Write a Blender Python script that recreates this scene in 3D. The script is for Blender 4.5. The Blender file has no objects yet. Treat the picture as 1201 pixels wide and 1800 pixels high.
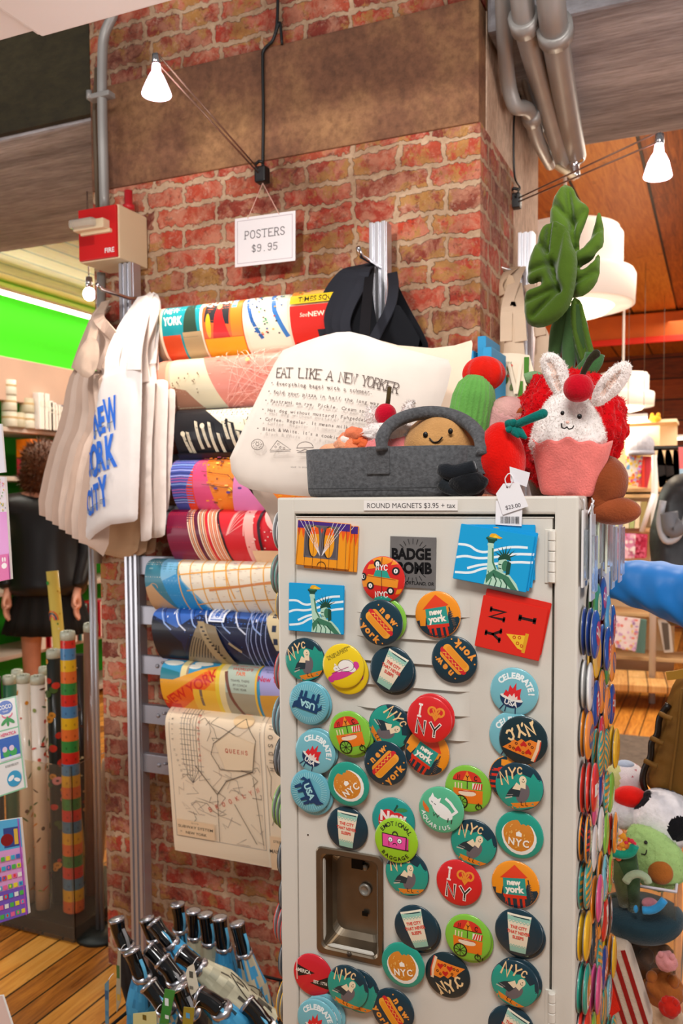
import bpy, bmesh, math, random
from math import pi, sin, cos, radians, sqrt, atan2
from mathutils import Vector, Matrix, noise
from mathutils.geometry import tessellate_polygon, delaunay_2d_cdt
random.seed(7)
SC = bpy.context.scene
COL = SC.collection
# ------------------------------------------------------------------ camera
F = 1530.; CX = 600.5; CY = 958.; HC = 1.4
YAW = radians(23.5); PITCH = .0535; ROLL = -.006
RM = Matrix.Rotation(YAW, 3, 'Z') @ Matrix.Rotation(pi/2 - PITCH, 3, 'X') @ Matrix.Rotation(ROLL, 3, 'Z')
CAMP = Vector((0, 0, HC))
cd = bpy.data.cameras.new('camera'); cam = bpy.data.objects.new('camera', cd); COL.objects.link(cam)
cam.matrix_world = Matrix.Translation(CAMP) @ RM.to_4x4()
cd.sensor_fit = 'AUTO'; cd.sensor_width = 36; cd.lens = F/1800*36
cd.shift_y = (CY - 900)/1800; cd.clip_start = .05; cd.clip_end = 60
cd.dof.use_dof = True; cd.dof.focus_distance = 1.12; cd.dof.aperture_fstop = 9
SC.camera = cam
SC.view_settings.view_transform = 'Standard'; SC.view_settings.look = 'None'
SC.view_settings.gamma = 1; SC.view_settings.exposure = 0.43
# ------------------------------------------------------------------ world and lamps
w = bpy.data.worlds.new('shop_air'); SC.world = w; w.use_nodes = True
w.node_tree.nodes['Background'].inputs[0].default_value = (1, .97, .94, 1)
w.node_tree.nodes['Background'].inputs[1].default_value = .15
def area(name, loc, rot, sx, sy, power, col=(1, .9, .78)):
    l = bpy.data.lights.new(name, 'AREA'); l.shape = 'RECTANGLE'; l.size = sx; l.size_y = sy
    l.energy = power; l.color = col
    o = bpy.data.objects.new(name, l); o.location = loc; o.rotation_euler = rot; COL.objects.link(o); return o
area('shop_light_front', (.0, -.25, 2.75), (radians(38), 0, radians(8)), .9, .5, 27, (1, .985, .965))
area('shop_light_side', (-1.7, .5, 2.7), (radians(38), 0, radians(-12)), .6, .6, 5, (1, .97, .95))
area('added_fill_left', (-2.9, .3, 1.0), (radians(142), 0, radians(-62)), 1.2, 1.2, 13, (1, .97, .96))  # added low fill aimed upwards, brightens bulkhead, beam soffits and left brick
area('added_fill_right', (1.9, 1.0, .9), (radians(150), 0, radians(48)), 1.2, 1.2, 30, (1, .95, .94))  # added low fill aimed upwards, brightens right beam, conduits and side magnets
area('shop_light_left_aisle', (-3.1, 4.2, 2.75), (0, 0, 0), 1.0, 3.0, 42, (1, .95, .85))
area('shop_light_right_aisle', (.9, 5.6, 2.8), (0, 0, 0), 2.6, 4.0, 115, (1, .9, .75))
def spot(name, loc, target, power, ang, col=(1, .86, .74), r=.02, blend=.6):
    l = bpy.data.lights.new(name, 'SPOT'); l.energy = power; l.spot_size = ang; l.spot_blend = blend
    l.shadow_soft_size = r; l.color = col
    o = bpy.data.objects.new(name, l); o.location = loc
    o.rotation_euler = (Vector(target) - Vector(loc)).to_track_quat('-Z', 'Y').to_euler(); COL.objects.link(o); return o
spot('fill_spot_wall', (-.55, .1, 2.15), (-.95, 2.06, 1.94), 66, radians(50), (1, .955, .91), .06, .7)  # added fill spot, lifts the upper brick and the posters
spot('fill_spot_floor', (-2.7, .9, 2.25), (-2.75, 1.9, 0), 85, radians(54), (1, .94, .85), .06, .8)  # added fill spot, lifts the left floorboards and the gift wrap
spot('track_spot_right', (.3, .3, 2.3), (-.5, 2.2, 1.9), 30, radians(40), (1, .92, .84), .05, .8)
# ------------------------------------------------------------------ pixel rays to places
def at(u, v, y=None, x=None, z=None):
    d = RM @ Vector(((u - CX)/F, -(v - CY)/F, -1))
    if y is not None: t = y/d.y
    elif x is not None: t = x/d.x
    else: t = (z - HC)/d.z
    return CAMP + d*t
YL = 1.007; YW = 2.064
# ------------------------------------------------------------------ colours and materials
def lin(c): return c/12.92 if c <= .04045 else ((c + .055)/1.055)**2.4
def hx(s):
    if not isinstance(s, str): return s
    s = s.lstrip('#'); return tuple(lin(int(s[i:i+2], 16)/255) for i in (0, 2, 4)) + (1,)
def new_mat(name):
    m = bpy.data.materials.new(name); m.use_nodes = True; nt = m.node_tree
    return m, nt, nt.nodes['Principled BSDF']
_mc = {}
def mat(name, col=None, rough=.6, metal=0, bump=0, bscale=60, var=0, vscale=8, coat=0, sheen=0, trans=0, emit=None, spec=.5, weave=0, aniso=None, ior=1.45, alpha=1):
    """plain procedural material; col None reads the mesh's own colour attribute"""
    if name in _mc: return _mc[name]
    m, nt, b = new_mat(name); N = nt.nodes; L = nt.links
    b.inputs['Roughness'].default_value = rough; b.inputs['Metallic'].default_value = metal
    b.inputs['Specular IOR Level'].default_value = spec
    b.inputs['Coat Weight'].default_value = coat; b.inputs['Coat Roughness'].default_value = .06
    b.inputs['Sheen Weight'].default_value = sheen; b.inputs['Sheen Roughness'].default_value = .4
    b.inputs['Transmission Weight'].default_value = trans; b.inputs['IOR'].default_value = ior
    b.inputs['Alpha'].default_value = alpha
    tc = N.new('ShaderNodeTexCoord')
    if col is None:
        a = N.new('ShaderNodeAttribute'); a.attribute_name = 'Col'; src = a.outputs['Color']
    else:
        a = N.new('ShaderNodeRGB'); a.outputs[0].default_value = hx(col); src = a.outputs[0]
    if var:
        n = N.new('ShaderNodeTexNoise'); n.inputs['Scale'].default_value = vscale; n.inputs['Detail'].default_value = 5
        L.new(tc.outputs['Object'], n.inputs['Vector'])
        r = N.new('ShaderNodeMapRange'); r.inputs[1].default_value = .3; r.inputs[2].default_value = .7
        r.inputs[3].default_value = 1 - var; r.inputs[4].default_value = 1 + var*.5
        L.new(n.outputs['Fac'], r.inputs[0])
        x = N.new('ShaderNodeMix'); x.data_type = 'RGBA'; x.blend_type = 'MULTIPLY'; x.inputs[0].default_value = 1
        L.new(src, x.inputs[6]); L.new(r.outputs[0], x.inputs[7]); src = x.outputs[2]
    L.new(src, b.inputs['Base Color'])
    if emit:
        b.inputs['Emission Color'].default_value = hx(emit[0]); b.inputs['Emission Strength'].default_value = emit[1]
    if bump or weave:
        bp = N.new('ShaderNodeBump'); bp.inputs['Strength'].default_value = bump or weave
        bp.inputs['Distance'].default_value = .002
        if weave:
            w1 = N.new('ShaderNodeTexWave'); w1.inputs['Scale'].default_value = bscale; w1.bands_direction = 'X'
            w2 = N.new('ShaderNodeTexWave'); w2.inputs['Scale'].default_value = bscale; w2.bands_direction = 'Z'
            ad = N.new('ShaderNodeMath'); ad.operation = 'ADD'
            for ww in (w1, w2): L.new(tc.outputs['Object'], ww.inputs['Vector']); ww.inputs['Distortion'].default_value = .6
            L.new(w1.outputs['Fac'], ad.inputs[0]); L.new(w2.outputs['Fac'], ad.inputs[1]); L.new(ad.outputs[0], bp.inputs['Height'])
        else:
            n2 = N.new('ShaderNodeTexNoise'); n2.inputs['Scale'].default_value = bscale; n2.inputs['Detail'].default_value = 6
            L.new(tc.outputs['Object'], n2.inputs['Vector']); L.new(n2.outputs['Fac'], bp.inputs['Height'])
        L.new(bp.outputs[0], b.inputs['Normal'])
    _mc[name] = m; return m
def M_gloss(): return mat('button_print_gloss', None, .35, coat=.6)
def M_card(): return mat('card_print_gloss', None, .3, coat=.3)
def M_paper(): return mat('printed_paper', None, .42, coat=.15)
def M_matte(): return mat('matte_colour', None, .75)
def M_plush(): return mat('plush_fabric', None, .95, bump=.6, bscale=420, sheen=.35, spec=.1, var=.12, vscale=60)
def M_fur(): return mat('curly_fleece', None, .95, bump=1, bscale=160, sheen=.3, spec=.1, var=.1, vscale=90)
def M_canvas(): return mat('natural_canvas', None, .92, weave=.35, bscale=260, spec=.1, var=.06, vscale=14)
def M_steel(): return mat('brushed_steel', None, .32, metal=1, bump=.05, bscale=200)
def M_alu(): return mat('anodised_aluminium', 'c8c8ce', .38, metal=.8, var=.02, vscale=4)
def M_plastic(): return mat('satin_plastic', None, .35, spec=.5)
def M_black(): return mat('black_rubber', '0c0c0d', .45)
# ------------------------------------------------------------------ mesh builder
class MB:
    def __init__(s): s.v = []; s.f = []; s.c = []; s.sm = []
    def add(s, vs, fs, col, smooth=True):
        o = len(s.v); s.v += [tuple(p) for p in vs]
        col = hx(col) if not isinstance(col, list) else col
        for i, f in enumerate(fs):
            s.f.append(tuple(o + k for k in f)); s.c.append(col[i] if isinstance(col, list) else col); s.sm.append(smooth)
        return s
    def bm(s, b, col, smooth=False, mx=None):
        b.verts.index_update(); vs = [(mx @ v.co) if mx else v.co.copy() for v in b.verts]
        s.add(vs, [[v.index for v in f.verts] for f in b.faces], col, smooth); b.free(); return s
    def box(s, c, d, col, bev=0, mx=None, smooth=False):
        b = bmesh.new(); bmesh.ops.create_cube(b, size=1)
        for v in b.verts: v.co = Vector((v.co.x*d[0], v.co.y*d[1], v.co.z*d[2])) + Vector(c)
        if bev: bmesh.ops.bevel(b, geom=b.edges[:], offset=bev, segments=2, affect='EDGES', profile=.6)
        return s.bm(b, col, smooth or bool(bev and 0), mx)
    def tube(s, pts, r, col, n=10, caps=True, closed=False, flat=1.0):
        pts = [Vector(p) for p in pts]; k = len(pts); rs = r if isinstance(r, (list, tuple)) else [r]*k
        vs = []; up = None
        for i, p in enumerate(pts):
            a = pts[i-1] if i or closed else pts[0]; b = pts[(i+1) % k] if i < k-1 or closed else pts[-1]
            t = (b - a).normalized()
            if up is None:
                up = Vector((0, 0, 1)) if abs(t.z) < .9 else Vector((0, 1, 0))
            sd = t.cross(up).normalized(); up = sd.cross(t).normalized()
            for j in range(n):
                an = 2*pi*j/n; vs.append(p + sd*cos(an)*rs[i] + up*sin(an)*rs[i]*flat)
        fs = []
        for i in range(k if closed else k-1):
            for j in range(n):
                a = i*n + j; b = i*n + (j+1) % n; i2 = (i+1) % k
                fs.append((a, b, i2*n + (j+1) % n, i2*n + j))
        if caps and not closed: fs += [tuple(range(n))[::-1], tuple((k-1)*n + j for j in range(n))]
        return s.add(vs, fs, col)
    def lathe(s, prof, col, n=32, mx=None, smooth=True, cols=None):
        vs = []; fs = []; cl = []
        for (r, z) in prof:
            for j in range(n):
                a = 2*pi*j/n; vs.append(Vector((r*cos(a), r*sin(a), z)))
        for i in range(len(prof)-1):
            for j in range(n):
                fs.append((i*n+j, i*n+(j+1) % n, (i+1)*n+(j+1) % n, (i+1)*n+j)); cl.append(hx(cols[i]) if cols else hx(col))
        for e, rev in ((0, True), (len(prof)-1, False)):
            if prof[e][0] > 1e-6:
                t = tuple(e*n+j for j in range(n)); fs.append(t[::-1] if rev else t); cl.append(hx(cols[min(e, len(cols)-1)]) if cols else hx(col))
        if mx: vs = [mx @ v for v in vs]
        return s.add(vs, fs, cl, smooth)
    def ball(s, c, r, col, sub=4, fn=None, mx=None, cfn=None):
        b = bmesh.new(); bmesh.ops.create_icosphere(b, subdivisions=sub, radius=1)
        for v in b.verts:
            p = v.co.copy()
            if fn: p = fn(p)
            v.co = Vector((p.x*r[0], p.y*r[1], p.z*r[2]))
            if mx: v.co = mx @ v.co
            v.co += Vector(c)
        b.verts.index_update()
        cl = [hx(cfn(f.calc_center_median())) for f in b.faces] if cfn else col
        s.add([v.co.copy() for v in b.verts], [[v.index for v in f.verts] for f in b.faces], cl, True); b.free(); return s
    def fuzz(s, n, ln, col, wd=.0006, seed=1, cvar=.1):
        """short fibres standing on the surface"""
        rnd = random.Random(seed); tri = [f for f in s.f if len(f) in (3, 4)]; base = list(s.v); c0 = hx(col)
        for _ in range(n):
            f = tri[rnd.randrange(len(tri))]; a, b, c = (Vector(base[f[i]]) for i in range(3))
            nn = (b-a).cross(c-a)
            if nn.length < 1e-12: continue
            nn.normalize(); w1 = rnd.random(); w2 = rnd.random()*(1-w1); p = a*w1 + b*w2 + c*(1-w1-w2)
            t = Vector((rnd.gauss(0, 1), rnd.gauss(0, 1), rnd.gauss(0, 1))); sd = nn.cross(t).normalized()*wd
            tip = p + nn*ln*rnd.uniform(.5, 1) + t.normalized()*ln*.6
            q = rnd.uniform(1-cvar, 1)
            s.add([p-sd, p+sd, tip], [(0, 1, 2)], (c0[0]*q, c0[1]*q, c0[2]*q, 1))
        return s
    def build(s, name, m, parent=None, loc=None, mod=None):
        me = bpy.data.meshes.new(name)
        if loc is not None: loc = Vector(loc); vs = [(Vector(p) - loc) for p in s.v]
        else: vs = s.v
        me.from_pydata(vs, [], s.f)
        at_ = me.color_attributes.new('Col', 'FLOAT_COLOR', 'CORNER')
        buf = []
        for f, c in zip(s.f, s.c): buf += list(c)*len(f)
        at_.data.foreach_set('color', buf)
        me.polygons.foreach_set('use_smooth', s.sm); me.materials.append(m); me.update()
        o = bpy.data.objects.new(name, me); COL.objects.link(o)
        if loc is not None: o.location = loc
        if parent is not None:
            o.parent = parent
            if loc is not None: o.location = loc - parent.location if not parent.get('rot') else loc
        if mod: mod(o)
        return o
def tag(o, label, cat, group=None):
    o['label'] = label; o['category'] = cat
    if group: o['group'] = group
    return o
def thing(name, label, cat, loc=(0, 0, 0), rot=(0, 0, 0), group=None):
    o = bpy.data.objects.new(name, None); COL.objects.link(o); o.location = loc; o.rotation_euler = rot; o.empty_display_size = .05
    return tag(o, label, cat, group)
def struct(o): o['kind'] = 'structure'; return o
def dup(root, loc=None, rot=None, label=None, group=None):
    r = root.copy(); COL.objects.link(r)
    if loc is not None: r.location = loc
    if rot is not None: r.rotation_euler = rot
    if label: r['label'] = label
    if group: r['group'] = group
    for ch in root.children:
        c = ch.copy(); COL.objects.link(c); c.parent = r
        for g in ch.children:
            d = g.copy(); COL.objects.link(d); d.parent = c
    return r
# ------------------------------------------------------------------ flat artwork (signs, prints, lettering)
_tx = {}
def glyphs(txt, bold=0):
    k = (txt, bold)
    if k in _tx: return _tx[k]
    cu = bpy.data.curves.new('lettering', 'FONT'); cu.body = txt; cu.size = 1; cu.offset = bold; cu.resolution_u = 3
    o = bpy.data.objects.new('lettering', cu); COL.objects.link(o)
    dg = bpy.context.evaluated_depsgraph_get(); me = o.evaluated_get(dg).to_mesh()
    vs = [(v.co.x, v.co.y) for v in me.vertices]; fs = [tuple(p.vertices) for p in me.polygons]
    o.evaluated_get(dg).to_mesh_clear(); bpy.data.objects.remove(o); bpy.data.curves.remove(cu)
    xs = [p[0] for p in vs] or [0]; _tx[k] = (vs, fs, min(xs), max(xs)); return _tx[k]
SF = {  # stroke alphabet on a 4 x 6 grid
 'A': [[(0,0),(2,6),(4,0)],[(.8,2.2),(3.2,2.2)]], 'B': [[(.4,0),(.4,6),(2.6,6),(3.5,5.2),(3.5,4),(2.6,3.2),(.4,3.2)],[(2.6,3.2),(3.8,2.3),(3.8,.9),(2.8,0),(.4,0)]],
 'C': [[(3.8,4.8),(2.8,6),(1.4,6),(.2,4.6),(.2,1.4),(1.4,0),(2.8,0),(3.8,1.1)]], 'D': [[(.4,0),(.4,6),(2.2,6),(3.8,4.4),(3.8,1.6),(2.2,0),(.4,0)]],
 'E': [[(3.7,6),(.5,6),(.5,0),(3.8,0)],[(.5,3.1),(2.9,3.1)]], 'F': [[(3.7,6),(.5,6),(.5,0)],[(.5,3.1),(2.9,3.1)]],
 'G': [[(3.8,4.8),(2.8,6),(1.4,6),(.2,4.6),(.2,1.4),(1.4,0),(2.9,0),(3.8,1),(3.8,2.7),(2.3,2.7)]], 'H': [[(.4,0),(.4,6)],[(3.6,0),(3.6,6)],[(.4,3.1),(3.6,3.1)]],
 'I': [[(2,0),(2,6)]], 'J': [[(3,6),(3,1.2),(2,0),(.8,.2),(.3,1.5)]], 'K': [[(.4,0),(.4,6)],[(3.6,6),(.6,2.6)],[(1.5,3.5),(3.8,0)]],
 'L': [[(.6,6),(.6,0),(3.7,0)]], 'M': [[(.2,0),(.4,6),(2,2.2),(3.6,6),(3.8,0)]], 'N': [[(.4,0),(.4,6),(3.6,0),(3.6,6)]],
 'O': [[(1.3,0),(.1,1.4),(.1,4.6),(1.3,6),(2.7,6),(3.9,4.6),(3.9,1.4),(2.7,0),(1.3,0)]], 'P': [[(.5,0),(.5,6),(2.7,6),(3.7,5.1),(3.7,3.7),(2.7,2.8),(.5,2.8)]],
 'Q': [[(1.3,0),(.1,1.4),(.1,4.6),(1.3,6),(2.7,6),(3.9,4.6),(3.9,1.4),(2.7,0),(1.3,0)],[(2.3,1.5),(4,-.5)]], 'R': [[(.5,0),(.5,6),(2.7,6),(3.6,5.2),(3.6,3.9),(2.7,3),(.5,3)],[(2.2,3),(3.9,0)]],
 'S': [[(3.6,5),(2.7,6),(1.3,6),(.4,5),(.6,3.8),(3.3,2.3),(3.7,1.2),(2.8,0),(1.2,0),(.3,1)]], 'T': [[(2,0),(2,6)],[(.1,6),(3.9,6)]],
 'U': [[(.4,6),(.4,1.4),(1.4,0),(2.6,0),(3.6,1.4),(3.6,6)]], 'V': [[(.1,6),(2,0),(3.9,6)]], 'W': [[(0,6),(1,0),(2,4.4),(3,0),(4,6)]], 'X': [[(.2,0),(3.8,6)],[(.2,6),(3.8,0)]],
 'Y': [[(.1,6),(2,3),(3.9,6)],[(2,3),(2,0)]], 'Z': [[(.3,6),(3.7,6),(.3,0),(3.8,0)]],
 '$': [[(3.6,4.9),(2.7,5.7),(1.3,5.7),(.4,4.9),(.6,3.8),(3.3,2.3),(3.7,1.2),(2.8,.3),(1.2,.3),(.3,1.1)],[(2,-.5),(2,6.5)]],
 '9': [[(3.7,4),(3,3),(1.2,3),(.3,4),(.3,5),(1.3,6),(2.8,6),(3.7,5),(3.7,2),(2.6,0),(1,0),(.4,.9)]], '5': [[(3.5,6),(.8,6),(.5,3.3),(2.6,3.6),(3.7,2.7),(3.7,1),(2.7,0),(1.1,0),(.3,.9)]],
 '.': [[(1.6,0),(2,0)]], '!': [[(2,2),(2,6)],[(2,0),(2,.4)]], '2': [[(.4,4.8),(1.3,6),(2.8,6),(3.6,4.8),(3.3,3.4),(.3,0),(3.8,0)]], '3': [[(.4,5.2),(1.4,6),(2.8,6),(3.5,4.8),(2.6,3.2),(1.6,3.2)],[(2.6,3.2),(3.8,2),(3.3,.6),(2,0),(.4,.8)]],
 '0': [[(1.4,0),(.4,1.4),(.4,4.6),(1.4,6),(2.6,6),(3.6,4.6),(3.6,1.4),(2.6,0),(1.4,0)]], '1': [[(1,5),(2,6),(2,0)]], '7': [[(.3,6),(3.8,6),(1.6,0)]], '6': [[(3.4,5.4),(2.4,6),(1,5.2),(.3,3),(.4,1),(1.4,0),(2.8,0),(3.7,1),(3.6,2.6),(2.6,3.4),(1,3.2),(.4,2.2)]],
 ' ': [] }
class Art:
    def __init__(s, clip=None): s.L = []; s.clip = clip; s.z = 0; s.x = None   # clip: list of convex polygon points (ccw)
    def up(s): s.z += 1
    def put(s, poly, col):
        if s.x: poly = [s.x(p) for p in poly]
        if s.clip:
            out = list(poly); C = s.clip
            for i in range(len(C)):
                a = C[i]; b = C[(i+1) % len(C)]; inp = out; out = []
                ins = lambda p: (b[0]-a[0])*(p[1]-a[1]) - (b[1]-a[1])*(p[0]-a[0]) >= 0
                for j in range(len(inp)):
                    p = inp[j-1]; q = inp[j]; ip = ins(p); iq = ins(q)
                    if ip != iq:
                        d1 = (b[0]-a[0])*(p[1]-a[1]) - (b[1]-a[1])*(p[0]-a[0]); d2 = (b[0]-a[0])*(q[1]-a[1]) - (b[1]-a[1])*(q[0]-a[0])
                        t = d1/(d1-d2); out.append((p[0]+(q[0]-p[0])*t, p[1]+(q[1]-p[1])*t))
                    if iq: out.append(q)
                if not out: return
            poly = out
        s.L.append((s.z, poly, hx(col)))
    def poly(s, pts, col): s.up(); s.put(pts, col); return s
    def rect(s, x0, y0, x1, y1, col): return s.poly([(x0, y0), (x1, y0), (x1, y1), (x0, y1)], col)
    def ell(s, cx, cy, rx, ry, col, rot=0, n=24, a0=0, a1=2*pi):
        c, d = cos(rot), sin(rot); full = abs(a1-a0-2*pi) < 1e-6; P = []
        for i in range(n if full else n+1):
            a = a0 + (a1-a0)*i/n; x = rx*cos(a); y = ry*sin(a); P.append((cx + x*c - y*d, cy + x*d + y*c))
        return s.poly(P, col)
    def line(s, pts, w, col, closed=False):
        s.up(); n = len(pts); h = w/2
        if n > 2 and abs(pts[0][0]-pts[-1][0])+abs(pts[0][1]-pts[-1][1]) < 1e-9: pts = pts[:-1]; n -= 1; closed = True
        dr = []
        for i in range(n if closed else n-1):
            a = pts[i]; b = pts[(i+1) % n]; dx, dy = b[0]-a[0], b[1]-a[1]; l = sqrt(dx*dx+dy*dy) or 1e-9; dr.append((dx/l, dy/l))
        L_ = []; R_ = []
        for i in range(n):
            d1 = dr[i-1] if (i or closed) else dr[0]; d2 = dr[i % len(dr)] if (i < len(dr) or closed) else dr[-1]
            nx, ny = -(d1[1]+d2[1]), d1[0]+d2[0]; l = sqrt(nx*nx+ny*ny) or 1e-9; nx /= l; ny /= l; k = h/max(.6, -d2[1]*nx+d2[0]*ny); p = pts[i]
            if not closed and i == 0: p = (p[0]-d2[0]*h*.8, p[1]-d2[1]*h*.8)
            if not closed and i == n-1: p = (p[0]+d1[0]*h*.8, p[1]+d1[1]*h*.8)
            L_.append((p[0]+nx*k, p[1]+ny*k)); R_.append((p[0]-nx*k, p[1]-ny*k))
        for i in range(n if closed else n-1):
            j = (i+1) % n; s.put([R_[i], R_[j], L_[j], L_[i]], col)
        return s
    def ring(s, cx, cy, r, w, col, n=20, a0=0, a1=2*pi, ry=None):
        ry = ry or r; return s.line([(cx + r*cos(a0+(a1-a0)*i/n), cy + ry*sin(a0+(a1-a0)*i/n)) for i in range(n+1)], w, col)
    def text(s, t, x, y, h, col, rot=0, bold=0, al='c', wx=1., shear=0):
        vs, fs, x0, x1 = glyphs(t, bold); s.up(); k = h/.73
        ox = {'c': (x0+x1)/2, 'l': x0, 'r': x1}[al]; c, d = cos(rot), sin(rot)
        P = []
        for p in vs:
            a = (p[0]-ox)*k*wx + p[1]*k*shear; b = p[1]*k - h/2; P.append((x + a*c - b*d, y + a*d + b*c))
        for f in fs: s.put([P[i] for i in f], col)
        return s
    def fit(s, t, x0, x1, y, h, col, bold=0, rot=0):
        vs, fs, a, b = glyphs(t, bold); return s.text(t, (x0+x1)/2, y, h, col, rot, bold, 'c', (x1-x0)/((b-a)*h/.73))
    def strokes(s, t, x, y, h, col, w=.14, rot=0, sp=1.3, al='c', slab=0, wx=1., jit=0):
        k = h/6; adv = 4*k*wx*sp; tot = adv*len(t) - (sp-1)*4*k*wx; ox = {'c': -tot/2, 'l': 0, 'r': -tot}[al]; c, d = cos(rot), sin(rot); s.up()
        def T(px, py): return (x + px*c - py*d, y + px*d + py*c)
        z = s.z
        for i, ch in enumerate(t):
            jy = jit*h*(((i*37) % 5)/2-1)
            for st in SF.get(ch, []):
                s.line([T(ox + i*adv + p[0]*k*wx, (p[1]-3)*k + jy) for p in st], h*w, col); s.z = z
                if slab:
                    for e in (st[0], st[-1]):
                        if e[1] in (0, 6) and ch not in 'OCSG.':
                            s.line([T(ox+i*adv+(e[0]-.75)*k*wx, (e[1]-3)*k+jy), T(ox+i*adv+(e[0]+.75)*k*wx, (e[1]-3)*k+jy)], h*w*slab, col); s.z = z
        return s
    def arc(s, t, cx, cy, r, a_mid, h, col, step=None, bold=.01, inside=False):
        n = len(t); step = step or h*1.05/r
        for i, ch in enumerate(t):
            if ch == ' ': continue
            k = (i-(n-1)/2)*step; a = a_mid - k if not inside else a_mid + k
            s.text(ch, cx + r*cos(a), cy + r*sin(a), h, col, a - pi/2 if not inside else a + pi/2, bold)
        return s
    def apply(s, mb, fn, maxe=.006, lift=.0002, step=.00006, two=False):
        for z, poly, col in s.L:
            pl = []
            for p in poly:
                if not pl or abs(p[0]-pl[-1][0]) + abs(p[1]-pl[-1][1]) > 1e-7: pl.append(p)
            if len(pl) < 3: continue
            ar = sum(pl[i-1][0]*pl[i][1] - pl[i][0]*pl[i-1][1] for i in range(len(pl)))
            if abs(ar) < 1e-10: continue
            if ar < 0: pl = pl[::-1]
            if len(pl) == 3: tris = [(0, 1, 2)]
            else: tris = tessellate_polygon([[Vector((p[0], p[1], 0)) for p in pl]])
            st = []
            for t in tris:
                a, b, c = (pl[i] for i in t)
                if (b[0]-a[0])*(c[1]-a[1]) - (b[1]-a[1])*(c[0]-a[0]) < 0: b, c = c, b
                st.append((a, b, c))
            idx = {}; vs = []; fs = []; off = lift + z*step
            def V(p):
                k = (round(p[0], 7), round(p[1], 7))
                if k not in idx: idx[k] = len(vs); vs.append(fn(p[0], p[1], off))
                return idx[k]
            while st:
                a, b, c = st.pop()
                e = [((a[0]-b[0])**2+(a[1]-b[1])**2, 0), ((b[0]-c[0])**2+(b[1]-c[1])**2, 1), ((c[0]-a[0])**2+(c[1]-a[1])**2, 2)]
                m, k = max(e)
                if m <= maxe*maxe: fs.append((V(a), V(b), V(c))); continue
                if k == 1: a, b, c = b, c, a
                elif k == 2: a, b, c = c, a, b
                q = ((a[0]+b[0])/2, (a[1]+b[1])/2); st += [(a, q, c), (q, b, c)]
            mb.add(vs, fs, col)
        return mb
def rectclip(x0, y0, x1, y1): return [(x0, y0), (x1, y0), (x1, y1), (x0, y1)]
def flatfn(y0=0): return lambda u, v, o: (u, y0 - o, v)       # art in the local XZ plane, facing -Y
def smooth2(pts, it=2, closed=True):
    for _ in range(it):
        n = len(pts); q = []
        for i in range(n if closed else n-1):
            a = pts[i]; b = pts[(i+1) % n]
            q += [tuple(.75*a[k]+.25*b[k] for k in range(len(a))), tuple(.25*a[k]+.75*b[k] for k in range(len(a)))]
        if not closed: q = [pts[0]] + q + [pts[-1]]
        pts = q
    return pts
def bez(pts, n=24):
    """smooth path through points (Catmull-Rom)"""
    P = [Vector(p) for p in pts]; P = [P[0]*2-P[1]] + P + [P[-1]*2-P[-2]]; out = []
    m = max(1, n//(len(P)-3))
    for i in range(1, len(P)-2):
        for j in range(m):
            t = j/m; a, b, c, d = P[i-1], P[i], P[i+1], P[i+2]
            out.append(.5*((2*b) + (c-a)*t + (2*a-5*b+4*c-d)*t*t + (3*b-a-3*c+d)*t**3))
    out.append(P[-2].copy()); return out
def inside(p, poly):
    r = False; j = len(poly)-1
    for i in range(len(poly)):
        if (poly[i][1] > p[1]) != (poly[j][1] > p[1]) and p[0] < (poly[j][0]-poly[i][0])*(p[1]-poly[i][1])/(poly[j][1]-poly[i][1]) + poly[i][0]: r = not r
        j = i
    return r
def bdist(p, poly):
    m = 1e9
    for i in range(len(poly)):
        a = poly[i-1]; b = poly[i]; dx = b[0]-a[0]; dy = b[1]-a[1]; l = dx*dx+dy*dy
        t = 0 if l == 0 else max(0, min(1, ((p[0]-a[0])*dx + (p[1]-a[1])*dy)/l))
        d = (a[0]+t*dx-p[0])**2 + (a[1]+t*dy-p[1])**2
        if d < m: m = d
    return sqrt(m)
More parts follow.
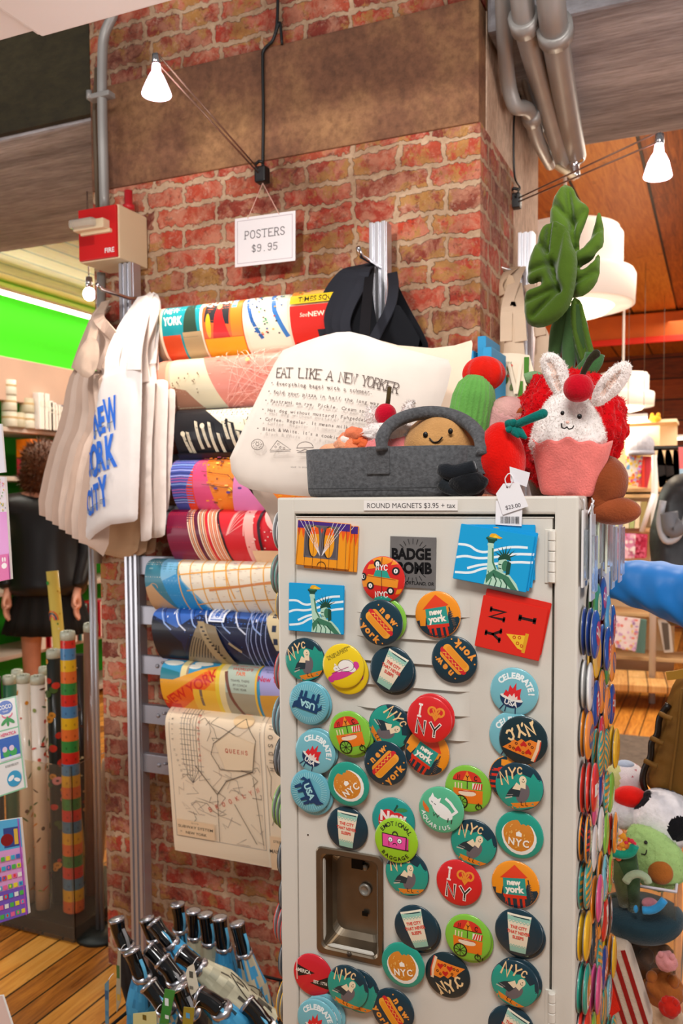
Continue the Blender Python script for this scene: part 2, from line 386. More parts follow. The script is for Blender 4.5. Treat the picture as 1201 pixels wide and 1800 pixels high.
class Cushion:
    """a filled outline with real thickness: front and back sheets meeting at the seam, in the local XZ plane facing -Y"""
    def __init__(s, outline, thick, puff=.04, res=.012, wr=0, wsc=12, bend=None, seed=0):
        s.o = outline; s.t = thick; s.pf = puff; s.wr = wr; s.ws = wsc; s.bend = bend; s.res = res; s.seed = seed
    def h(s, u, v):
        d = bdist((u, v), s.o) if inside((u, v), s.o) else 0
        k = min(1, d/s.pf); return s.t/2*sqrt(max(0, 1-(1-k)**2)), k
    def pt(s, u, v, off=0, side=-1):
        h, k = s.h(u, v)
        w_ = s.wr*k*noise.noise(Vector((u*s.ws+s.seed, v*s.ws*.35, s.seed))) if s.wr else 0
        y = side*(h+off) + w_ + (s.bend(u, v) if s.bend else 0)
        return (u, y, v)
    def mesh(s, mb, col, cfn=None):
        o = []
        for i in range(len(s.o)):
            a = s.o[i-1]; b = s.o[i]; l = sqrt((a[0]-b[0])**2+(a[1]-b[1])**2); n = max(1, int(l/s.res))
            o += [(a[0]+(b[0]-a[0])*j/n, a[1]+(b[1]-a[1])*j/n) for j in range(n)]
        xs = [p[0] for p in o]; ys = [p[1] for p in o]; pts = []; r = s.res
        i = 0; y = min(ys)
        while y < max(ys):
            x = min(xs) + (r/2 if i % 2 else 0)
            while x < max(xs):
                if inside((x, y), o) and bdist((x, y), o) > r*.55: pts.append((x, y))
                x += r
            y += r*.87; i += 1
        n = len(o); V = [Vector(p) for p in o] + [Vector(p) for p in pts]
        res = delaunay_2d_cdt(V, [], [list(range(n))], 1, 1e-7)
        vv = res[0]; ff = res[2]
        for side in (-1, 1):
            vs = [s.pt(p.x, p.y, 0, side) for p in vv]
            fs = [tuple(f) if side < 0 else tuple(f)[::-1] for f in ff]
            cl = [hx(cfn(*((sum(vv[i].x for i in f)/len(f)), (sum(vv[i].y for i in f)/len(f))))) for f in ff] if cfn else col
            mb.add(vs, fs, cl)
        return mb
    def fn(s): return lambda u, v, o: s.pt(u, v, o + .0005)
def pxo(pts, Y, org):
    """outline given on the photo -> local XZ metres on the upright plane y = Y, about org"""
    return [((lambda p: (p.x-org[0], p.z-org[2]))(at(u, v, y=Y))) for u, v in pts]
# ================================================================== THE SETTING
def math_node(nt, op, a, b=None):
    n = nt.nodes.new('ShaderNodeMath'); n.operation = op
    for i, k in enumerate((a, b)):
        if k is None: continue
        if isinstance(k, (int, float)): n.inputs[i].default_value = k
        else: nt.links.new(k, n.inputs[i])
    return n.outputs[0]
def ramp(nt, fac, stops, interp='LINEAR'):
    r = nt.nodes.new('ShaderNodeValToRGB'); r.color_ramp.interpolation = interp; e = r.color_ramp.elements
    while len(e) < len(stops): e.new(.5)
    for i, (p, c) in enumerate(stops): e[i].position = p; e[i].color = hx(c)
    nt.links.new(fac, r.inputs[0]); return r.outputs[0]
def noise_n(nt, vec, sc, det=5, rough=.6, dist=0):
    n = nt.nodes.new('ShaderNodeTexNoise'); n.inputs['Scale'].default_value = sc; n.inputs['Detail'].default_value = det
    n.inputs['Roughness'].default_value = rough; n.inputs['Distortion'].default_value = dist; nt.links.new(vec, n.inputs['Vector']); return n
def mixc(nt, f, a, b, mode='MIX'):
    x = nt.nodes.new('ShaderNodeMix'); x.data_type = 'RGBA'; x.blend_type = mode
    for i, k in ((0, f), (6, a), (7, b)):
        if isinstance(k, (int, float)): x.inputs[i].default_value = k
        elif isinstance(k, (str, tuple)): x.inputs[i].default_value = hx(k)
        else: nt.links.new(k, x.inputs[i])
    return x.outputs[2]
def bump_to(nt, b, h, st=.5, dist=.01):
    bp = nt.nodes.new('ShaderNodeBump'); bp.inputs['Strength'].default_value = st; bp.inputs['Distance'].default_value = dist
    nt.links.new(h, bp.inputs['Height']); nt.links.new(bp.outputs[0], b.inputs['Normal'])
def brick_mat(name, axis, shift=0.0):
    m, nt, b = new_mat(name); L = nt.links
    tc = nt.nodes.new('ShaderNodeTexCoord'); sp = nt.nodes.new('ShaderNodeSeparateXYZ'); L.new(tc.outputs['Object'], sp.inputs[0])
    n0 = noise_n(nt, tc.outputs['Object'], 9, 3); n1 = noise_n(nt, tc.outputs['Object'], 45, 3)
    wob = math_node(nt, 'ADD', math_node(nt, 'MULTIPLY', math_node(nt, 'SUBTRACT', n0.outputs['Fac'], .5), .038), math_node(nt, 'MULTIPLY', math_node(nt, 'SUBTRACT', n1.outputs['Fac'], .5), .030))
    cb = nt.nodes.new('ShaderNodeCombineXYZ')
    L.new(math_node(nt, 'ADD', math_node(nt, 'ADD', sp.outputs[axis], shift), wob), cb.inputs[0])
    L.new(math_node(nt, 'ADD', sp.outputs['Z'], wob), cb.inputs[1])
    br = nt.nodes.new('ShaderNodeTexBrick'); L.new(cb.outputs[0], br.inputs['Vector'])
    br.inputs['Scale'].default_value = 1; br.inputs['Brick Width'].default_value = .20; br.inputs['Row Height'].default_value = .058; br.squash = .62; br.squash_frequency = 2
    br.inputs['Mortar Size'].default_value = .0075; br.inputs['Mortar Smooth'].default_value = .35; br.inputs['Bias'].default_value = 0
    br.offset = .5; br.inputs['Color1'].default_value = (0, 0, 0, 1); br.inputs['Color2'].default_value = (1, 1, 1, 1); br.inputs['Mortar'].default_value = (.5, .5, .5, 1)
    bcol = ramp(nt, br.outputs['Color'], [(0, '6e2618'), (.2, 'cc3418'), (.45, 'd8482a'), (.6, 'c4502e'), (.75, '843a2a'), (.88, 'e0421e'), (1, '6a2a20')])
    tex = noise_n(nt, tc.outputs['Object'], 70, 8, .75)
    bcol = mixc(nt, math_node(nt, 'MULTIPLY', tex.outputs['Fac'], .3), bcol, 'd07a64')
    # patches of pale old paint and of smeared tan mortar
    p1 = noise_n(nt, tc.outputs['Object'], 17, 8, .72, .6); f1 = ramp(nt, p1.outputs['Fac'], [(.44, '000000'), (.56, 'ffffff')])
    bcol = mixc(nt, math_node(nt, 'MULTIPLY', f1, .6), bcol, 'e8a888')
    p2 = noise_n(nt, tc.outputs['Object'], 7.5, 8, .75, .4); f2 = ramp(nt, p2.outputs['Fac'], [(.53, '000000'), (.57, 'ffffff')])
    bcol = mixc(nt, math_node(nt, 'MULTIPLY', f2, .8), bcol, 'cc9850')
    p3 = noise_n(nt, tc.outputs['Object'], 55, 9, .8, .3); f3 = ramp(nt, p3.outputs['Fac'], [(.55, '000000'), (.62, 'ffffff')]); bcol = mixc(nt, math_node(nt, 'MULTIPLY', f3, .5), bcol, 'eec4ac')
    p4 = noise_n(nt, tc.outputs['Object'], 38, 9, .8, .3); f4 = ramp(nt, p4.outputs['Fac'], [(.56, '000000'), (.62, 'ffffff')]); bcol = mixc(nt, math_node(nt, 'MULTIPLY', f4, .6), bcol, '5a2a22')
    mort = mixc(nt, n1.outputs['Fac'], 'c49a74', 'f0d0b0')
    c = mixc(nt, br.outputs['Fac'], bcol, mort)
    dirt = noise_n(nt, tc.outputs['Object'], 3.1, 6, .7); dc = ramp(nt, dirt.outputs['Fac'], [(.32, '8a7464'), (.62, 'ffffff')])
    c = mixc(nt, 1.0, c, dc, 'MULTIPLY')
    L.new(c, b.inputs['Base Color']); b.inputs['Roughness'].default_value = .85
    h = math_node(nt, 'ADD', math_node(nt, 'MULTIPLY', br.outputs['Fac'], -1.0), math_node(nt, 'MULTIPLY', tex.outputs['Fac'], .8))
    h = math_node(nt, 'ADD', h, math_node(nt, 'MULTIPLY', p1.outputs['Fac'], .8))
    bump_to(nt, b, h, .9, .008); return m
def concrete_mat(name, a, bb, c, sc=3, st=(1, 1, 1)):
    m, nt, b = new_mat(name); tc = nt.nodes.new('ShaderNodeTexCoord'); mp = nt.nodes.new('ShaderNodeMapping')
    mp.inputs['Scale'].default_value = st; nt.links.new(tc.outputs['Object'], mp.inputs[0])
    n1 = noise_n(nt, mp.outputs[0], sc, 8, .65, .3); n2 = noise_n(nt, mp.outputs[0], sc*14, 6, .7)
    col = ramp(nt, n1.outputs['Fac'], [(.3, a), (.5, bb), (.7, c)])
    g = ramp(nt, n2.outputs['Fac'], [(.3, 'b0a8a0'), (.6, 'ffffff')]); col = mixc(nt, .8, col, g, 'MULTIPLY')
    nt.links.new(col, b.inputs['Base Color']); b.inputs['Roughness'].default_value = .8
    bump_to(nt, b, math_node(nt, 'ADD', n1.outputs['Fac'], n2.outputs['Fac']), .5, .01); return m
def plank_mat(name, along, wid, cols, rough=.45, gap='1c0e06', shift=0, ln=2.4):
    """boards running along an axis; each with its own tone, knots and grain"""
    m, nt, b = new_mat(name); L = nt.links; tc = nt.nodes.new('ShaderNodeTexCoord')
    sp = nt.nodes.new('ShaderNodeSeparateXYZ'); L.new(tc.outputs['Object'], sp.inputs[0])
    A, B = (sp.outputs['Y'], sp.outputs['X']) if along == 'Y' else (sp.outputs['X'], sp.outputs['Y'])
    if along == 'XZ': A, B = sp.outputs['X'], sp.outputs['Z']
    cb = nt.nodes.new('ShaderNodeCombineXYZ'); L.new(A, cb.inputs[0]); L.new(B, cb.inputs[1])
    br = nt.nodes.new('ShaderNodeTexBrick'); L.new(cb.outputs[0], br.inputs['Vector']); br.offset = .37; br.offset_frequency = 3
    br.inputs['Scale'].default_value = 1; br.inputs['Brick Width'].default_value = ln; br.inputs['Row Height'].default_value = wid
    br.inputs['Mortar Size'].default_value = .0035 if wid < .15 else .008; br.inputs['Mortar Smooth'].default_value = .2
    br.inputs['Color1'].default_value = (0, 0, 0, 1); br.inputs['Color2'].default_value = (1, 1, 1, 1)
    mp = nt.nodes.new('ShaderNodeMapping'); mp.inputs['Scale'].default_value = (2.2, 26, 1); L.new(cb.outputs[0], mp.inputs[0])
    ad = nt.nodes.new('ShaderNodeVectorMath'); ad.operation = 'ADD'; L.new(mp.outputs[0], ad.inputs[0])
    sc = nt.nodes.new('ShaderNodeVectorMath'); sc.operation = 'SCALE'; sc.inputs['Scale'].default_value = 13; L.new(br.outputs['Color'], sc.inputs[0]); L.new(sc.outputs[0], ad.inputs[1])
    g = noise_n(nt, ad.outputs[0], 1.6, 8, .7, 1.2)
    f = math_node(nt, 'ADD', math_node(nt, 'MULTIPLY', g.outputs['Fac'], .75), math_node(nt, 'MULTIPLY', br.outputs['Color'], .28))
    col = ramp(nt, f, [(.28, cols[0]), (.45, cols[1]), (.62, cols[2]), (.85, cols[3])])
    k = noise_n(nt, tc.outputs['Object'], 9, 4, .6); kf = ramp(nt, k.outputs['Fac'], [(.64, '000000'), (.72, 'ffffff')])
    col = mixc(nt, math_node(nt, 'MULTIPLY', kf, .55), col, cols[0])
    col = mixc(nt, br.outputs['Fac'], col, gap)
    L.new(col, b.inputs['Base Color']); b.inputs['Roughness'].default_value = rough
    bump_to(nt, b, math_node(nt, 'SUBTRACT', math_node(nt, 'MULTIPLY', g.outputs['Fac'], .3), br.outputs['Fac']), .5, .004); return m
BR_X = brick_mat('old_red_brick', 'X', .06); BR_Y = brick_mat('old_red_brick_side', 'Y', .03)
CONC_W = concrete_mat('warm_bare_concrete', '553425', '80543a', 'a87a50', 3.5)
CONC_G = concrete_mat('grey_beam_concrete', '7c787c', 'a8a4a8', 'd2d0d4', 2.2, (.35, 3, 1))
CONC_SHADE = concrete_mat('shaded_beam_concrete', '28220f', '383018', '484028', 2.5, (.5, 2, 1))  # shade on the beam's front face, put into a dark olive colour
CONC_P = concrete_mat('painted_post_concrete', 'b08b70', 'cfae94', 'e0c4ac', 6, (1, 1, .4))
WOODF = plank_mat('pine_floor', 'Y', .083, ['6a3410', 'bc7428', 'e09a40', 'f0b862'], .4)
WOODC = plank_mat('stained_ceiling_boards', 'Y', .34, ['6e3610', 'aa6020', 'd08838', 'e8a850'], .5, '140a05', ln=9)
def plate(name, c, d, m, bev=0):
    return struct(MB().box(c, d, 'ffffff', bev).build(name, m))
plate('floor', (-1, 5, -.05), (12, 14, .1), WOODF)
plate('ceiling', (-1.5, 6.9, 2.95), (13, 7.8, .1), WOODC)
# brick pillar: front and right side are one column with a concrete band
pz = 2.285
bm_ = MB(); bm_.box((-1.103, YW+.03, pz/2), (1.14, .06, pz), 'ffffff'); bm_.box((-1.103, YW+.03, 2.92), (1.14, .06, .7), 'ffffff')
struct(bm_.build('wall_front', BR_X))
plate('wall_right_side', (-.563, YW+.06+.15, pz/2), (.06, .30, pz), BR_Y)
struct(MB().box((-1.103, YW+.028, 2.427), (1.135, .07, .285), 'ffffff', .004).build('trim_1', CONC_W))
struct(MB().box((-.60, YW+.21, 2.86), (.135, .30, 1.15), 'ffffff', .004).build('trim_2', CONC_P))
struct(MB().box((-.62, 2.60, 1.6), (.175, .36, 3.2), 'ffffff', .012).build('trim_3', CONC_P))
plate('wall_pillar_core', (-1.14, 2.45, 1.6), (1.0, .62, 3.2), CONC_P)
# concrete beams and white bulkhead overhead
struct(MB().box((-4.83, 2.55, 2.9), (6.3, .92, .8), 'ffffff', .01).build('trim_4', CONC_G))
struct(MB().box((-4.83, 2.085, 2.905), (6.3, .03, .79), 'ffffff', .004).build('trim_5', CONC_SHADE))  # thin front plate of the left beam, its shade painted in
struct(MB().box((1.75, 2.48, 2.9), (4.55, .78, .8), 'ffffff', .01).build('trim_6', CONC_G))
WHITEP = mat('white_painted_board', 'f8f2f2', .7, bump=.2, bscale=30)
WHB = MB(); WHB.box((-.70, 1.165, 2.36), (1.05, .41, .12), 'ffffff', .004); WHB.box((-2.2, 1.13, 2.375), (1.95, .48, .12), 'ffffff', .004)
WHB.box((-1.228, 1.16, 2.33), (.012, .42, .05), 'ffffff', .003)
struct(WHB.build('trim_7', WHITEP))
# left wall: lime green paint over shelving
GREEN = mat('lime_wall_paint', '3fe000', .7, bump=.1, bscale=40)
plate('wall_left', (-4.5, 6.2, 1.4), (.1, 8, 2.8), GREEN)
struct(MB().box((-4.86, 6.45, 2.86), (6.35, 6.9, .06), 'f4e6c8', .004).build('trim_8', plank_mat('pale_ceiling_boards', 'Y', .16, ['a07438', 'c49a54', 'd6b474', 'e2c68c'], .5, '4a3010', ln=6)))
WALLB = plank_mat('brown_back_boards', 'XZ', .22, ['4a1c08', '84380f', 'a84c16', 'c0661f'], .6, '2a0f05')
plate('wall_back', (-1, 9.9, 1.45), (12, .1, 2.9), WALLB)
struct(MB().box((1.0, 7.6, 2.78), (6, .16, .2), 'ffffff', .01).build('trim_9', mat('orange_timber_beam', 'd8641a', .6, var=.2, vscale=5)))
struct(MB().box((1.0, 7.50, 2.66), (6, .03, .05), 'ffffff', .005).build('trim_10', mat('red_painted_pipe', 'e02a10', .5)))
# ================================================================== LEFT AISLE
def light_strip(name, label, c, d, st, col='fff4e0'):
    t = thing(name, label, 'light', c)
    MB().box((0, 0, .012), (d[0]*1.02, d[1]*1.01, .02), 'e8e4e0').build('housing', mat('white_metal', 'ece8e4', .4), t)
    if d[1] < 1:
        for q in (-.35, .35): MB().tube([(q*d[0], 0, .02), (q*d[0], 0, 2.9-c[2])], .0015, 'd8d4d0', 6).build('hanger_wire', mat('old_cable', '5c4c3a', .6), t)
    MB().box((0, 0, -.004), (d[0], d[1], .02), 'ffffff', .004).build('diffuser', mat('lit_diffuser_'+name, 'ffffff', .5, emit=(col, st)), t)
    return t
light_strip('cove_light_strip', 'long bright white light strip running above the lime green wall', (-4.3, 6.2, 2.755), (.05, 7.6, .02), 9)
area('cove_glow', (-4.1, 5.6, 2.73), (0, radians(-35), 0), .12, 4.5, 24, (1, 1, .9))
sh = thing('shelving_unit', 'long built-in shelf unit with green back and beige cornice along the left wall', 'shelf', (-4.2, 6, 0))
BEIGE = mat('beige_cornice', 'c9a58e', .7, var=.08, vscale=3, bump=.2, bscale=12)
SHELFM = mat('pale_shelf_board', 'cdb9a8', .6, var=.05)
MB().box((.12, 0, 2.15), (.06, 7.4, .27), 'ffffff', .006).build('cornice', BEIGE, sh)
MB().box((0, 0, 2.26), (.28, 7.4, .03), 'ffffff', .004).build('top_board', BEIGE, sh)
MB().box((-.235, 0, 1.1), (.02, 7.4, 2.2), 'ffffff').build('back_panel', mat('green_shelf_back', '1f9a0c', .7), sh)
for z in (1.84, 1.535, 1.2, .82, .42, .06):
    MB().box((-.03, 0, z), (.36, 7.4, .028), 'ffffff', .004).build('shelf_board', SHELFM, sh)
def wy_(u): return at(u, 760, x=-4.07).y
def shelf_item(kind, y, z, col, s, lab, cat, grp, x=-4.07):
    t = MB(); rnd = random.Random(int(y*1000)+int(z*50))
    if kind == 'candle':
        t.lathe([(0, 0), (s[0], 0), (s[0]*1.03, .01), (s[0], s[1]), (s[0]*.93, s[1]), (s[0]*.93, s[1]*.88), (0, s[1]*.86)], col, 20)
        t.lathe([(s[0]*1.01, s[1]*.3), (s[0]*1.015, s[1]*.32), (s[0]*1.015, s[1]*.68), (s[0]*1.01, s[1]*.7)], 'c0a070', 20)
    elif kind == 'book':
        t.box((0, 0, s[1]/2), (.14, s[0], s[1]), col, .002); t.box((.001, 0, s[1]/2), (.139, s[0]*.7, s[1]*.985), 'efe6d8'); t.box((.071, 0, s[1]*.7), (.002, s[0]*.7, s[1]*.15), 'e8e0d0')
    else:
        t.box((0, 0, s[1]/2), (.12, s[0], s[1]), col, .003); t.box((.061, 0, s[1]*.5), (.002, s[0]*.7, s[1]*.45), 'f3e4c8'); t.box((.0612, 0, s[1]*.5), (.0024, s[0]*.4, s[1]*.15), '884020')
    o = t.build({'candle': 'jar_candle', 'book': 'book', 'box': 'boxed_gift'}[kind], M_plastic()); o.location = (x, y, z); return tag(o, lab, cat, grp)
zs = 1.855
for i, (y, z) in enumerate([(wy_(17), zs), (wy_(31), zs), (wy_(48), zs), (wy_(17), zs+.098), (wy_(48), zs+.098), (wy_(17), zs+.196)]):
    shelf_item('candle', y, z, ['c8bea8', 'b8ac90', 'd0c8b4'][i % 3], (.046, .095), ['white jar candle at the bottom of the tallest candle stack on the upper shelf', 'pale jar candle standing alone between the two candle stacks', 'white jar candle at the bottom of the shorter candle stack', 'white jar candle in the middle of the tallest candle stack', 'white jar candle on top of the shorter candle stack', 'white jar candle on top of the tallest candle stack'][i], 'candle', 'jar candles on the upper shelf')
for i, (y, c, h) in enumerate([(wy_(61), 'efe8e4', .27), (wy_(68), 'f2eeea', .27), (wy_(75), 'e6dcd8', .22), (wy_(80), 'ece6e4', .21), (wy_(86), '2f5f86', .2), (wy_(91), '3a6f96', .2), (wy_(96), '7f4050', .19), (wy_(101), '2c4a6c', .2)]):
    shelf_item('book', y, zs, c, (.060 if i < 4 else .045, h*.86), ['tall white book next to the candles on the upper shelf', 'tall white book, second from the candles', 'shorter white book, third from the candles', 'shorter white book beside the blue books', 'blue book beside the white books on the upper shelf', 'light blue book, second of the coloured books on the upper shelf', 'maroon book between two blue books on the upper shelf', 'dark blue book nearest the tote bags on the upper shelf'][i], 'book', 'books on the upper shelf')
zs = 1.55
nm = ['orange', 'dark red', 'orange', 'crimson', 'pink', 'orange', 'red', 'brown', 'pale pink', 'teal', 'orange', 'white']
for i, (y, z, c) in enumerate([(4.36, .12, 'f07a14'), (4.52, .12, '8a2410'), (4.68, .12, 'e8861c'), (4.36, 0, 'c8283c'), (4.5, 0, 'e89090'), (4.64, 0, 'f07a14'), (4.8, 0, 'b83020'), (4.96, 0, '6a3018'), (4.80, .12, 'dca090'), (5.1, 0, '2f7f7a'), (5.24, 0, 'e86a10'), (5.38, 0, 'e8dcd0')]):
    shelf_item('box', y, zs+z, c, (.13, .118), nm[i]+' boxed gift on the second shelf, '+('upper layer, ' if z else 'lower layer, ')+['nearest the camera', 'second from the camera', 'third from the camera', 'nearest the camera', 'second in line', 'third in line', 'fourth in line', 'fifth in line', 'fourth from the camera', 'sixth in line', 'seventh in line', 'at the far end of the line'][i], 'box', 'boxed gifts on the second shelf')
for i in range(14):
    shelf_item('book', 4.3+i*.075, 1.215, ['2a5a3a', '1f3a2c', '8a8070', '304838', '6a2020', '204030', 'c0b090'][i % 7], (.06, .2+.02*(i % 3)), ['green', 'dark green', 'tan', 'green-grey', 'dark red', 'deep green', 'cream'][i % 7]+' book on the third shelf, number '+'one two three four five six seven eight nine ten eleven twelve thirteen fourteen'.split()[i]+' from the near end', 'book', 'books on the third shelf')
for i in range(10):
    shelf_item('book', 4.35+i*.1, .435, ['b01c24', 'c8283a', 'e8a0a0', '8a1018', '3a7a78'][i % 5], (.07, .25), ['red', 'crimson', 'pink', 'dark red', 'teal'][i % 5]+' book on the low shelf, number '+'one two three four five six seven eight nine ten'.split()[i]+' from the near end', 'book', 'books on the low shelf')
# ------------------------------------------------------------------ the woman seen from behind
def skin_obj(name, pts, edges, rad, m, parent, sub=2, root=0, col='ffffff'):
    me = bpy.data.meshes.new(name); me.from_pydata(pts, edges, []); o = bpy.data.objects.new(name, me); COL.objects.link(o)
    md = o.modifiers.new('skin', 'SKIN'); md.use_smooth_shade = True
    sv = me.skin_vertices[0].data
    for i, r in enumerate(rad): sv[i].radius = (r, r) if not isinstance(r, tuple) else r
    for i in range(len(pts)): sv[i].use_root = (i == root)
    s2 = o.modifiers.new('sub', 'SUBSURF'); s2.levels = s2.render_levels = sub
    dg = bpy.context.evaluated_depsgraph_get(); ev = bpy.data.meshes.new_from_object(o.evaluated_get(dg)); bpy.data.objects.remove(o)
    ev.name = name; ev.materials.clear(); ev.materials.append(m)
    o = bpy.data.objects.new(name, ev); COL.objects.link(o); o.parent = parent
    for p in ev.polygons: p.use_smooth = True
    return o
def hand_pts(w, d, side, curl=.35):
    """a relaxed hand: palm, four unequal bent fingers, thumb from the palm's side"""
    w = Vector(w); d = Vector(d).normalized(); s_ = Vector(side).normalized(); n = d.cross(s_)
    P = [w, w + d*.045, w + d*.085]; E = [(0, 1), (1, 2)]; R_ = [.022, (.032, .016), (.034, .014)]
    for i, (o, l) in enumerate([(-.03, .066), (-.01, .076), (.011, .07), (.03, .055)]):
        b = w + d*.09 + s_*o; k = len(P)
        P += [b, b + d*l*.4 + n*l*.12*curl, b + d*l*.7 + n*l*.45*curl, b + d*l*.88 + n*l*.9*curl]; E += [(2, k), (k, k+1), (k+1, k+2), (k+2, k+3)]; R_ += [.0095, .009, .0085, .0075]
    k = len(P); t = w + d*.03 - s_*.03
    P += [t, t + d*.03 - s_*.02, t + d*.055 - s_*.025 + n*.012]; E += [(1, k), (k, k+1), (k+1, k+2)]; R_ += [.012, .0105, .0085]
    return P, E, R_
SKIN = mat('skin', 'd99a80', .5, var=.05, vscale=30)
wp = at(80, 900, y=4.0); wx, wy = wp.x, wp.y
woman = thing('person', 'person from behind in black leather jacket and black pleated skirt, brown bobbed hair', 'person', (wx, wy, 0))
woman.rotation_euler = (0, 0, radians(25))
P = [(0, 0, .93), (0, 0, 1.1), (0, .01, 1.28), (0, .02, 1.42), (0, .01, 1.48), (0, .0, 1.54), (0, -.01, 1.62), (0, -.01, 1.67)]
E = [(i, i+1) for i in range(7)]; Rr = [(.15, .11), (.125, .095), (.15, .10), (.10, .07), (.05, .05), (.06, .065), (.078, .092), (.06, .07)]
for sx in (-1, 1):
    k = len(P)
    P += [(sx*.09, 0, .84), (sx*.1, -.01, .48), (sx*.1, .01, .28), (sx*.1, .02, .09), (sx*.11, -.07, .03), (sx*.12, -.14, .025)]
    E += [(0, k), (k, k+1), (k+1, k+2), (k+2, k+3), (k+3, k+4), (k+4, k+5)]; Rr += [.085, .055, .052, .036, .033, .025]
    k = len(P)
    P += [(sx*.17, .01, 1.39), (sx*.22, .03, 1.12), (sx*.2, -.08, .9)]; E += [(3, k), (k, k+1), (k+1, k+2)]; Rr += [.055, .042, .026]
    hp, he, hr = hand_pts((sx*.2, -.1, .86), (0, -.25, -1), (0, 1, -.2))
    o = len(P); P += [tuple(p) for p in hp]; E += [(a+o, b+o) for a, b in he] + [(k+2, o)]; Rr += hr
skin_obj('body', P, E, Rr, SKIN, woman)
LEATHER = mat('black_leather', '161314', .34, bump=.35, bscale=22)
P = [(0, 0, .80), (0, 0, .95), (0, 0, 1.1), (0, .01, 1.28), (0, .02, 1.41), (0, .01, 1.46)]
E = [(i, i+1) for i in range(5)]; Rr = [(.29, .21), (.25, .18), (.22, .16), (.235, .155), (.15, .11), (.08, .08)]
for sx in (-1, 1):
    k = len(P); P += [(sx*.185, .01, 1.385), (sx*.235, .03, 1.12), (sx*.21, -.08, .92), (sx*.205, -.09, .885)]; E += [(4, k), (k, k+1), (k+1, k+2), (k+2, k+3)]; Rr += [.078, .066, .05, .045]
skin_obj('jacket', P, E, Rr, LEATHER, woman)
sk = MB(); n = 72; vs = []
for i, (z, r) in enumerate([(.86, .19), (.78, .21), (.7, .235), (.62, .26), (.618, .25), (.8, .19)]):
    for j in range(n):
        a = 2*pi*j/n; q = r*(1+(.045*cos(18*a) if 0 < i < 5 else 0)); vs.append((q*cos(a), q*.72*sin(a), z))
sk.add(vs, [(i*n+j, i*n+(j+1) % n, (i+1)*n+(j+1) % n, (i+1)*n+j) for i in range(5) for j in range(n)], '0b0a0b'); sk.build('pleated_skirt', mat('black_cloth', '0b0a0b', .8), woman)
hm = MB()
hm.ball((0, .0, 1.61), (.125, .135, .135), '3a2010', 4, lambda p: p*(1+.05*noise.noise(Vector((atan2(p.y, p.x)*9, p.z*1.5, 0)))))
hm.ball((0, .02, 1.53), (.145, .125, .11), '4a2812', 4, lambda p: p*(1+.07*noise.noise(Vector((atan2(p.y, p.x)*11, p.z, 3)))))
hm.fuzz(3000, .03, '6a3c1c', .004)
hm.build('hair', mat('brown_hair', '5e3212', .6, var=.5, vscale=40, bump=.8, bscale=60), woman)
bt = MB()
for sx in (-1, 1):
    bt.tube([(sx*.1, .01, .24), (sx*.1, .02, .12), (sx*.1, .02, .05)], [.055, .05, .052], '101010', 14)
    bt.box((sx*.11, -.06, .03), (.1, .25, .06), '101010', .02)
bt.build('boots', mat('black_boot_leather', '101010', .4), woman)
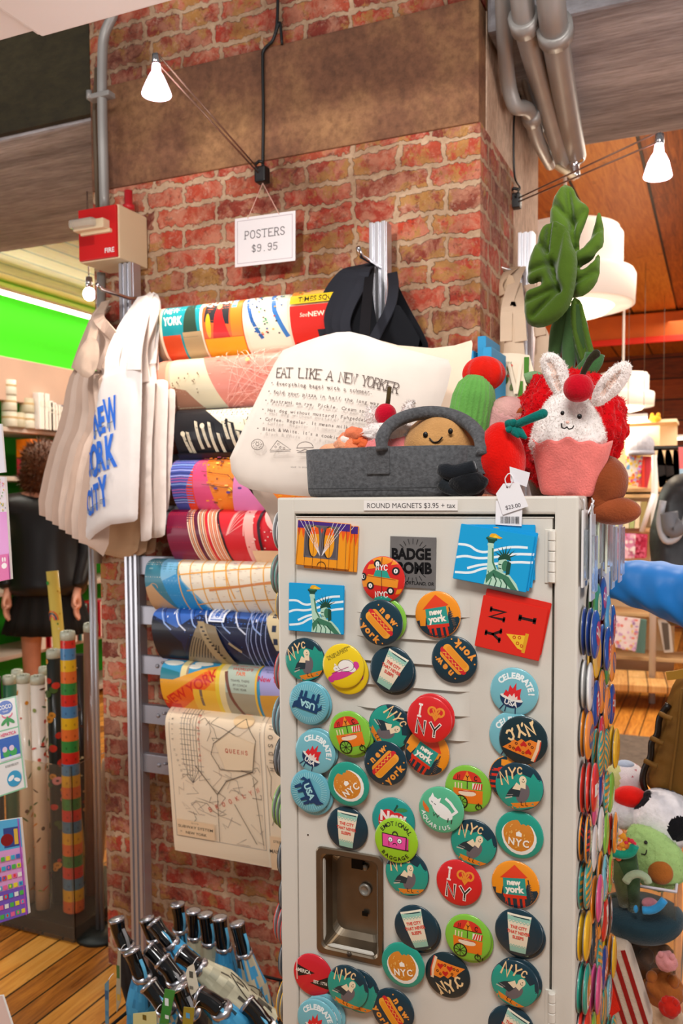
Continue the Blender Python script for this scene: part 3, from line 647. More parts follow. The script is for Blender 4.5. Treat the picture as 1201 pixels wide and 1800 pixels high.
# ================================================================== wrapping paper and the bin
def cylfn(r, x=0, y=0, a0=-pi/2): return lambda u, v, o: (x + (r+o)*cos(a0+u/r), y + (r+o)*sin(a0+u/r), v)
bin_ = thing('paper_bin', 'smoky clear acrylic bin on the floor holding rolls of gift wrap', 'bin', (-2.1, 2.33, 0))
ACR = mat('smoky_acrylic', 'eee2d0', .04, trans=.96, ior=1.05, spec=.5)
for c, d in (((0, -.22, .29), (.52, .008, .56)), ((0, .22, .29), (.52, .008, .56)), ((.256, 0, .29), (.008, .44, .56)), ((-.256, 0, .29), (.008, .44, .56))):
    MB().box(c, d, 'ffffff').build('panel', ACR, bin_)
MB().box((0, 0, .03), (.5, .42, .04), '1c1711', .005).build('base', mat('dark_bin_base', '2a2218', .5), bin_)
GL = ['b8c8b8', 'd8d4c8']
def roll(px, vt, y, r, kind, lab, lean=(0, 0), z0=.055, n=1):
    p = at(px, vt, y=y); H = p.z - z0
    t = thing('wrapping_paper_roll', lab, 'wrapping paper', (p.x, y, z0), (lean[1], lean[0], 0), 'rolls of gift wrap in the acrylic bin')
    base = {'lego': 'e03020', 'fruit': 'efe2d4', 'fruit2': 'e8dccc', 'floral': '1d2420', 'yellow': 'e4c65a', 'brown': '8a5f48', 'dark': '241a18', 'green': '2f6a4c', 'pale': 'dcc8bc'}[kind]
    m = MB(); m.lathe([(r*.8, H-.002), (r*.8, H), (r, H), (r, 0), (r*.8, 0), (r*.78, H-.002)], base, 28)
    a = Art(); rnd = random.Random(px)
    W = pi*r
    if kind == 'lego':
        cs = ['d8281c', '4a86b8', 'e8b818', 'e8702c', '2f8a3c']; k = 0; v = H; st = .0375
        while v > .01:
            a.rect(-W, max(0, v-st), W, v, cs[k % 5])
            for j in range(6): a.rect(-W+j*W/3+.004, max(0, v-st*.7), -W+j*W/3+.009, max(0, v-st*.5), ['a81c14', '35689a', 'c09010', 'c05018', '206828'][k % 5])
            k += 1; v -= st
    elif kind in ('fruit', 'fruit2', 'pale'):
        for i in range(int(H*60)):
            u = rnd.uniform(-W, W); v = rnd.uniform(.02, H-.02); c = rnd.choice(['c84a2c', '3f6a38', 'd88a1c', '5a3a2a', 'd8584a', '8a9a50'] if kind != 'pale' else ['c8a898', 'b89888', 'd8b0a0'])
            if rnd.random() < .5: a.ell(u, v, .006, .007, c, n=10)
            else: a.ell(u, v, .003, .012, c, rnd.uniform(0, 3), n=10)
    elif kind in ('floral', 'dark'):
        for i in range(int(H*70)):
            u = rnd.uniform(-W, W); v = rnd.uniform(.02, H-.02); c = rnd.choice(['e86a8a', 'd83a2c', 'e8a03a', 'f0a0a8', '3a6a3c', '486a30'] if kind == 'floral' else ['5a3a30', 'c89a70', '8a2a20', 'd8c8a0'])
            q = rnd.uniform(.006, .016)*(1 if kind == 'floral' else .45)
            a.ell(u, v, q, q*.9, c, n=12)
            if c[0] in 'ef' and kind == 'floral': a.ell(u, v, q*.3, q*.3, '2a1a10', n=8)
    elif kind == 'yellow':
        for i in range(60): a.ell(rnd.uniform(-W, W), rnd.uniform(0, H), .003, .004, rnd.choice(['f0e0a0', 'c89a30', 'd8a838', '5a8a3a']), n=8)
        a.ell(-.004, H-.04, .006, .007, '2f9a3a', n=12)
        for q, c in ((.019, 'e86a30'), (.014, '303a70'), (.009, 'e85a4a')): a.ring(0, H-.17, q, .004, c, a0=0, a1=pi, ry=q*1.6)
    a.apply(m, cylfn(r), .008)
    m.build('paper', M_card(), t)
    if kind in ('lego', 'fruit', 'fruit2', 'floral', 'brown', 'green'):
        c = MB(); c.lathe([(r*1.04, H-.012), (r*1.05, H+.006), (r*.95, H+.016), (r*.6, H+.011), (0, H+.014)], 'c8ccb8', 20)
        for i in range(9):
            q = 2*pi*i/9; c.tube([(r*cos(q), r*sin(q), H), (r*.5*cos(q+.3), r*.5*sin(q+.3), H+.018), (0, 0, H+.012)], .0022, 'e8e8dc', 5)
        c.build('crumpled_film', mat('crinkled_film', 'c4c8b4', .18, spec=.8, bump=.6, bscale=90), t)
    return t
roll(119, 1118, 2.20, .0235, 'lego', 'roll of gift wrap with bright red, blue, yellow and green block stripes')
roll(94, 1150, 2.24, .0225, 'floral', 'roll of dark gift wrap with large pink and red flowers, left of the striped roll')
roll(66, 1196, 2.18, .0225, 'fruit', 'white roll with small fruit and leaves, next to the floral roll')
roll(41, 1194, 2.20, .0215, 'fruit2', 'cream roll with small fruit, further left of the floral roll')
roll(16, 1196, 2.24, .0215, 'green', 'green roll with crumpled film top at the far left of the bin')
roll(-10, 1190, 2.2, .0215, 'dark', 'dark roll at the left end of the bin, cut by the frame')
roll(131, 1003, 2.40, .021, 'yellow', 'yellow gift wrap roll with a rainbow that stands taller than the others', (-.09, 0))
roll(152, 1103, 2.33, .024, 'brown', 'brown roll in clear film just right of the striped roll', (.02, 0))
roll(141, 1150, 2.44, .02, 'dark', 'thin dark patterned roll behind the brown roll')
roll(164, 1330, 2.42, .019, 'pale', 'pale pink roll leaning at the right side of the bin', (.14, 0))
roll(78, 1180, 2.42, .02, 'fruit', 'white patterned roll at the back of the bin behind the floral roll')
roll(30, 1185, 2.42, .02, 'green', 'green roll at the back of the bin between the cream rolls')
# stanchion
pb = at(176, 1645, z=0)
t = thing('display_pole', 'slim grey metal pole on a round black base beside the brick pillar', 'pole', (pb.x, pb.y, 0))
MB().lathe([(0, 0), (.075, 0), (.075, .012), (.02, .022), (0, .022)], '2c3030', 32).build('base', mat('dark_iron', '2b302e', .5, metal=.4), t)
tp = at(176, 955, y=pb.y)
MB().tube([(-.008, 0, .02), (-.006, 0, 1.62)], .0065, 'b0aaa2').tube([(.010, 0, .02), (.008, 0, 1.62)], .0065, 'b0aaa2').build('pole', M_alu(), t)
t.rotation_euler = (0, .0, 0)
# ------------------------------------------------------------------ card racks at the left edge of the frame
def tilt_card(name, px, Y, th, lab, cat, draw, m=None, org=(10, 0)):
    P = [at(u, v, y=Y) for u, v in px]; tl, tr, br_, bl = P; c = bl
    W = (br_-bl).length; H = (tl-bl).length; th = min(th, .006)
    t = thing(name, lab, cat, bl); mb = MB(); Q = [p-c for p in (bl, br_, tr, tl)]; mb.add([(q.x, 0, q.z) for q in Q]+[(q.x, th, q.z) for q in Q], [(0, 1, 2, 3), (7, 6, 5, 4), (0, 4, 5, 1), (1, 5, 6, 2), (2, 6, 7, 3), (3, 7, 4, 0)], 'f2f0ee', False)
    def qf(u, v, o): s_ = u/W; r_ = v/H; q = (Q[0]*(1-s_)+Q[1]*s_)*(1-r_)+(Q[3]*(1-s_)+Q[2]*s_)*r_; return (q.x, -o, q.z)
    a = Art(rectclip(0, 0, W, H)); draw(a, W, H); a.apply(mb, qf, .05); mb.build('printed_panel', m or M_card(), t); return t
def d_seed(a, W, H):
    a.rect(0, 0, W, H, '9fd8b8'); a.rect(.003, .003, W-.004, H-.003, 'f6f6f4')
    h = H/3
    for k in range(3): a.rect(.003, h*k-.001, W-.003, h*k+.002, '8fd0a8')
    x = W-.03
    a.ell(x-.004, H-.020, .022, .015, '3a6ac8'); a.text('COCO', x-.004, H-.018, .009, 'ffffff', bold=.02); a.text('TAHITI', x-.004, H-.028, .004, 'ffffff')
    a.ell(x, H-.034, .016, .010, 'e86a8a', a0=pi, a1=2*pi); a.ell(x, H-.034, .013, .006, 'f6f6f4', a0=pi, a1=2*pi)
    for q in (-.5, .5, 0): a.ell(x+q*.02, H-.050, .004, .011, '2fa04c', q*2)
    a.rect(x-.03, h+.004, x+.026, 2*h-.016, '2a6ac8'); a.text('HEPATICA', x-.002, 2*h-.009, .007, 'e8407a', bold=.02)
    for q in (-.012, .008): a.ell(x+q, h+.018, .010, .009, '3fb45c'); a.ell(x+q-.004, h+.027, .007, .006, 'f0d8f0')
    a.rect(x-.03, h+.004, x+.026, h+.010, 'e8f0ff')
    a.ell(x+.002, h*.42, .02, .017, '3aa8d8'); a.ell(x-.006, h*.46, .009, .005, 'ffffff', .4); a.ell(x+.01, h*.36, .009, .004, 'ffffff', -.4); a.text('EVERYBODY', x, h-.009, .005, '505050')
tilt_card('seed_card_sheet', [(-60, 1243), (28, 1223), (46, 1385), (-45, 1416)], 1.3, .004, 'white sheet of illustrated cards with mint green edge at the left of the frame', 'card', d_seed)
def d_puz(a, W, H):
    a.rect(0, 0, W, H, 'e8a8e0'); a.rect(0, H*.7, W, H, '58b8e8'); a.rect(0, 0, W, H*.3, '7a5ac8')
    rnd = random.Random(5); cs = ['e8402c', 'f0e040', '30b8d8', 'f06aa0', '3a6ac8', 'f4f4f0', '50c050']
    a.rect(W-.055, H*.72, W-.008, H*.92, '304a90'); a.ell(W-.045, H*.80, .02, .014, '8a1420'); a.rect(W-.022, H*.74, W-.010, H*.9, 'e8c04a')
    for r in range(7):
        for c in range(5):
            x = W-.012-c*.0155; y = .010+r*H*.095
            k = cs[(r*3+c*5+rnd.randrange(2)) % 7]; a.rect(x-.006, y-.004, x+.006, y+.006, k)
            if (r+c) % 2: a.ell(x, y+.001, .003, .0035, cs[(r+c*2+1) % 7])
    a.rect(W-.004, 0, W, H, 'b04ac0')
tilt_card('puzzle_box', [(-60, 1452), (35, 1438), (50, 1606), (-55, 1640)], 1.3, .03, 'colourful pink, blue and purple puzzle box with tiny icons at the left of the frame', 'box', d_puz)
def d_pink(a, W, H):
    a.rect(0, 0, W, H, 'e894d8'); a.rect(0, H*.66, W, H, 'f0e4ea'); rnd = random.Random(3)
    for i in range(60): a.ell(W-rnd.uniform(0, .03), rnd.uniform(H*.66, H), .0018, .0018, rnd.choice(['3a4a70', 'e07ab0', '70a060', 'e8c040']), n=8)
    a.rect(0, 0, W, H*.25, 'e0409a'); a.ell(W-.011, H*.14, .007, .006, 'fff4f4'); a.ell(W-.014, H*.2, .002, .005, 'fff4f4'); a.ell(W-.008, H*.2, .002, .005, 'fff4f4')
tilt_card('pink_packet', [(-40, 838), (8, 838), (19, 1018), (-30, 1028)], 1.3, .012, 'pink flower-patterned packet with a small white rabbit at the left edge of the frame', 'packet', d_pink)
tilt_card('white_card', [(-30, 742), (2, 745), (9, 830), (-25, 834)], 1.3, .004, 'plain white card just above the pink packet', 'card', lambda a, W, H: a.rect(0, 0, W, H, 'eceaf2'))
tilt_card('folded_leaflet', [(-10, 1752), (4, 1750), (30, 1830), (-10, 1834)], 1.15, .004, 'pale pink leaflet at the bottom left corner of the frame', 'leaflet', lambda a, W, H: a.rect(0, 0, W, H, 'f4dcd4'))
rk = at(-75, 1200, y=1.34)
t = thing('card_rack', 'white wire card rack at the left edge of the frame', 'rack', (rk.x, 1.34, 0))
MB().tube([(0, 0, 0), (0, 0, 1.7)], .008, 'e8e8e8').lathe([(0, 0), (.14, 0), (.14, .01), (0, .02)], 'e8e8e8').build('post', mat('white_wire', 'e8e8ea', .4), t)
for v in (842, 1232, 1445):
    z = at(-40, v, y=1.3).z - .004
    MB().tube([(0, 0, z), (.03, -.02, z), (.05, -.045, z)], .003, 'e8e8e8', 6).build('peg', mat('white_wire'), t)
# ================================================================== poster rack on the pillar
y0 = YW - .075
rk = thing('poster_rack', 'tall grey aluminium ladder rack with crossbars fixed against the brick pillar', 'rack', (at(236, 900, y=y0).x, y0, 0))
def extrusion(x, z0, z1, w=.044, y=0):
    m = MB(); d = w
    for k in (-1, 0, 1): m.box((x+k*w*.36, y, (z0+z1)/2), (w*.2, d, z1-z0), 'b9b8bd', .0008)
    m.box((x, y+.003, (z0+z1)/2), (w*.98, d-.012, z1-z0), '88888c'); return m
xL = 0; xR = at(669, 500, y=y0).x - rk.location.x; zt = at(235, 464, y=y0).z; zt2 = at(669, 394, y=y0).z
extrusion(xL, 0, zt).build('upright', M_alu(), rk); extrusion(xR, 0, zt2).build('upright', M_alu(), rk)
zr = [at(275, v, y=y0).z for v in (1342, 1256)]; dz = zr[1]-zr[0]
GREYB = mat('grey_bracket_metal', '9c9aa2', .4, metal=.6)
for k in range(9):
    z = zr[0]+dz*k; m = MB(); m.box((xR/2, -.006, z), (xR-.044, .006, .05), 'ffffff', .001).box((xR/2, .002, z+.024), (xR-.044, .02, .004), 'ffffff')
    m.build('crossbar', GREYB, rk)
    m = MB()
    for x in (.075, xR-.075): m.lathe([(.006, 0), (.006, .002), (.0035, .004), (0, .004)], 'd8d8dc', 12, Matrix.Translation((x, -.009, z)) @ Matrix.Rotation(pi/2, 4, 'X'))
    m.build('bolt', GREYB, rk)
    MB().tube([(.12, -.01, z+.012), (.12, -.05, z+.02)], .004, 'c0c0c4', 8).build('peg', GREYB, rk)
class Scroll:
    """a sheet draped forward over a crossbar: profile in (forward, down) with arc length along it"""
    def __init__(s, prof): 
        s.p = [tuple(p) for p in bez([(a, b, 0) for a, b in prof], 40)]; s.L = [0]
        for i in range(1, len(s.p)): s.L.append(s.L[-1]+sqrt((s.p[i][0]-s.p[i-1][0])**2+(s.p[i][1]-s.p[i-1][1])**2))
    def at(s, l):
        l = max(0, min(s.L[-1]-1e-6, l)); i = 1
        while s.L[i] < l: i += 1
        t = (l-s.L[i-1])/(s.L[i]-s.L[i-1]+1e-9); a, b = s.p[i-1], s.p[i]; tx, tz = b[0]-a[0], b[1]-a[1]; q = sqrt(tx*tx+tz*tz)
        return a[0]+tx*t, a[1]+tz*t, -tz/q, tx/q
    def fn(s, crest): 
        def f(u, v, o):
            a, b, na, nb = s.at(crest - v); return (u, -(a+na*o), b+nb*o)
        return f
    def sheet(s, m, W, col, th=.0012):
        n = 36; f = s.fn(0); Lt = s.L[-1]; vs = []; fs = []
        for o in (0, -th):
            for i in range(n+1):
                for u in (0, W): vs.append(f(u, -Lt*i/n, o))
        for i in range(n):
            a = 2*i; fs.append((a, a+2, a+3, a+1)); b = a+2*(n+1); fs.append((b, b+1, b+3, b+2))
            fs.append((a, b, b+2, a+2)); fs.append((a+1, a+3, b+3, b+1))
        m.add(vs, fs, col); return m
def poster(k, pl, base, W, lab, draw, prof=None, inner=None, crest=.05):
    """pl = photo pixel of the poster's top left corner"""
    p = at(pl[0], pl[1], y=y0-.065)
    t = thing('poster', lab, 'poster', (p.x, y0, p.z), (0, 0, 0), 'curled posters on the ladder rack')
    S = Scroll(prof or [(.0, -.02), (.015, -.004), (.045, .0), (.075, -.012), (.085, -.045), (.078, -.085), (.058, -.12), (.035, -.14)])
    m = MB(); S.sheet(m, W, base); a = Art(rectclip(0, -.178, W, .045)) if not prof else Art(rectclip(0, -.5, W, .04)); a.x = (lambda p: (p[0]*1.25+.02, p[1])) if k == 0 else None; draw(a, W); a.apply(m, S.fn(crest), .0065, .0003, .00005)
    m.build('sheet', M_paper(), t)
    r = MB(); r.add(*rollverts(W), inner or 'e6d8c4'); r.build('rolled_layer', M_paper(), t)
    return t
def rollverts(W):
    n = 18; vs = []; fs = []
    for i in range(n+1):
        a = pi*.62 - pi*1.5*i/n
        for u in (.004, W-.004): vs.append((u, -(.030+.026*cos(a)), -.068+.052*sin(a)))
    for i in range(n): fs.append((2*i, 2*i+2, 2*i+3, 2*i+1))
    return vs, fs
def skyl(a, x0, x1, y, hmin, hmax, col, rnd, w=.008, lit=None):
    x = x0
    while x < x1:
        ww = w*rnd.uniform(.7, 1.6); h = rnd.uniform(hmin, hmax); a.rect(x, y, x+ww*.88, y+h, col)
        if lit:
            for j in range(int(h/.006)): a.rect(x+ww*.15, y+j*.006+.002, x+ww*.75, y+j*.006+.0038, lit)
        x += ww
def liberty(a, x, y, s, body='3f7a5c', dark='1e4a38', torch='f0b020', light='b8dcc4'):
    """torch-bearing statue, s = height"""
    T = lambda px, py: (x+px*s, y+py*s)
    for q in range(7):
        an = radians(155-q*21); c0 = (.22, .56); a.poly([T(c0[0]+.06*cos(an+.3), c0[1]+.06*sin(an+.3)), T(c0[0]+.06*cos(an-.3), c0[1]+.06*sin(an-.3)), T(c0[0]+.25*cos(an), c0[1]+.25*sin(an))], dark)
    a.poly([T(-.13, .76), T(-.03, .78), T(.03, .46), T(.12, .34), T(.36, .27), T(.50, .14), T(.58, .0), T(-.1, .0), T(-.07, .2), T(-.09, .45)], light)
    a.poly([T(-.08, .2), T(.05, .33), T(.34, .24), T(.56, .0), T(.44, 0), T(.24, .17), T(.04, .2), T(-.06, .04)], body)
    for q in range(5): a.line([T(-.05+q*.10, .28-q*.035), T(.03+q*.10, .15-q*.02), T(.0+q*.11, .0)], .02*s, dark if q % 2 else body)
    a.line([T(-.03, .70), T(.01, .46), T(.08, .34)], .03*s, body)
    a.ell(*T(.20, .44), .095*s, .125*s, light); a.ell(*T(.245, .43), .06*s, .10*s, body); a.poly([T(.1, .56), T(.14, .61), T(.30, .63), T(.34, .54), T(.22, .55), T(.1, .51)], dark); a.poly([T(.28, .53), T(.345, .5), T(.35, .3), T(.28, .26), T(.27, .42)], dark)
    a.line([T(.13, .44), T(.17, .44)], .018*s, dark); a.line([T(.13, .37), T(.18, .365)], .016*s, dark)
    a.ell(*T(-.08, .77), .06*s, .05*s, light); a.poly([T(-.17, .88), T(.01, .88), T(-.03, .80), T(-.13, .80)], dark); a.ell(*T(-.08, .88), .105*s, .035*s, dark); a.ell(*T(-.08, .90), .085*s, .025*s, body)
    a.poly([T(-.13, .91), T(-.03, .905), T(.07, .905), T(.12, .925), T(.05, .95), T(-.02, .985), T(-.09, .98), T(-.12, .95)], torch); a.poly([T(-.06, .915), T(.05, .92), T(-.02, .955)], 'f8d840')
def p1(a, W):
    a.rect(0, -.185, W, .04, 'f0e4c8')
    a.rect(.006, -.175, .098, .032, '14909a'); a.fit('NEW', .010, .048, -.038, .022, 'f4ecd8', .03); a.fit('YORK', .010, .056, -.068, .022, 'f4ecd8', .03)
    a.poly([(.055, -.12), (.062, -.05), (.068, -.01), (.066, .015), (.070, .015), (.072, -.012), (.082, -.02), (.088, -.06), (.092, -.12)], '2c4434'); a.rect(.055, -.175, .1, -.1, 'b89a70'); a.rect(.006, -.175, .05, -.105, 'd84a20')
    a.rect(.104, -.175, .198, .032, 'e0602a'); a.poly([(.108, -.08), (.118, .032), (.17, .032), (.166, -.09)], '26282c'); a.ell(.1, .02, .028, .02, 'a81c30'); a.ell(.1, .02, .014, .01, '20141c'); a.ring(.1, .02, .03, .004, 'f0e4c8')
    a.text('TIMES', .138, -.008, .016, 'f4ecd8', .1, .03); a.text('SQUARE', .14, -.030, .016, 'f4ecd8', .06, .03)
    a.poly([(.125, -.125), (.135, -.06), (.14, -.045), (.148, -.045), (.153, -.07), (.166, -.125)], 'd01c1c'); a.ell(.144, -.043, .006, .008, 'e8a070'); a.ell(.118, -.09, .006, .03, 'e8a820'); a.rect(.17, -.12, .196, -.03, 'f08020'); a.rect(.172, -.05, .184, .0, '58a0c8')
    a.rect(.106, -.175, .196, -.122, 'e8a820')
    a.rect(.206, -.175, .298, .032, 'f4ead0'); rnd = random.Random(4)
    a.line([(.212, .03), (.209, -.04), (.22, -.09), (.236, -.13)], .008, '2a62a8'); a.line([(.29, .03), (.262, .0), (.264, -.03), (.27, -.07), (.292, -.13)], .01, '3a7ac0')
    a.rect(.226, -.03, .238, .025, '2f8a7a')
    for i in range(60): a.rect(*(lambda x, y: (x, y, x+.004, y+.003))(rnd.uniform(.215, .285), rnd.uniform(-.125, .03)), rnd.choice(['d83a30', '2a62a8', '303030', '40a070', 'e8b040']))
    a.rect(.306, -.04, .44, .032, 'f4c060'); a.rect(.306, -.04, .33, .032, 'f0902a')
    for i in range(90): a.rect(*(lambda x, y: (x, y, x+.006, y+.003))(rnd.uniform(.32, .435), rnd.uniform(-.038, .03)), rnd.choice(['d83a30', 'f4ead0', '3f9a4a', 'f4ead0', '303030', 'e878a0']))
    a.rect(.306, -.062, .44, -.043, 'f0c820'); a.text('TIMES SQUARE', .373, -.0525, .011, '20180c', 0, .01)
    a.rect(.306, -.175, .44, -.066, 'd8261c'); a.text('See', .335, -.086, .009, 'f4ead0', shear=.2); a.text('NEW YORK', .385, -.086, .011, 'f4ead0', bold=.02); skyl(a, .31, .43, -.175, .01, .03, '901810', rnd)
    a.rect(.448, -.175, W-.006, .032, '3aa8b0')
def p2(a, W):
    a.rect(0, -.185, W, .04, 'e8b0a0'); a.rect(0, -.185, .04, .04, 'f0b090')
    for i in range(22): a.rect(.004, -.185+i*.009, .03, -.147+i*.009, 'e09078')
    a.poly([(.045, .04), (.10, .04), (.15, -.05), (.21, -.185), (.045, -.185)], 'd8ccac'); a.poly([(.045, -.185), (.045, -.10), (.09, -.11), (.15, -.185)], 'a87860')
    a.poly([(.1, .04), (W, .04), (W, -.185), (.21, -.185), (.15, -.05)], 'd88474'); rnd = random.Random(8)
    for i in range(220):
        x = rnd.uniform(.11, W-.01); y = rnd.uniform(-.185, .03)
        if x > .1 + (.03-y)*.6: a.rect(x, y, x+rnd.uniform(.004, .016), y+.0012, rnd.choice(['f0b4a4', 'b85c50', 'e89a8a', 'c86a60']))
    for i in range(60): a.line([(rnd.uniform(.2, W), rnd.uniform(-.185, .03))]*1 + [(rnd.uniform(.2, W), rnd.uniform(-.185, .03))], .0008, 'f0b8a8')
    for i in range(16): a.ell(.05+rnd.random()*.09, -.12+rnd.random()*.05, .002, .002, '806850', n=8)
    a.ell(.28, -.05, .006, .004, 'a8b070')
def p3(a, W):
    a.rect(0, -.185, W, .04, '1c1c20'); a.poly([(.09, -.03), (W, -.02), (W, -.185), (.30, -.185)], 'e8dcc0'); rnd = random.Random(2)
    a.fit('MANHATTAN', .1, .26, .002, .007, 'd8ccb0')
    for i in range(26):
        x = .02+i*.021+rnd.uniform(-.004, .004); y = -.045-rnd.uniform(0, .05); w = .015; h = rnd.uniform(.05, .09); s = .012
        a.poly([(x-.002, y+.003), (x+w+.002, y-.001), (x+w+s+.002, y-h), (x+s-.002, y-h)], '14141a'); a.poly([(x, y), (x+w*.62, y-.003), (x+w*.62+s, y-h), (x+s, y-h)], 'ecdfc2')
        for j in range(3): a.line([(x+.003+j*.003, y-.004), (x+.003+j*.003+s, y-h)], .0009, '3a3a3c')
        if i % 3 == 0: a.ell(x+.004, y-.0, .007, .007, 'ecdfc2', n=10)
    a.rect(0, -.185, W, -.142, '101014')
def p4(a, W):
    a.rect(0, -.185, W, .04, 'e8822a'); rnd = random.Random(6)
    a.poly([(0, .04), (.09, .04), (.075, -.07), (.05, -.185), (0, -.185)], '4a58a8'); a.poly([(.085, .0), (.10, .0), (.13, -.185), (.04, -.185), (.062, -.06)], 'd84a78'); a.poly([(.045, -.1), (.07, -.04), (.062, -.185), (.035, -.185)], 'e8401c')
    for i in range(26):
        y = .038-i*.0072
        a.line([(0, y), (.03, y+.002), (.075-.0006*i, y)], .003, rnd.choice(['8aa8e0', '303c80', '6a7ad0', 'a0a8e8', 'b060a0']))
    for i in range(170):
        x = rnd.uniform(.10, W); y = rnd.uniform(-.145, .035); a.rect(x, y, x+rnd.uniform(.003, .014), y+rnd.uniform(.001, .006), rnd.choice(['f0a020', 'f4c030', 'e86018', 'f08828', '80402c', 'f8d060', 'd85a90']))
    for i in range(5): a.line([(.1, .03-i*.03), (.18, .02-i*.03), (.2, .0-i*.03)], .0015, '60301c')
    a.poly([(.17, -.185), (.2, -.06), (.26, -.09), (.3, -.185)], 'd87ab0')
    for i in range(3): a.ell(.14+i*.035, -.1-.01*(i % 2), .006, .003, '5a3a80')
def p5(a, W):
    a.rect(0, -.185, W, .04, 'd01f2c'); a.poly([(0, .04), (.05, .04), (.09, -.185), (0, -.185)], '7a1038'); a.poly([(.045, .04), (.1, .04), (.13, -.185), (.085, -.185)], '5c1034')
    for g, (x, n) in enumerate(((.045, 4), (.078, 4), (.108, 6))):
        for i in range(n):
            xx = x+i*.0058; a.line([(xx, .03-.008*(i % 2)), (xx+.012, -.02), (xx+.022, -.07), (xx+.04, -.185)], .0034, 'f8dcc0' if i % 2 == 0 else 'f0a878')
    a.line([(.145, .04), (.15, -.03), (.17, -.1), (.18, -.185)], .006, '2a1420')
    for i in range(7): a.line([(.18, -.09), (.23, .035-i*.016)], .002, 'f0908c')
    a.line([(.185, -.085), (.235, .03), (.23, -.09)], .003, 'f4b0a8')
    a.line([(.25, -.185), (.245, -.05), (.25, .02), (.3, .03)], .026, 'f0a8a0'); rnd = random.Random(3)
    for i in range(60): a.rect(*(lambda x, y: (x, y, x+.004, y+.003))(rnd.uniform(.24, .31), rnd.uniform(-.14, .035)), rnd.choice(['c82838', 'f8c8c0']))
    a.line([(.28, -.14), (.275, -.06), (.29, -.0), (.30, .0)], .008, '2a1420'); a.ell(.33, -.03, .04, .05, 'f0b0a8'); a.ell(.335, -.035, .028, .036, 'c82030'); a.rect(.25, -.185, .33, -.128, 'f0c8a0')
def p6(a, W):
    a.rect(0, -.185, W, .04, 'f0e6d2'); a.poly([(0, .04), (.07, .04), (.16, -.185), (0, -.185)], '3a7f94'); a.poly([(.045, .04), (.09, .04), (.1, -.06), (.16, -.12), (.2, -.185), (.10, -.185), (.05, -.07)], '7ab8dc'); a.poly([(.055, -.08), (.1, -.06), (.2, -.185), (.09, -.185)], '2490cc')
    a.poly([(0, -.1), (.02, -.09), (.09, -.185), (0, -.185)], 'c8a078'); a.ring(.026, -.10, .012, .002, 'c8a078', n=10, a0=0, a1=3); a.rect(.012, -.05, .024, -.046, '80a8b0')
    rnd = random.Random(11)
    for i in range(9): x = .1+i*.036; a.line([(x, .04), (x+.003, -.04), (x+.02, -.185)], .0032, 'f0b048')
    for i in range(4): y = .01-i*.042; a.line([(.09+i*.02, y-.03), (.2, y-.02), (W, y+.006)], .003, 'f0a838')
    a.line([(.22, .04), (.27, -.12)], .003, 'f0a838'); a.line([(.2, -.1), (W, -.06)], .006, 'd88a50')
    for i in range(180): x = rnd.uniform(.1, W); y = rnd.uniform(-.14, .035); (x > .1 + max(0, -y-.03)*.9) and a.rect(x, y, x+.004+rnd.random()*.006, y+.001, rnd.choice(['c8b0a0', '9a9aa8', 'd8b898']))
    a.ell(.235, .006, .004, .005, '60b868')
def p7(a, W):
    a.rect(0, -.185, W, .04, '3a6ac0'); rnd = random.Random(9); a.poly([(0, -.04), (.08, -.07), (.14, -.03), (W, -.045), (W, -.185), (0, -.185)], '1a2444')
    a.poly([(0, -.05), (.03, -.06), (.09, -.11), (.09, -.185), (0, -.185)], '141824')
    for i in range(9): x = .01+i*.045; a.line([(x, .04), (x+.006, -.01), (x+.03, -.06), (x+.05, -.075)], .004, 'e4ecff' if i % 2 else '9ab8f0'); a.line([(x+.01, .04), (x+.016, -.01), (x+.038, -.06)], .002, '1c3070')
    for i in range(90): x = rnd.uniform(0, W); y = rnd.uniform(-.05, .035); a.rect(x, y, x+.003, y+rnd.uniform(.004, .012), rnd.choice(['dce8ff', '1c3478', '6a98e8', 'f4f8ff']))
    for q, c in ((.024, 'e8f0ff'), (.018, '3a6ac0'), (.012, 'e8f0ff'), (.007, '3a6ac0')): a.rect(.2-q, -.035-q*.6, .2+q, -.012+q, c)
    a.poly([(.085, -.185), (.15, -.05), (.2, -.06), (.25, -.185)], '8c7c60')
    for i in range(13): a.line([(.09+i*.009, -.148), (.122+i*.007, -.085-.002*i)], .0022, '20242c')
    a.poly([(.145, -.05), (.165, -.05), (.225, -.185), (.2, -.185)], 'a89470')
    for i in range(10): a.rect(.155+i*.006, -.062-i*.009, .163+i*.006, -.066-i*.009, '181c28')
    a.line([(.2, -.06), (.29, -.14), (.3, -.06), (.2, -.06)], .0015, '7888a8'); a.line([(.24, -.1), (.27, -.12)], .006, 'a89878')
    for i in range(5): a.line([(.27+i*.012, .04), (.3+i*.012, -.02), (.29+i*.014, -.09), (.30+i*.014, -.185)], .002, 'a0b0e0')
    a.poly([(.35, .04), (.345, -.04), (.37, -.1), (.40, -.185), (W, -.185), (W, .04)], 'd8c8a0')
    for i in range(4): a.rect(.36+i*.004, -.02-i*.03, .372+i*.004, -.035-i*.03, '20304c')
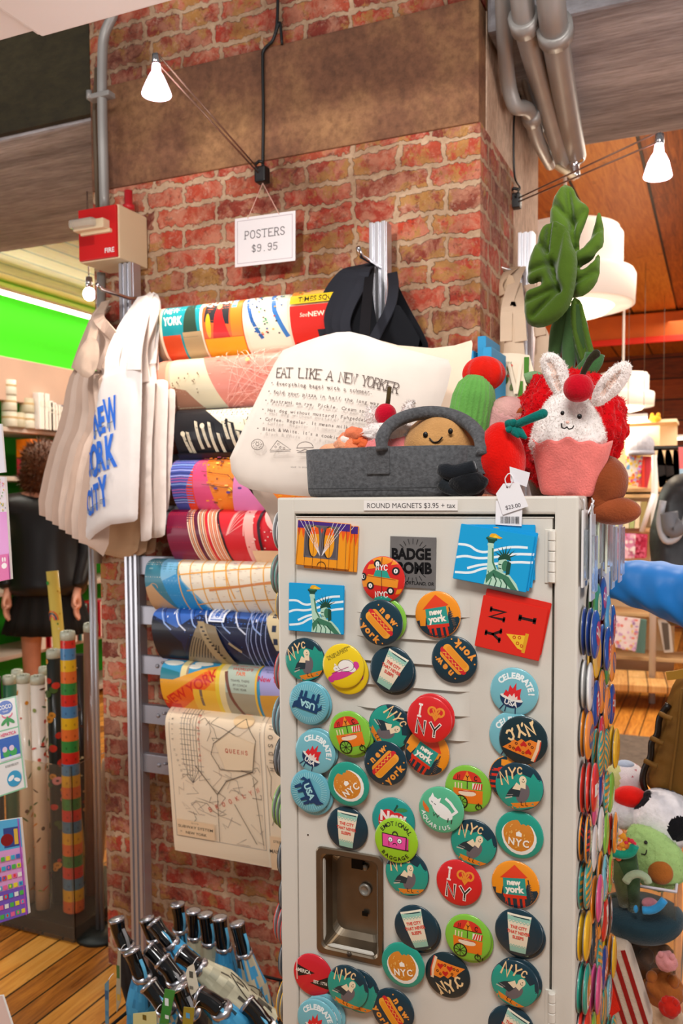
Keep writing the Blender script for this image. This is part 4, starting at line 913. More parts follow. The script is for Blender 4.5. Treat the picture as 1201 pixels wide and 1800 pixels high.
def p8(a, W):
    a.rect(0, -.185, W, .04, '3a9cc8'); a.rect(0, -.0, .18, .04, 'e86a20'); a.text('MCM NEW YORK', .09, .018, .008, '6a2008', bold=.02)
    a.ell(.03, -.02, .03, .012, 'f4f4e8'); a.ell(.12, -.015, .028, .011, 'f4f4e8'); a.ell(.1, -.03, .02, .008, 'f4f4e8'); a.rect(.062, -.1, .08, .0, 'ecdca0'); a.rect(.08, -.1, .086, .0, 'a09080'); a.poly([(0, -.04), (.06, -.05), (.06, -.1), (0, -.1)], '1f7f90')
    a.poly([(0, -.07), (.04, -.07), (.17, -.02), (.17, -.185), (0, -.185)], 'f0a828'); a.poly([(.012, -.12), (.15, -.035), (.155, -.075), (.02, -.185)], 'f0641c'); a.text('NEW YORK', .088, -.092, .028, 'd8281c', .52, .02); a.rect(.1, -.185, .17, -.09, 'f4c040'); a.rect(.12, -.14, .128, -.09, '806858'); a.rect(.0, -.185, .05, -.142, 'd83020')
    a.rect(.17, -.185, .182, .0, 'f0d040'); a.rect(.182, -.185, .2, .04, 'ecd8a0'); a.rect(.2, -.185, .286, .04, 'b8c8b8')
    a.text('THE NEW YORK', .243, -.012, .008, 'd84a38', bold=.01); a.text("WORLD'S", .243, -.026, .010, 'd84a38', bold=.02); a.text('FAIR', .243, -.040, .010, 'e8601c', bold=.02); a.text('TRAVEL THERE', .243, -.058, .006, '504038'); a.text('BY COACH', .243, -.069, .006, '504038'); a.text('THIS YEAR', .243, -.08, .006, '504038')
    a.rect(.2, -.185, .286, -.09, 'a8a088'); a.ell(.245, -.175, .04, .02, 'e8a070'); a.line([(.2, -.04), (.215, -.1), (.25, -.185)], .009, '7a4a3c')
    a.rect(.286, -.185, .292, .04, 'f0c040'); a.poly([(.292, .04), (W, .04), (W, -.185), (.31, -.185)], 'a8a4d8'); a.text('Because Family', .33, -.02, .006, '405080'); a.text('Belongs in', .33, -.03, .006, '405080'); a.text('New York', .335, -.048, .014, 'c82850', bold=.02); a.poly([(.3, -.09), (W, -.08), (W, -.185), (.3, -.185)], 'd8a040'); a.ell(.36, -.14, .02, .02, 'e02818')
W_ = .56
PRF = None
poster(0, (276, 541), 'f0e4c8', W_, 'curled vintage travel poster reading NEW YORK and TIMES SQUARE, topmost on the rack', p1)
poster(1, (281, 634), 'e8b0a0', W_, 'curled pink and beige city map poster, second from the top', p2)
poster(2, (312, 719), '1c1c20', .5, 'curled black poster with cream skyscrapers, third from the top', p3)
poster(3, (307, 808), 'e8822a', .5, 'curled orange and violet city mosaic poster, below the black one', p4)
poster(4, (300, 896), 'd01f2c', .45, 'curled crimson poster with cream curved stripes', p5)
poster(5, (262, 983), 'f0e6d2', .47, 'curled street map poster with blue water and yellow roads', p6)
poster(6, (274, 1070), '3a6ac0', .45, 'curled blue illustrated city poster with navy foreground', p7)
poster(7, (289, 1161), '3a9cc8', .44, 'curled orange and blue vintage NEW YORK poster, just above the hanging subway map', p8)
def p9(a, W):
    a.rect(0, -.5, W, .04, 'f3dfc2'); K = '4a4038'; G = '9a9088'; rnd = random.Random(1)
    a.line([(.012, .03), (.012, -.375), (.285, -.375), (.285, .03)], .0016, G); a.rect(.290, -.5, .296, .04, 'faead0'); a.line([(.298, .03), (.298, -.5)], .0014, G)
    for i in range(7): a.line([(.05+i*.009, .0), (.05+i*.009, -.16-rnd.random()*.05), (.075, -.22)], .0013, K if i % 2 else G)
    for i in range(13): a.line([(.045, -.03-i*.014), (.045+rnd.uniform(.03, .07), -.03-i*.014)], .0011, K if i % 3 == 0 else G)
    for i in range(46):
        x = rnd.uniform(.04, .27); y = rnd.uniform(-.36, .0); P = [(x, y)]
        for j in range(3): x += rnd.uniform(-.03, .04); y += rnd.uniform(-.03, .012); P.append((min(.28, max(.03, x)), max(-.37, y)))
        a.line(P, .0011, rnd.choice([K, G, G, 'b8a898']))
    a.ell(.235, -.035, .03, .018, 'f0cfa0'); a.poly([(.155, -.1), (.2, -.07), (.27, -.09), (.26, -.16), (.18, -.17)], 'f3dcba')
    a.line([(.15, -.1), (.21, -.055), (.24, -.03), (.275, -.08)], .0018, K); a.line([(.15, -.1), (.14, -.13), (.165, -.17), (.26, -.165), (.275, -.08)], .0018, K)
    a.line([(.15, -.24), (.18, -.2), (.26, -.165)], .0022, K); a.line([(.09, -.17), (.15, -.24)], .0022, K); a.line([(.2, -.26), (.26, -.36)], .0016, K); a.line([(.26, -.18), (.28, -.36)], .0016, K); a.line([(.15, -.24), (.148, -.37)], .0016, K)
    a.strokes('QUEENS', .217, -.115, .010, 'c8402c', .16, 0, 1.75)
    for i, c in enumerate('MANHATTAN'): a.text(c, .104+.002*(i % 2), -.035-i*.0145, .008, 'd0503c')
    for i, c in enumerate('BROOKLYN'): a.strokes(c, .125+i*.021, -.285+i*.0105, .011, 'd0503c', .16, .45)
    for i, c in enumerate('HUDSON'): a.strokes(c, .318, -.150+i*.021, .012, K, .14, pi/2)
    for i, c in enumerate('RIVER'): a.text(c, .025, -.10+i*.013, .006, K, pi/2)
    for i, c in enumerate('HUDSON'): a.text(c, .028+.004*i, -.13-i*.014, .006, K, pi/2)
    a.rect(.018, -.37, .135, -.325, 'efcfa8'); a.text('MAP OF THE', .075, -.331, .003, K); a.fit('SUBWAY SYSTEM', .022, .13, -.343, .0075, '2a2420', .01); a.text('OF', .03, -.358, .004, K); a.fit('NEW YORK', .045, .11, -.359, .0075, '2a2420', .01)
    a.rect(.30, -.5, W, -.33, 'efcfa8'); a.text('STREETS OF', .335, -.343, .007, '2a2420', bold=.01); a.text('MANHATTAN', .34, -.37, .010, '2a2420', bold=.01)
    a.line([(.305, -.14), (.315, -.17), (.31, -.22), (.325, -.26), (.31, -.3)], .0016, K)
pm = [(.0, -.02), (.02, -.004), (.05, 0), (.08, -.02), (.085, -.06), (.075, -.15), (.065, -.25), (.055, -.36), (.05, -.395)]
t = poster(8, (298, 1243), 'f3dfc2', .42, 'cream subway map sheet hanging lowest on the rack, marked QUEENS, BROOKLYN and HUDSON', p9, pm)
t['label'] = 'cream subway map sheet hanging lowest on the rack, marked QUEENS, BROOKLYN and HUDSON'
# ================================================================== fixtures on the pillar
al = at(196, 412, y=1.93)
t = thing('fire_alarm', 'red and beige fire alarm strobe box at the left edge of the pillar', 'alarm', al)
w_, h_ = .135, .145
pxs = [at(u, v, y=1.93) for u, v in ((140, 370), (208, 362), (213, 456), (142, 463))]; x0 = pxs[0].x - al.x; x1 = pxs[1].x - al.x; z1 = pxs[0].z - al.z; z0 = pxs[3].z - al.z
MB().box(((x0+x1)/2, .062, (z0+z1)/2), (x1-x0+.004, .125, z1-z0), 'e8d4b0', .004).build('housing', mat('cream_plastic', 'e4cda8', .45), t)
m = MB(); m.box(((x0+x1)/2, -.004, (z0+z1)/2), (x1-x0-.004, .01, z1-z0-.006), 'd01418', .002); a = Art(); a.text('FIRE', x1-.024, z0+.022, .013, 'f4f0f0', bold=.02)
for i in range(9): a.rect(x0+.004, z0+.062+i*.003-.02, x0+.055, z0+.0632+i*.003-.02, 'a00c10')
a.apply(m, flatfn(-.0095), .03); m.build('faceplate', M_plastic(), t)
MB().box(((x0+x1)/2-.008, -.022, z1-.055), (x1-x0-.028, .03, .026), 'e8e0d8', .004).box(((x0+x1)/2, -.012, z1-.070), (x1-x0-.03, .012, .01), 'e8d4b0', .002).build('strobe_bracket', mat('cream_plastic'), t)
MB().box(((x0+x1)/2-.02, -.04, z1-.052), (x1-x0-.05, .028, .022), 'ffffff', .006).build('strobe_lens', mat('clear_lens', 'ffffff', .08, trans=.8), t)
MB().lathe([(0, 0), (.016, 0), (.016, .012), (.011, .014), (.011, .05), (0, .05)], 'c8242c', 20, Matrix.Translation((.02, .05, z1))).build('red_fitting', M_plastic(), t)
# conduits on the pillar edge
t = thing('conduit', 'grey vertical electrical conduit rising from the fire alarm to the ceiling', 'pipe', (at(180, 300, y=1.99).x, 1.99, 0))
q = [at(u, v, y=1.99)-t.location for u, v in ((184, 372), (180, 200), (180, 100), (184, 60), (200, 22), (205, -20))]
MB().tube(bez(q, 30), .0135, 'b8b0a8', 16).build('pipe', mat('galvanised_pipe', '9c9894', .4, metal=.25, var=.1, vscale=10), t)
c = at(178, 168, y=1.985) - t.location
MB().box((c.x-.005, 0, c.z), (.075, .03, .014), 'c0b8b0', .003).lathe([(0, -.01), (.008, -.01), (.008, .012), (0, .012)], 'd8d4d0', 8, Matrix.Translation((c.x-.035, -.012, c.z+.004))).build('clamp', mat('galvanised_pipe'), t)
q = [at(u, v, y=2.03)-t.location for u, v in ((172, 372), (166, 200), (170, 120))]
MB().tube(q, .006, '6a5a48', 8).build('wire', mat('old_cable', '5c4c3a', .6), t)
q = [at(u, v, y=YW-.02)-t.location for u, v in ((178, 480), (176, 700), (172, 990))]
MB().tube(q, .012, 'b8b0a8', 12).build('pipe', mat('galvanised_pipe'), t)
# the lamps on their tensioned wires
BULBG = mat('lit_halogen_glass', 'ffffff', .2, emit=('ffe2e0', 14))
CHROME = mat('chrome', 'd8d4d8', .15, metal=1)
WIREM = mat('copper_cable', 'a08070', .3, metal=.8)
def lamp(b, c, lab, aim, pw, r=.034, ln=.05, clampdrop=None):
    t = thing('halogen_spotlight', lab, 'spotlight', b)
    b = Vector(b); c = Vector(c); d = (Vector(aim)-b).normalized(); mx = d.to_track_quat('Z', 'Y').to_matrix().to_4x4()
    MB().lathe([(.009, -.03), (.011, -.012), (.015, -.006), (.022, .008), (r*.93, .03), (r, .038), (r*.97, .04)], 'ffffff', 28, mx).build('reflector', mat('glass_reflector', 'ffe8f0', .2, emit=('ffd8e8', 3.5)), t)
    MB().lathe([(0, .034), (r*.5, .036), (r*.92, .0385), (r*.92, .037)], 'ffffff', 24, mx).build('bulb_glass', BULBG, t)
    MB().lathe([(0, -.05), (.009, -.05), (.010, -.03), (.007, -.026), (0, -.026)], 'c0b0b0', 14, mx).build('socket', CHROME, t)
    s_ = (c-b); pv = s_.cross(Vector((0, 0, 1))).normalized()
    k = b - d*.045
    for sg in (-1, 1):
        MB().tube([k - b + Vector((0, 0, sg*.010)), (c-b) + Vector((0, 0, sg*.005))], .0022, 'b09080', 8).build('rod', WIREM, t)
    MB().box((c-b), (.032, .03, .04), '14100f', .005).tube([(c-b)+Vector((-.012, -.014, .024)), (c-b)+Vector((0, -.016, .03)), (c-b)+Vector((.012, -.014, .026))], .004, 'c8b8a8').build('wall_clamp', M_black(), t)
    spot('spot_'+str(len(SC.objects)), b + d*.06, aim, pw, radians(78), r=.025)
    return t
b1 = at(275, 136, y=1.70); c1 = at(461, 308, y=2.02)
lamp(b1, c1, 'glowing halogen bulb on twin rods reaching out from the brick pillar, upper left', (b1.x-.02, b1.y+.02, 0.6), 24)
b2 = at(1158, 278, y=2.0); c2 = at(906, 354, y=2.42)
lamp(b2, c2, 'glowing halogen bulb on twin rods at the right, near the stained ceiling boards', (b2.x-.05, b2.y-.05, .6), 16, r=.030)
b3 = at(157, 517, y=2.55)
t = thing('halogen_spotlight', 'small glowing bulb behind the left edge of the pillar, just above the green wall', 'spotlight', b3)
MB().ball((0, 0, 0), (.022, .022, .024), 'ffffff', 3).build('bulb_glass', BULBG, t); MB().lathe([(0, .02), (.014, .02), (.012, .06), (0, .06)], 'c0b8b8', 12).build('socket', CHROME, t); MB().tube([(0, 0, .05), (0, 0, 2.5-b3.z)], .003, '888888', 6).build('wire', CHROME, t)
# black cable down the band
t = thing('black_cable', 'thin black cable running down the pillar face to the rod clamp', 'cable', c1)
q = [at(u, v, y=YW-.012)-c1 for u, v in ((462, 296), (463, 200), (462, 110), (464, 88), (480, 70), (487, 40), (489, -20))]
MB().tube(bez(q, 36), .0042, '181010', 8).build('cable', M_black(), t)
q = [at(u, v, y=YW-.012)-c1 for u, v in ((484, 60), (492, 40), (496, 78))]
MB().tube(bez(q, 12), .004, '181010', 8).build('cable_branch', M_black(), t)
t = thing('black_cable', 'thin black wire hanging down the painted side of the pillar to the right rod clamp', 'cable', c2)
q = [at(u, v, x=-.522)-c2 for u, v in ((906, 345), (914, 330), (905, 310), (903, 250), (905, 200), (915, 180), (905, 100))]
MB().tube(bez(q, 30), .003, '181010', 6).build('cable', M_black(), t)
# conduit bundle at the right
CP = mat('galvanised_pipe')
def pipe(pts, r, lab, fit=None):
    o = at(*pts[0][:2], y=pts[0][2]); t = thing('conduit', lab, 'pipe', o, group='conduits under the beam')
    q = [at(u, v, y=y)-o for u, v, y in pts]; MB().tube(bez(q, 30), r, 'b0a8a0', 18).build('pipe', CP, t)
    for k in (fit or []):
        u, v, y = k; p = at(u, v, y=y)-o; d = (q[-1]-q[0]).normalized().to_track_quat('Z', 'Y').to_matrix().to_4x4()
        MB().lathe([(r*1.02, -.02), (r*1.3, -.02), (r*1.3, .02), (r*1.02, .02)], 'c0c0c0', 16, Matrix.Translation(p) @ d).build('coupling', CP, t)
    return t
pipe([(966, -40, 1.90), (973, 40, 2.0), (990, 150, 2.28), (1012, 275, 2.7)], .031, 'thickest grey conduit of the bundle beside the beam, nearest the beam', [(976, 55, 2.03)])
pipe([(915, -40, 1.92), (925, 50, 2.02), (955, 160, 2.3), (993, 290, 2.72)], .026, 'middle grey conduit of the bundle beside the beam', [(922, 38, 2.0)])
pipe([(884, -40, 1.98), (887, 60, 2.08), (893, 140, 2.2), (905, 185, 2.25), (922, 190, 2.3), (931, 200, 2.36), (945, 245, 2.52), (968, 288, 2.74)], .019, 'thin bent conduit closest to the pillar side', [(934, 205, 2.38)])
pipe([(902, -40, 2.1), (905, 60, 2.2), (925, 150, 2.4), (950, 230, 2.6)], .012, 'dark thin pipe behind the other conduits')
t = thing('conduit_clamp', 'chrome and white strut clamp holding the conduit ends below the beam', 'clamp', at(1010, 305, y=2.68))
o = t.location
q = [at(u, v, y=2.66)-o for u, v in ((978, 292), (1012, 314))]; MB().tube(q, .009, 'd8ccc0', 4).build('strut', mat('cream_plastic'), t)
q = [at(u, v, y=2.68)-o for u, v in ((1012, 312), (1010, 285), (1020, 272))]; MB().tube(bez(q, 10), [.014]*5+[.02]*(len(bez(q, 10))-5), 'a8d0c0', 12).build('fitting', CHROME, t)
# price sign
sg = [at(u, v, y=1.98) for u, v in ((406, 386), (512, 376), (519, 458), (413, 470))]; o = sg[3]
ang = atan2(sg[2].z-sg[3].z, sg[2].x-sg[3].x); Wd = (sg[2]-sg[3]).length; Hd = (sg[0]-sg[3]).length
t = thing('price_sign', 'small white card sign reading POSTERS $9.95 hanging on the brick', 'sign', o, (0, -ang, 0))
m = MB(); m.box((Wd/2, .0015, Hd/2), (Wd, .003, Hd), 'f4eef0', .001); a = Art()
a.line([(.008, .008), (Wd-.008, .008), (Wd-.008, Hd-.008), (.008, Hd-.008)], .0012, 'b8a8b0', True)
a.strokes('POSTERS', Wd/2, Hd*.63, .019, '3a3038', .10, 0, 1.32, slab=.8, wx=1.02); a.strokes('$9.95', Wd/2, Hd*.34, .017, '3a3038', .10, 0, 1.35, slab=.8)
a.apply(m, flatfn(-.0002), .05); m.build('card', M_card(), t)
tc_ = at(462, 322, y=1.995) - o; R3 = Matrix.Rotation(ang, 3, 'Y')
for q in ((Wd*.22, Hd), (Wd*.74, Hd)):
    MB().tube([(q[0], .0, q[1]-.004), R3 @ tc_], .0012, 'e8b0a0', 6).build('string', mat('pink_string', 'e0b0a0', .7), t)
# ================================================================== TOTE BAGS
CANV = M_canvas()
def ribbon(m, pts, wd, th, col, side=(1, 0, 0), n=20, wf=None):
    P = bez(pts, n); vs = []; sd0 = Vector(side)
    for i, p in enumerate(P):
        t = (P[min(i+1, len(P)-1)]-P[max(i-1, 0)]).normalized(); sd = (sd0 - t*sd0.dot(t)).normalized(); nn = t.cross(sd); w2 = wd/2*(wf(i/(len(P)-1)) if wf else 1)
        vs += [p-sd*w2-nn*th/2, p+sd*w2-nn*th/2, p+sd*w2+nn*th/2, p-sd*w2+nn*th/2]
    fs = [(4*i+a, 4*i+(a+1) % 4, 4*i+4+(a+1) % 4, 4*i+4+a) for i in range(len(P)-1) for a in range(4)] + [(3, 2, 1, 0), tuple(4*(len(P)-1)+k for k in range(4))]
    m.add(vs, fs, col, False); return m
def tote(px, Y, lab, col='ecdccb', thick=.02, puff=.03, wr=.004, handles=(), art=None, hcol=None, bend=None, grp=None, sm=1, hside=(1, 0, 0), hw=.026, m=None, cat='tote bag', res=.014, seed=0, hem=True, wsc=14):
    W3 = [at(u, v, y=Y) for u, v in px]; o = Vector((sum(p.x for p in W3)/len(W3), Y, min(p.z for p in W3)))
    t = thing('tote_bag', lab, cat, o, (0, 0, 0), grp)
    out = [(p.x-o.x, p.z-o.z) for p in W3]
    if sm: out = smooth2(out, sm)
    C = Cushion(out, thick, puff, res, wr, wsc, bend, seed); mb = MB(); C.mesh(mb, col)
    if art:
        a = Art(); art(a, lambda u, v: ((lambda p: (p.x-o.x, p.z-o.z))(at(u, v, y=Y)))); a.apply(mb, C.fn(), .010, .0022, .00008)
    mb.build('bag_body', m or CANV, t)
    for h in handles:
        hb = MB(); ribbon(hb, [at(u, v, y=y)-o for u, v, y in h], hw, .0035, hcol or col, hside); hb.build('handle', m or CANV, t)
    return t
# ---- the left bunches
ords = ['first', 'second', 'third', 'fourth', 'fifth', 'sixth', 'seventh', 'eighth']
for i in range(7):
    a = i/6; tx = 112+i*9; bx = 76+i*11; by = 903+i*8; Y = 2.06-i*.02
    Y = 2.03-i*.032; px = [(tx, 668-i*2), (tx+10, 640+i*3), (tx+24, 650), (tx+22, 740), (bx+44, 870), (bx+40, by+22+i*2), (bx+18, by+8), (bx, by), (bx+13, 805-i*2), (bx+28+i, 740)]
    tote(px, Y, 'plain natural tote bag hanging edge-on in the far left bunch, '+ords[i]+' from the left', 'e0c8b8' if i % 2 else 'd2b6a4', .014, .012, .003,
         [[(tx+20, 650, Y), (tx+38, 600, Y), (168+i, 560, Y), (186, 540, 2.0)]], grp='plain totes in the far left bunch', hw=.03, seed=i, wsc=20, bend=lambda u, v: .55*(u+.02))
tote([(128, 645), (140, 612), (158, 590), (172, 598), (176, 625), (168, 655), (150, 668)], 1.80, 'bunched folds of a natural tote hanging at the top of the far left bunch', 'd2b8a4', .016, .012, .016, [[(160, 600, 1.80), (172, 560, 1.86), (186, 530, 1.95)]], wsc=34)
for i in range(3):
    px = [(210+i*16, 700), (292-i*6, 700), (276-i*14, 968-i*2), (262-i*20, 975+i*4), (205-i*22, 985-i*8), (160-i*8, 950-i*4), (170, 880)]
    tote(px, 1.99-i*.02, 'tan tote bag whose lower corner shows beneath the NYC tote, '+['deepest of three', 'middle of three', 'nearest of three'][i], ['c9a688', 'd2b090', 'c8a27e'][i], .02, .03, .004, grp='tan totes under the NYC tote', seed=20+i)
for i, (xa, xb, yt, yb) in enumerate([(268, 318, 683, 900), (262, 304, 668, 946), (250, 280, 664, 952)]):
    Y = 1.92-i*.025
    px = [(xa-14, yt+4), (xa, yt-2), (xb-4, yt), (xb, yt+14), ((xb-8 if i < 2 else xb-14), (yt+yb)/2), (xb-20 if i == 0 else xb-6-i*2, yb-8), (xb-26, yb), (xa-18, yb)]
    tote(px, Y, 'off-white tote folded at the right of the NYC tote, '+['furthest right', 'middle of three', 'next to the printed face'][i], ['e8d6cc', 'f0e4dc', 'efe2da'][i], .022, .02, .004, [[(xa+4, yt+8, Y-.012), (xa, 610, Y-.012), (266+i*2, 545, Y), (256, 520, 1.93)]], grp='off-white totes right of the NYC tote', hw=.034, seed=30+i, bend=lambda u, v: -.5*(u-.01))
def art_nyc(a, T):
    B = '3a72d8'
    for w, rows in (('NEW', [(171, 744, 50), (183, 738, 46), (198, 728, 56)]), ('YORK', [(154, 815, 44), (166, 809, 56), (182, 801, 52), (199, 793, 56)]), ('CITY', [(154, 884, 44), (163, 879, 44), (173, 873, 46), (187, 863, 52)])):
        for ch, (u, v, hp) in zip(w, rows):
            x, z = T(u, v); h = hp*.00142; a.text(ch, x, z, h, B, radians(14), .04, 'c', .42 if ch != 'W' else .34, .16)
            a.line([(x-.004, z-h*.3), (x+.006, z-h*.28), (x+.012, z-h*.24)], .0012, '504848')
            for k in range(3): a.rect(x-.006+k*.004, z-h*.45, x-.0035+k*.004, z-h*.3, '8a9ab0')
tote([(183, 655), (216, 641), (246, 633), (250, 640), (249, 720), (246, 800), (242, 912), (236, 917), (196, 922), (160, 940), (139, 955), (135, 940), (146, 870), (153, 800), (162, 740), (172, 690)], 1.80,
     'white canvas tote printed NEW YORK CITY in blue, front of the left bunch', 'e8e0dc', .028, .022, .003,
     [[(236, 650, 1.785), (238, 610, 1.79), (248, 560, 1.84), (258, 520, 1.92), (270, 535, 1.93), (268, 580, 1.9), (262, 640, 1.88)], [(195, 665, 1.79), (200, 620, 1.8), (222, 570, 1.85), (254, 522, 1.92)], [(216, 650, 1.80), (220, 600, 1.82), (236, 555, 1.87), (256, 521, 1.93)]], art_nyc, hw=.042, sm=0, bend=lambda u, v: .9*max(0, -u-.01)**1.4, res=.009)
tote([(204, 648), (212, 590), (236, 545), (252, 520), (262, 520), (276, 560), (272, 640), (262, 668), (232, 660)], 1.90, 'folded white tote whose top drapes up over the hook beside the left post', 'ecdcd4', .03, .03, .022, wsc=34)
tote([(176, 650), (182, 628), (202, 610), (214, 626), (214, 660), (190, 675)], 1.87, 'pale tote fold showing above the left shoulder of the NYC tote', 'e0cabc', .02, .02, .012, wsc=30)
hk = at(252, 524, y=1.99)
t = thing('tote_hook', 'metal hook on the left upright carrying the tote bags', 'hook', hk)
MB().tube([(-.01, 0, 0), (-.01, -.05, -.01), (-.01, -.16, -.01), (-.01, -.18, .0)], .005, 'c0c0c4', 10).build('hook', CHROME, t)
# ---- the big printed tote
def art_eat(a, T):
    K = '4a3c38'
    def along(txt, p0, p1, h, f, bow=0):
        x0, z0 = T(*p0); x1, z1 = T(*p1); n = len(txt); an = atan2(z1-z0, x1-x0)
        for i, ch in enumerate(txt):
            if ch == ' ': continue
            s = i/(n-1); b = bow*4*s*(1-s); f(ch, x0+(x1-x0)*s, z0+(z1-z0)*s+b, h, an + bow*4*(1-2*s)/(x1-x0))
    sl = lambda ch, x, z, h, r: a.strokes(ch, x, z, h, K, .085, r, slab=.9, wx=.98)
    along('EAT LIKE A NEW YORKER', (497, 657), (702, 684), .0175, sl, .0075)
    for s, p0, p1 in (('Everything bagel with a schmear.', (497, 676), (662, 692)), ('Fold your pizza in half the long way', (493, 691), (674, 712)), ('Pastrami on rye. Pickle. Cream soda.', (489, 707), (664, 727)), ('Hot dog without mustard? Fuhgeddaboudit', (485, 723), (680, 744)), ('Coffee. Regular. It means milk and sugar', (482, 739), (672, 760)), ("Black & White. It's a cookie.", (478, 756), (610, 772))):
        along(s, p0, p1, .0066, lambda ch, x, z, h, r: a.text(ch, x, z, h, K, r, .012, 'c', 1.1), .002)
        x, z = T(p0[0]-10, p0[1]-1); a.ell(x, z, .0014, .0014, K, n=8)
    x, z = T(467, 783); a.ring(x, z, .013, .0011, K, 22, ry=.010); a.ring(x, z+.001, .0035, .001, K, 12)
    for i in range(12): a.line([(x+.008*cos(i*1.7), z+.006*sin(i*1.7)), (x+.010*cos(i*1.7+.2), z+.007*sin(i*1.7+.2))], .0009, K)
    x, z = T(507, 786); a.line([(x-.022, z-.007), (x+.022, z-.007), (x-.006, z+.011), (x-.022, z-.007)], .0012, K); a.line([(x-.022, z-.010), (x+.021, z-.0095)], .0011, K)
    for q in ((-.010, -.001), (0, -.002), (-.004, .004), (.008, -.004)): a.ring(x+q[0], z+q[1], .0019, .0008, K, 8)
    x, z = T(551, 789); a.ring(x, z+.001, .017, .0011, K, 16, 0, pi, ry=.010); a.line([(x-.018, z), (x+.018, z)], .0012, K); a.line([(x-.018, z-.004), (x-.01, z-.006), (x, z-.003), (x+.01, z-.006), (x+.018, z-.004)], .0011, K); a.line([(x-.016, z-.008), (x+.016, z-.008)], .0013, K)
    along('MADE IN BROOKLYN', (527, 822), (566, 823), .0028, lambda ch, x, z, h, r: a.text(ch, x, z, h, K, r))
BT = [(592, 584), (560, 592), (528, 603), (497, 616), (482, 640), (462, 680), (440, 725), (418, 775), (404, 805), (407, 830), (420, 850), (440, 860), (485, 868), (550, 874), (640, 876), (700, 876), (745, 800), (770, 730), (787, 680), (794, 648), (788, 632), (755, 624), (700, 610), (672, 600), (645, 590), (615, 583)]
bt = tote(BT, 1.50, 'large cream canvas tote printed EAT LIKE A NEW YORKER leaning behind the felt basket', 'dfd3c8', .03, .05, .007, [[(640, 594, 1.515), (642, 570, 1.56), (646, 520, 1.7), (650, 480, 1.85), (652, 466, 1.95)]], art_eat, sm=0, res=.012, hw=.02, hcol='1a191c')
hs = MB()
def edge_band(px, Y, o):
    P = [at(u, v, y=Y)-o for u, v in px]; return bez(P, 20)
tote([(660, 596), (700, 607), (760, 612), (800, 607), (829, 598), (831, 604), (826, 660), (812, 720), (796, 790), (740, 800), (700, 740)], 1.66, 'cream tote bag just behind the EAT LIKE A NEW YORKER tote, its right corner showing', 'dec8b2', .02, .03, .004, sm=0)
tote([(430, 850), (470, 856), (500, 890), (500, 950), (484, 935), (470, 900), (452, 878)], 1.60, 'lower corner of a cream tote tucked between the posters and the locker', 'e4d2c4', .02, .02, .003)
BLK = mat('black_canvas', '1d1e22', .85, weave=.4, bscale=260, spec=.15)
def btote(px, Y, lab, hd, seed):
    return tote(px, Y, lab, '141519', .014, .02, .010, hd, hcol='2b2c33', grp='black totes on the middle upright', m=mat('black_canvas_print', None, .85, weave=.4, bscale=260, spec=.15), hw=.024, seed=seed)
btote([(694, 486), (704, 510), (722, 545), (742, 580), (756, 611), (756, 700), (664, 700), (664, 580), (680, 548), (690, 515)], 1.92, 'black tote bag right of the middle upright, its edge against the brick', [], 1)
for i, (xa, ya) in enumerate([(562, 584), (577, 588), (591, 592), (606, 596)]):
    Y = 1.93-i*.03; k = i*13
    btote([(xa+8, ya+0), (xa+14, ya-34), (xa+28, ya-66), (xa+48-i*3, ya-96-i*3), (646, 472+i*2), (653, 500), (659, 545), (664, 578), (664, 700), (xa+6, 700)], Y, 'black tote bag left of the middle upright, strap '+['furthest left', 'second from left', 'third from left', 'fourth from left, in front'][i],
          [[(xa+8, ya+5, Y-.02), (xa+1, ya-26, Y-.025), (xa+9, ya-56, Y-.022), (xa+28, ya-88-i*2, Y-.018), (xa+52-i*5, ya-110-i*4, Y-.01), (650, 464+i*2, 1.955)]], 40+i)
btote([(698, 530), (716, 556), (736, 590), (746, 612), (700, 620), (664, 600), (668, 582), (684, 556)], 1.80, 'black tote bag fold low in front of the middle upright', [[(650, 612, 1.76), (666, 580, 1.77), (686, 540, 1.8), (692, 505, 1.86), (690, 480, 1.95)]], 50)
t = thing('tote_hook', 'short metal peg on the middle upright carrying the black totes', 'hook', at(669, 470, y=1.98))
MB().tube([(0, .0, 0), (0, -.12, -.004), (0, -.14, .012)], .005, 'c0c0c4', 10).build('hook', CHROME, t)
# ---- far side upright and totes right of the pillar
ux = at(926, 450, y=2.40)
t = thing('side_upright', 'aluminium upright standing beside the painted post at the right of the pillar', 'rack', (ux.x, 2.40, 0))
extrusion(0, 0, at(926, 411, y=2.40).z, .042).build('upright', M_alu(), t)
for k, z in enumerate((1.75, 1.9, 2.0)):
    MB().tube([(0, 0, z), (-.05, -.12, z), (-.06, -.15, z+.02)], .005, 'c0c0c4', 8).build('peg', CHROME, t)
def side_tote(px, Y, lab, col, hd, seed, art=None, hw=.03): return tote(px, Y, lab, col, .02, .03, .006, hd, art, grp='totes right of the pillar', hw=hw, seed=seed)
side_tote([(862, 640), (868, 560), (880, 500), (898, 478), (908, 500), (912, 600), (915, 720), (862, 720)], 2.28, 'tan tote bag hanging edge-on just right of the brick corner', 'c8ad90', [[(880, 520, 2.26), (874, 500, 2.26), (890, 480, 2.3), (905, 470, 2.38)]], 61)
side_tote([(884, 640), (890, 560), (902, 520), (916, 560), (925, 640), (930, 700), (885, 700)], 2.2, 'pale tote bag hanging second from the brick corner', 'd8c0a6', [[(890, 600, 2.19), (892, 540, 2.2), (906, 490, 2.3), (915, 470, 2.38)], [(916, 600, 2.19), (912, 540, 2.2), (908, 500, 2.3)]], 62)
side_tote([(940, 600), (948, 570), (962, 575), (972, 620), (976, 700), (938, 700)], 2.3, 'natural tote bag right of the side upright, behind the leaf toy', 'cbb29a', [[(950, 590, 2.29), (944, 540, 2.3), (930, 500, 2.35)]], 63)
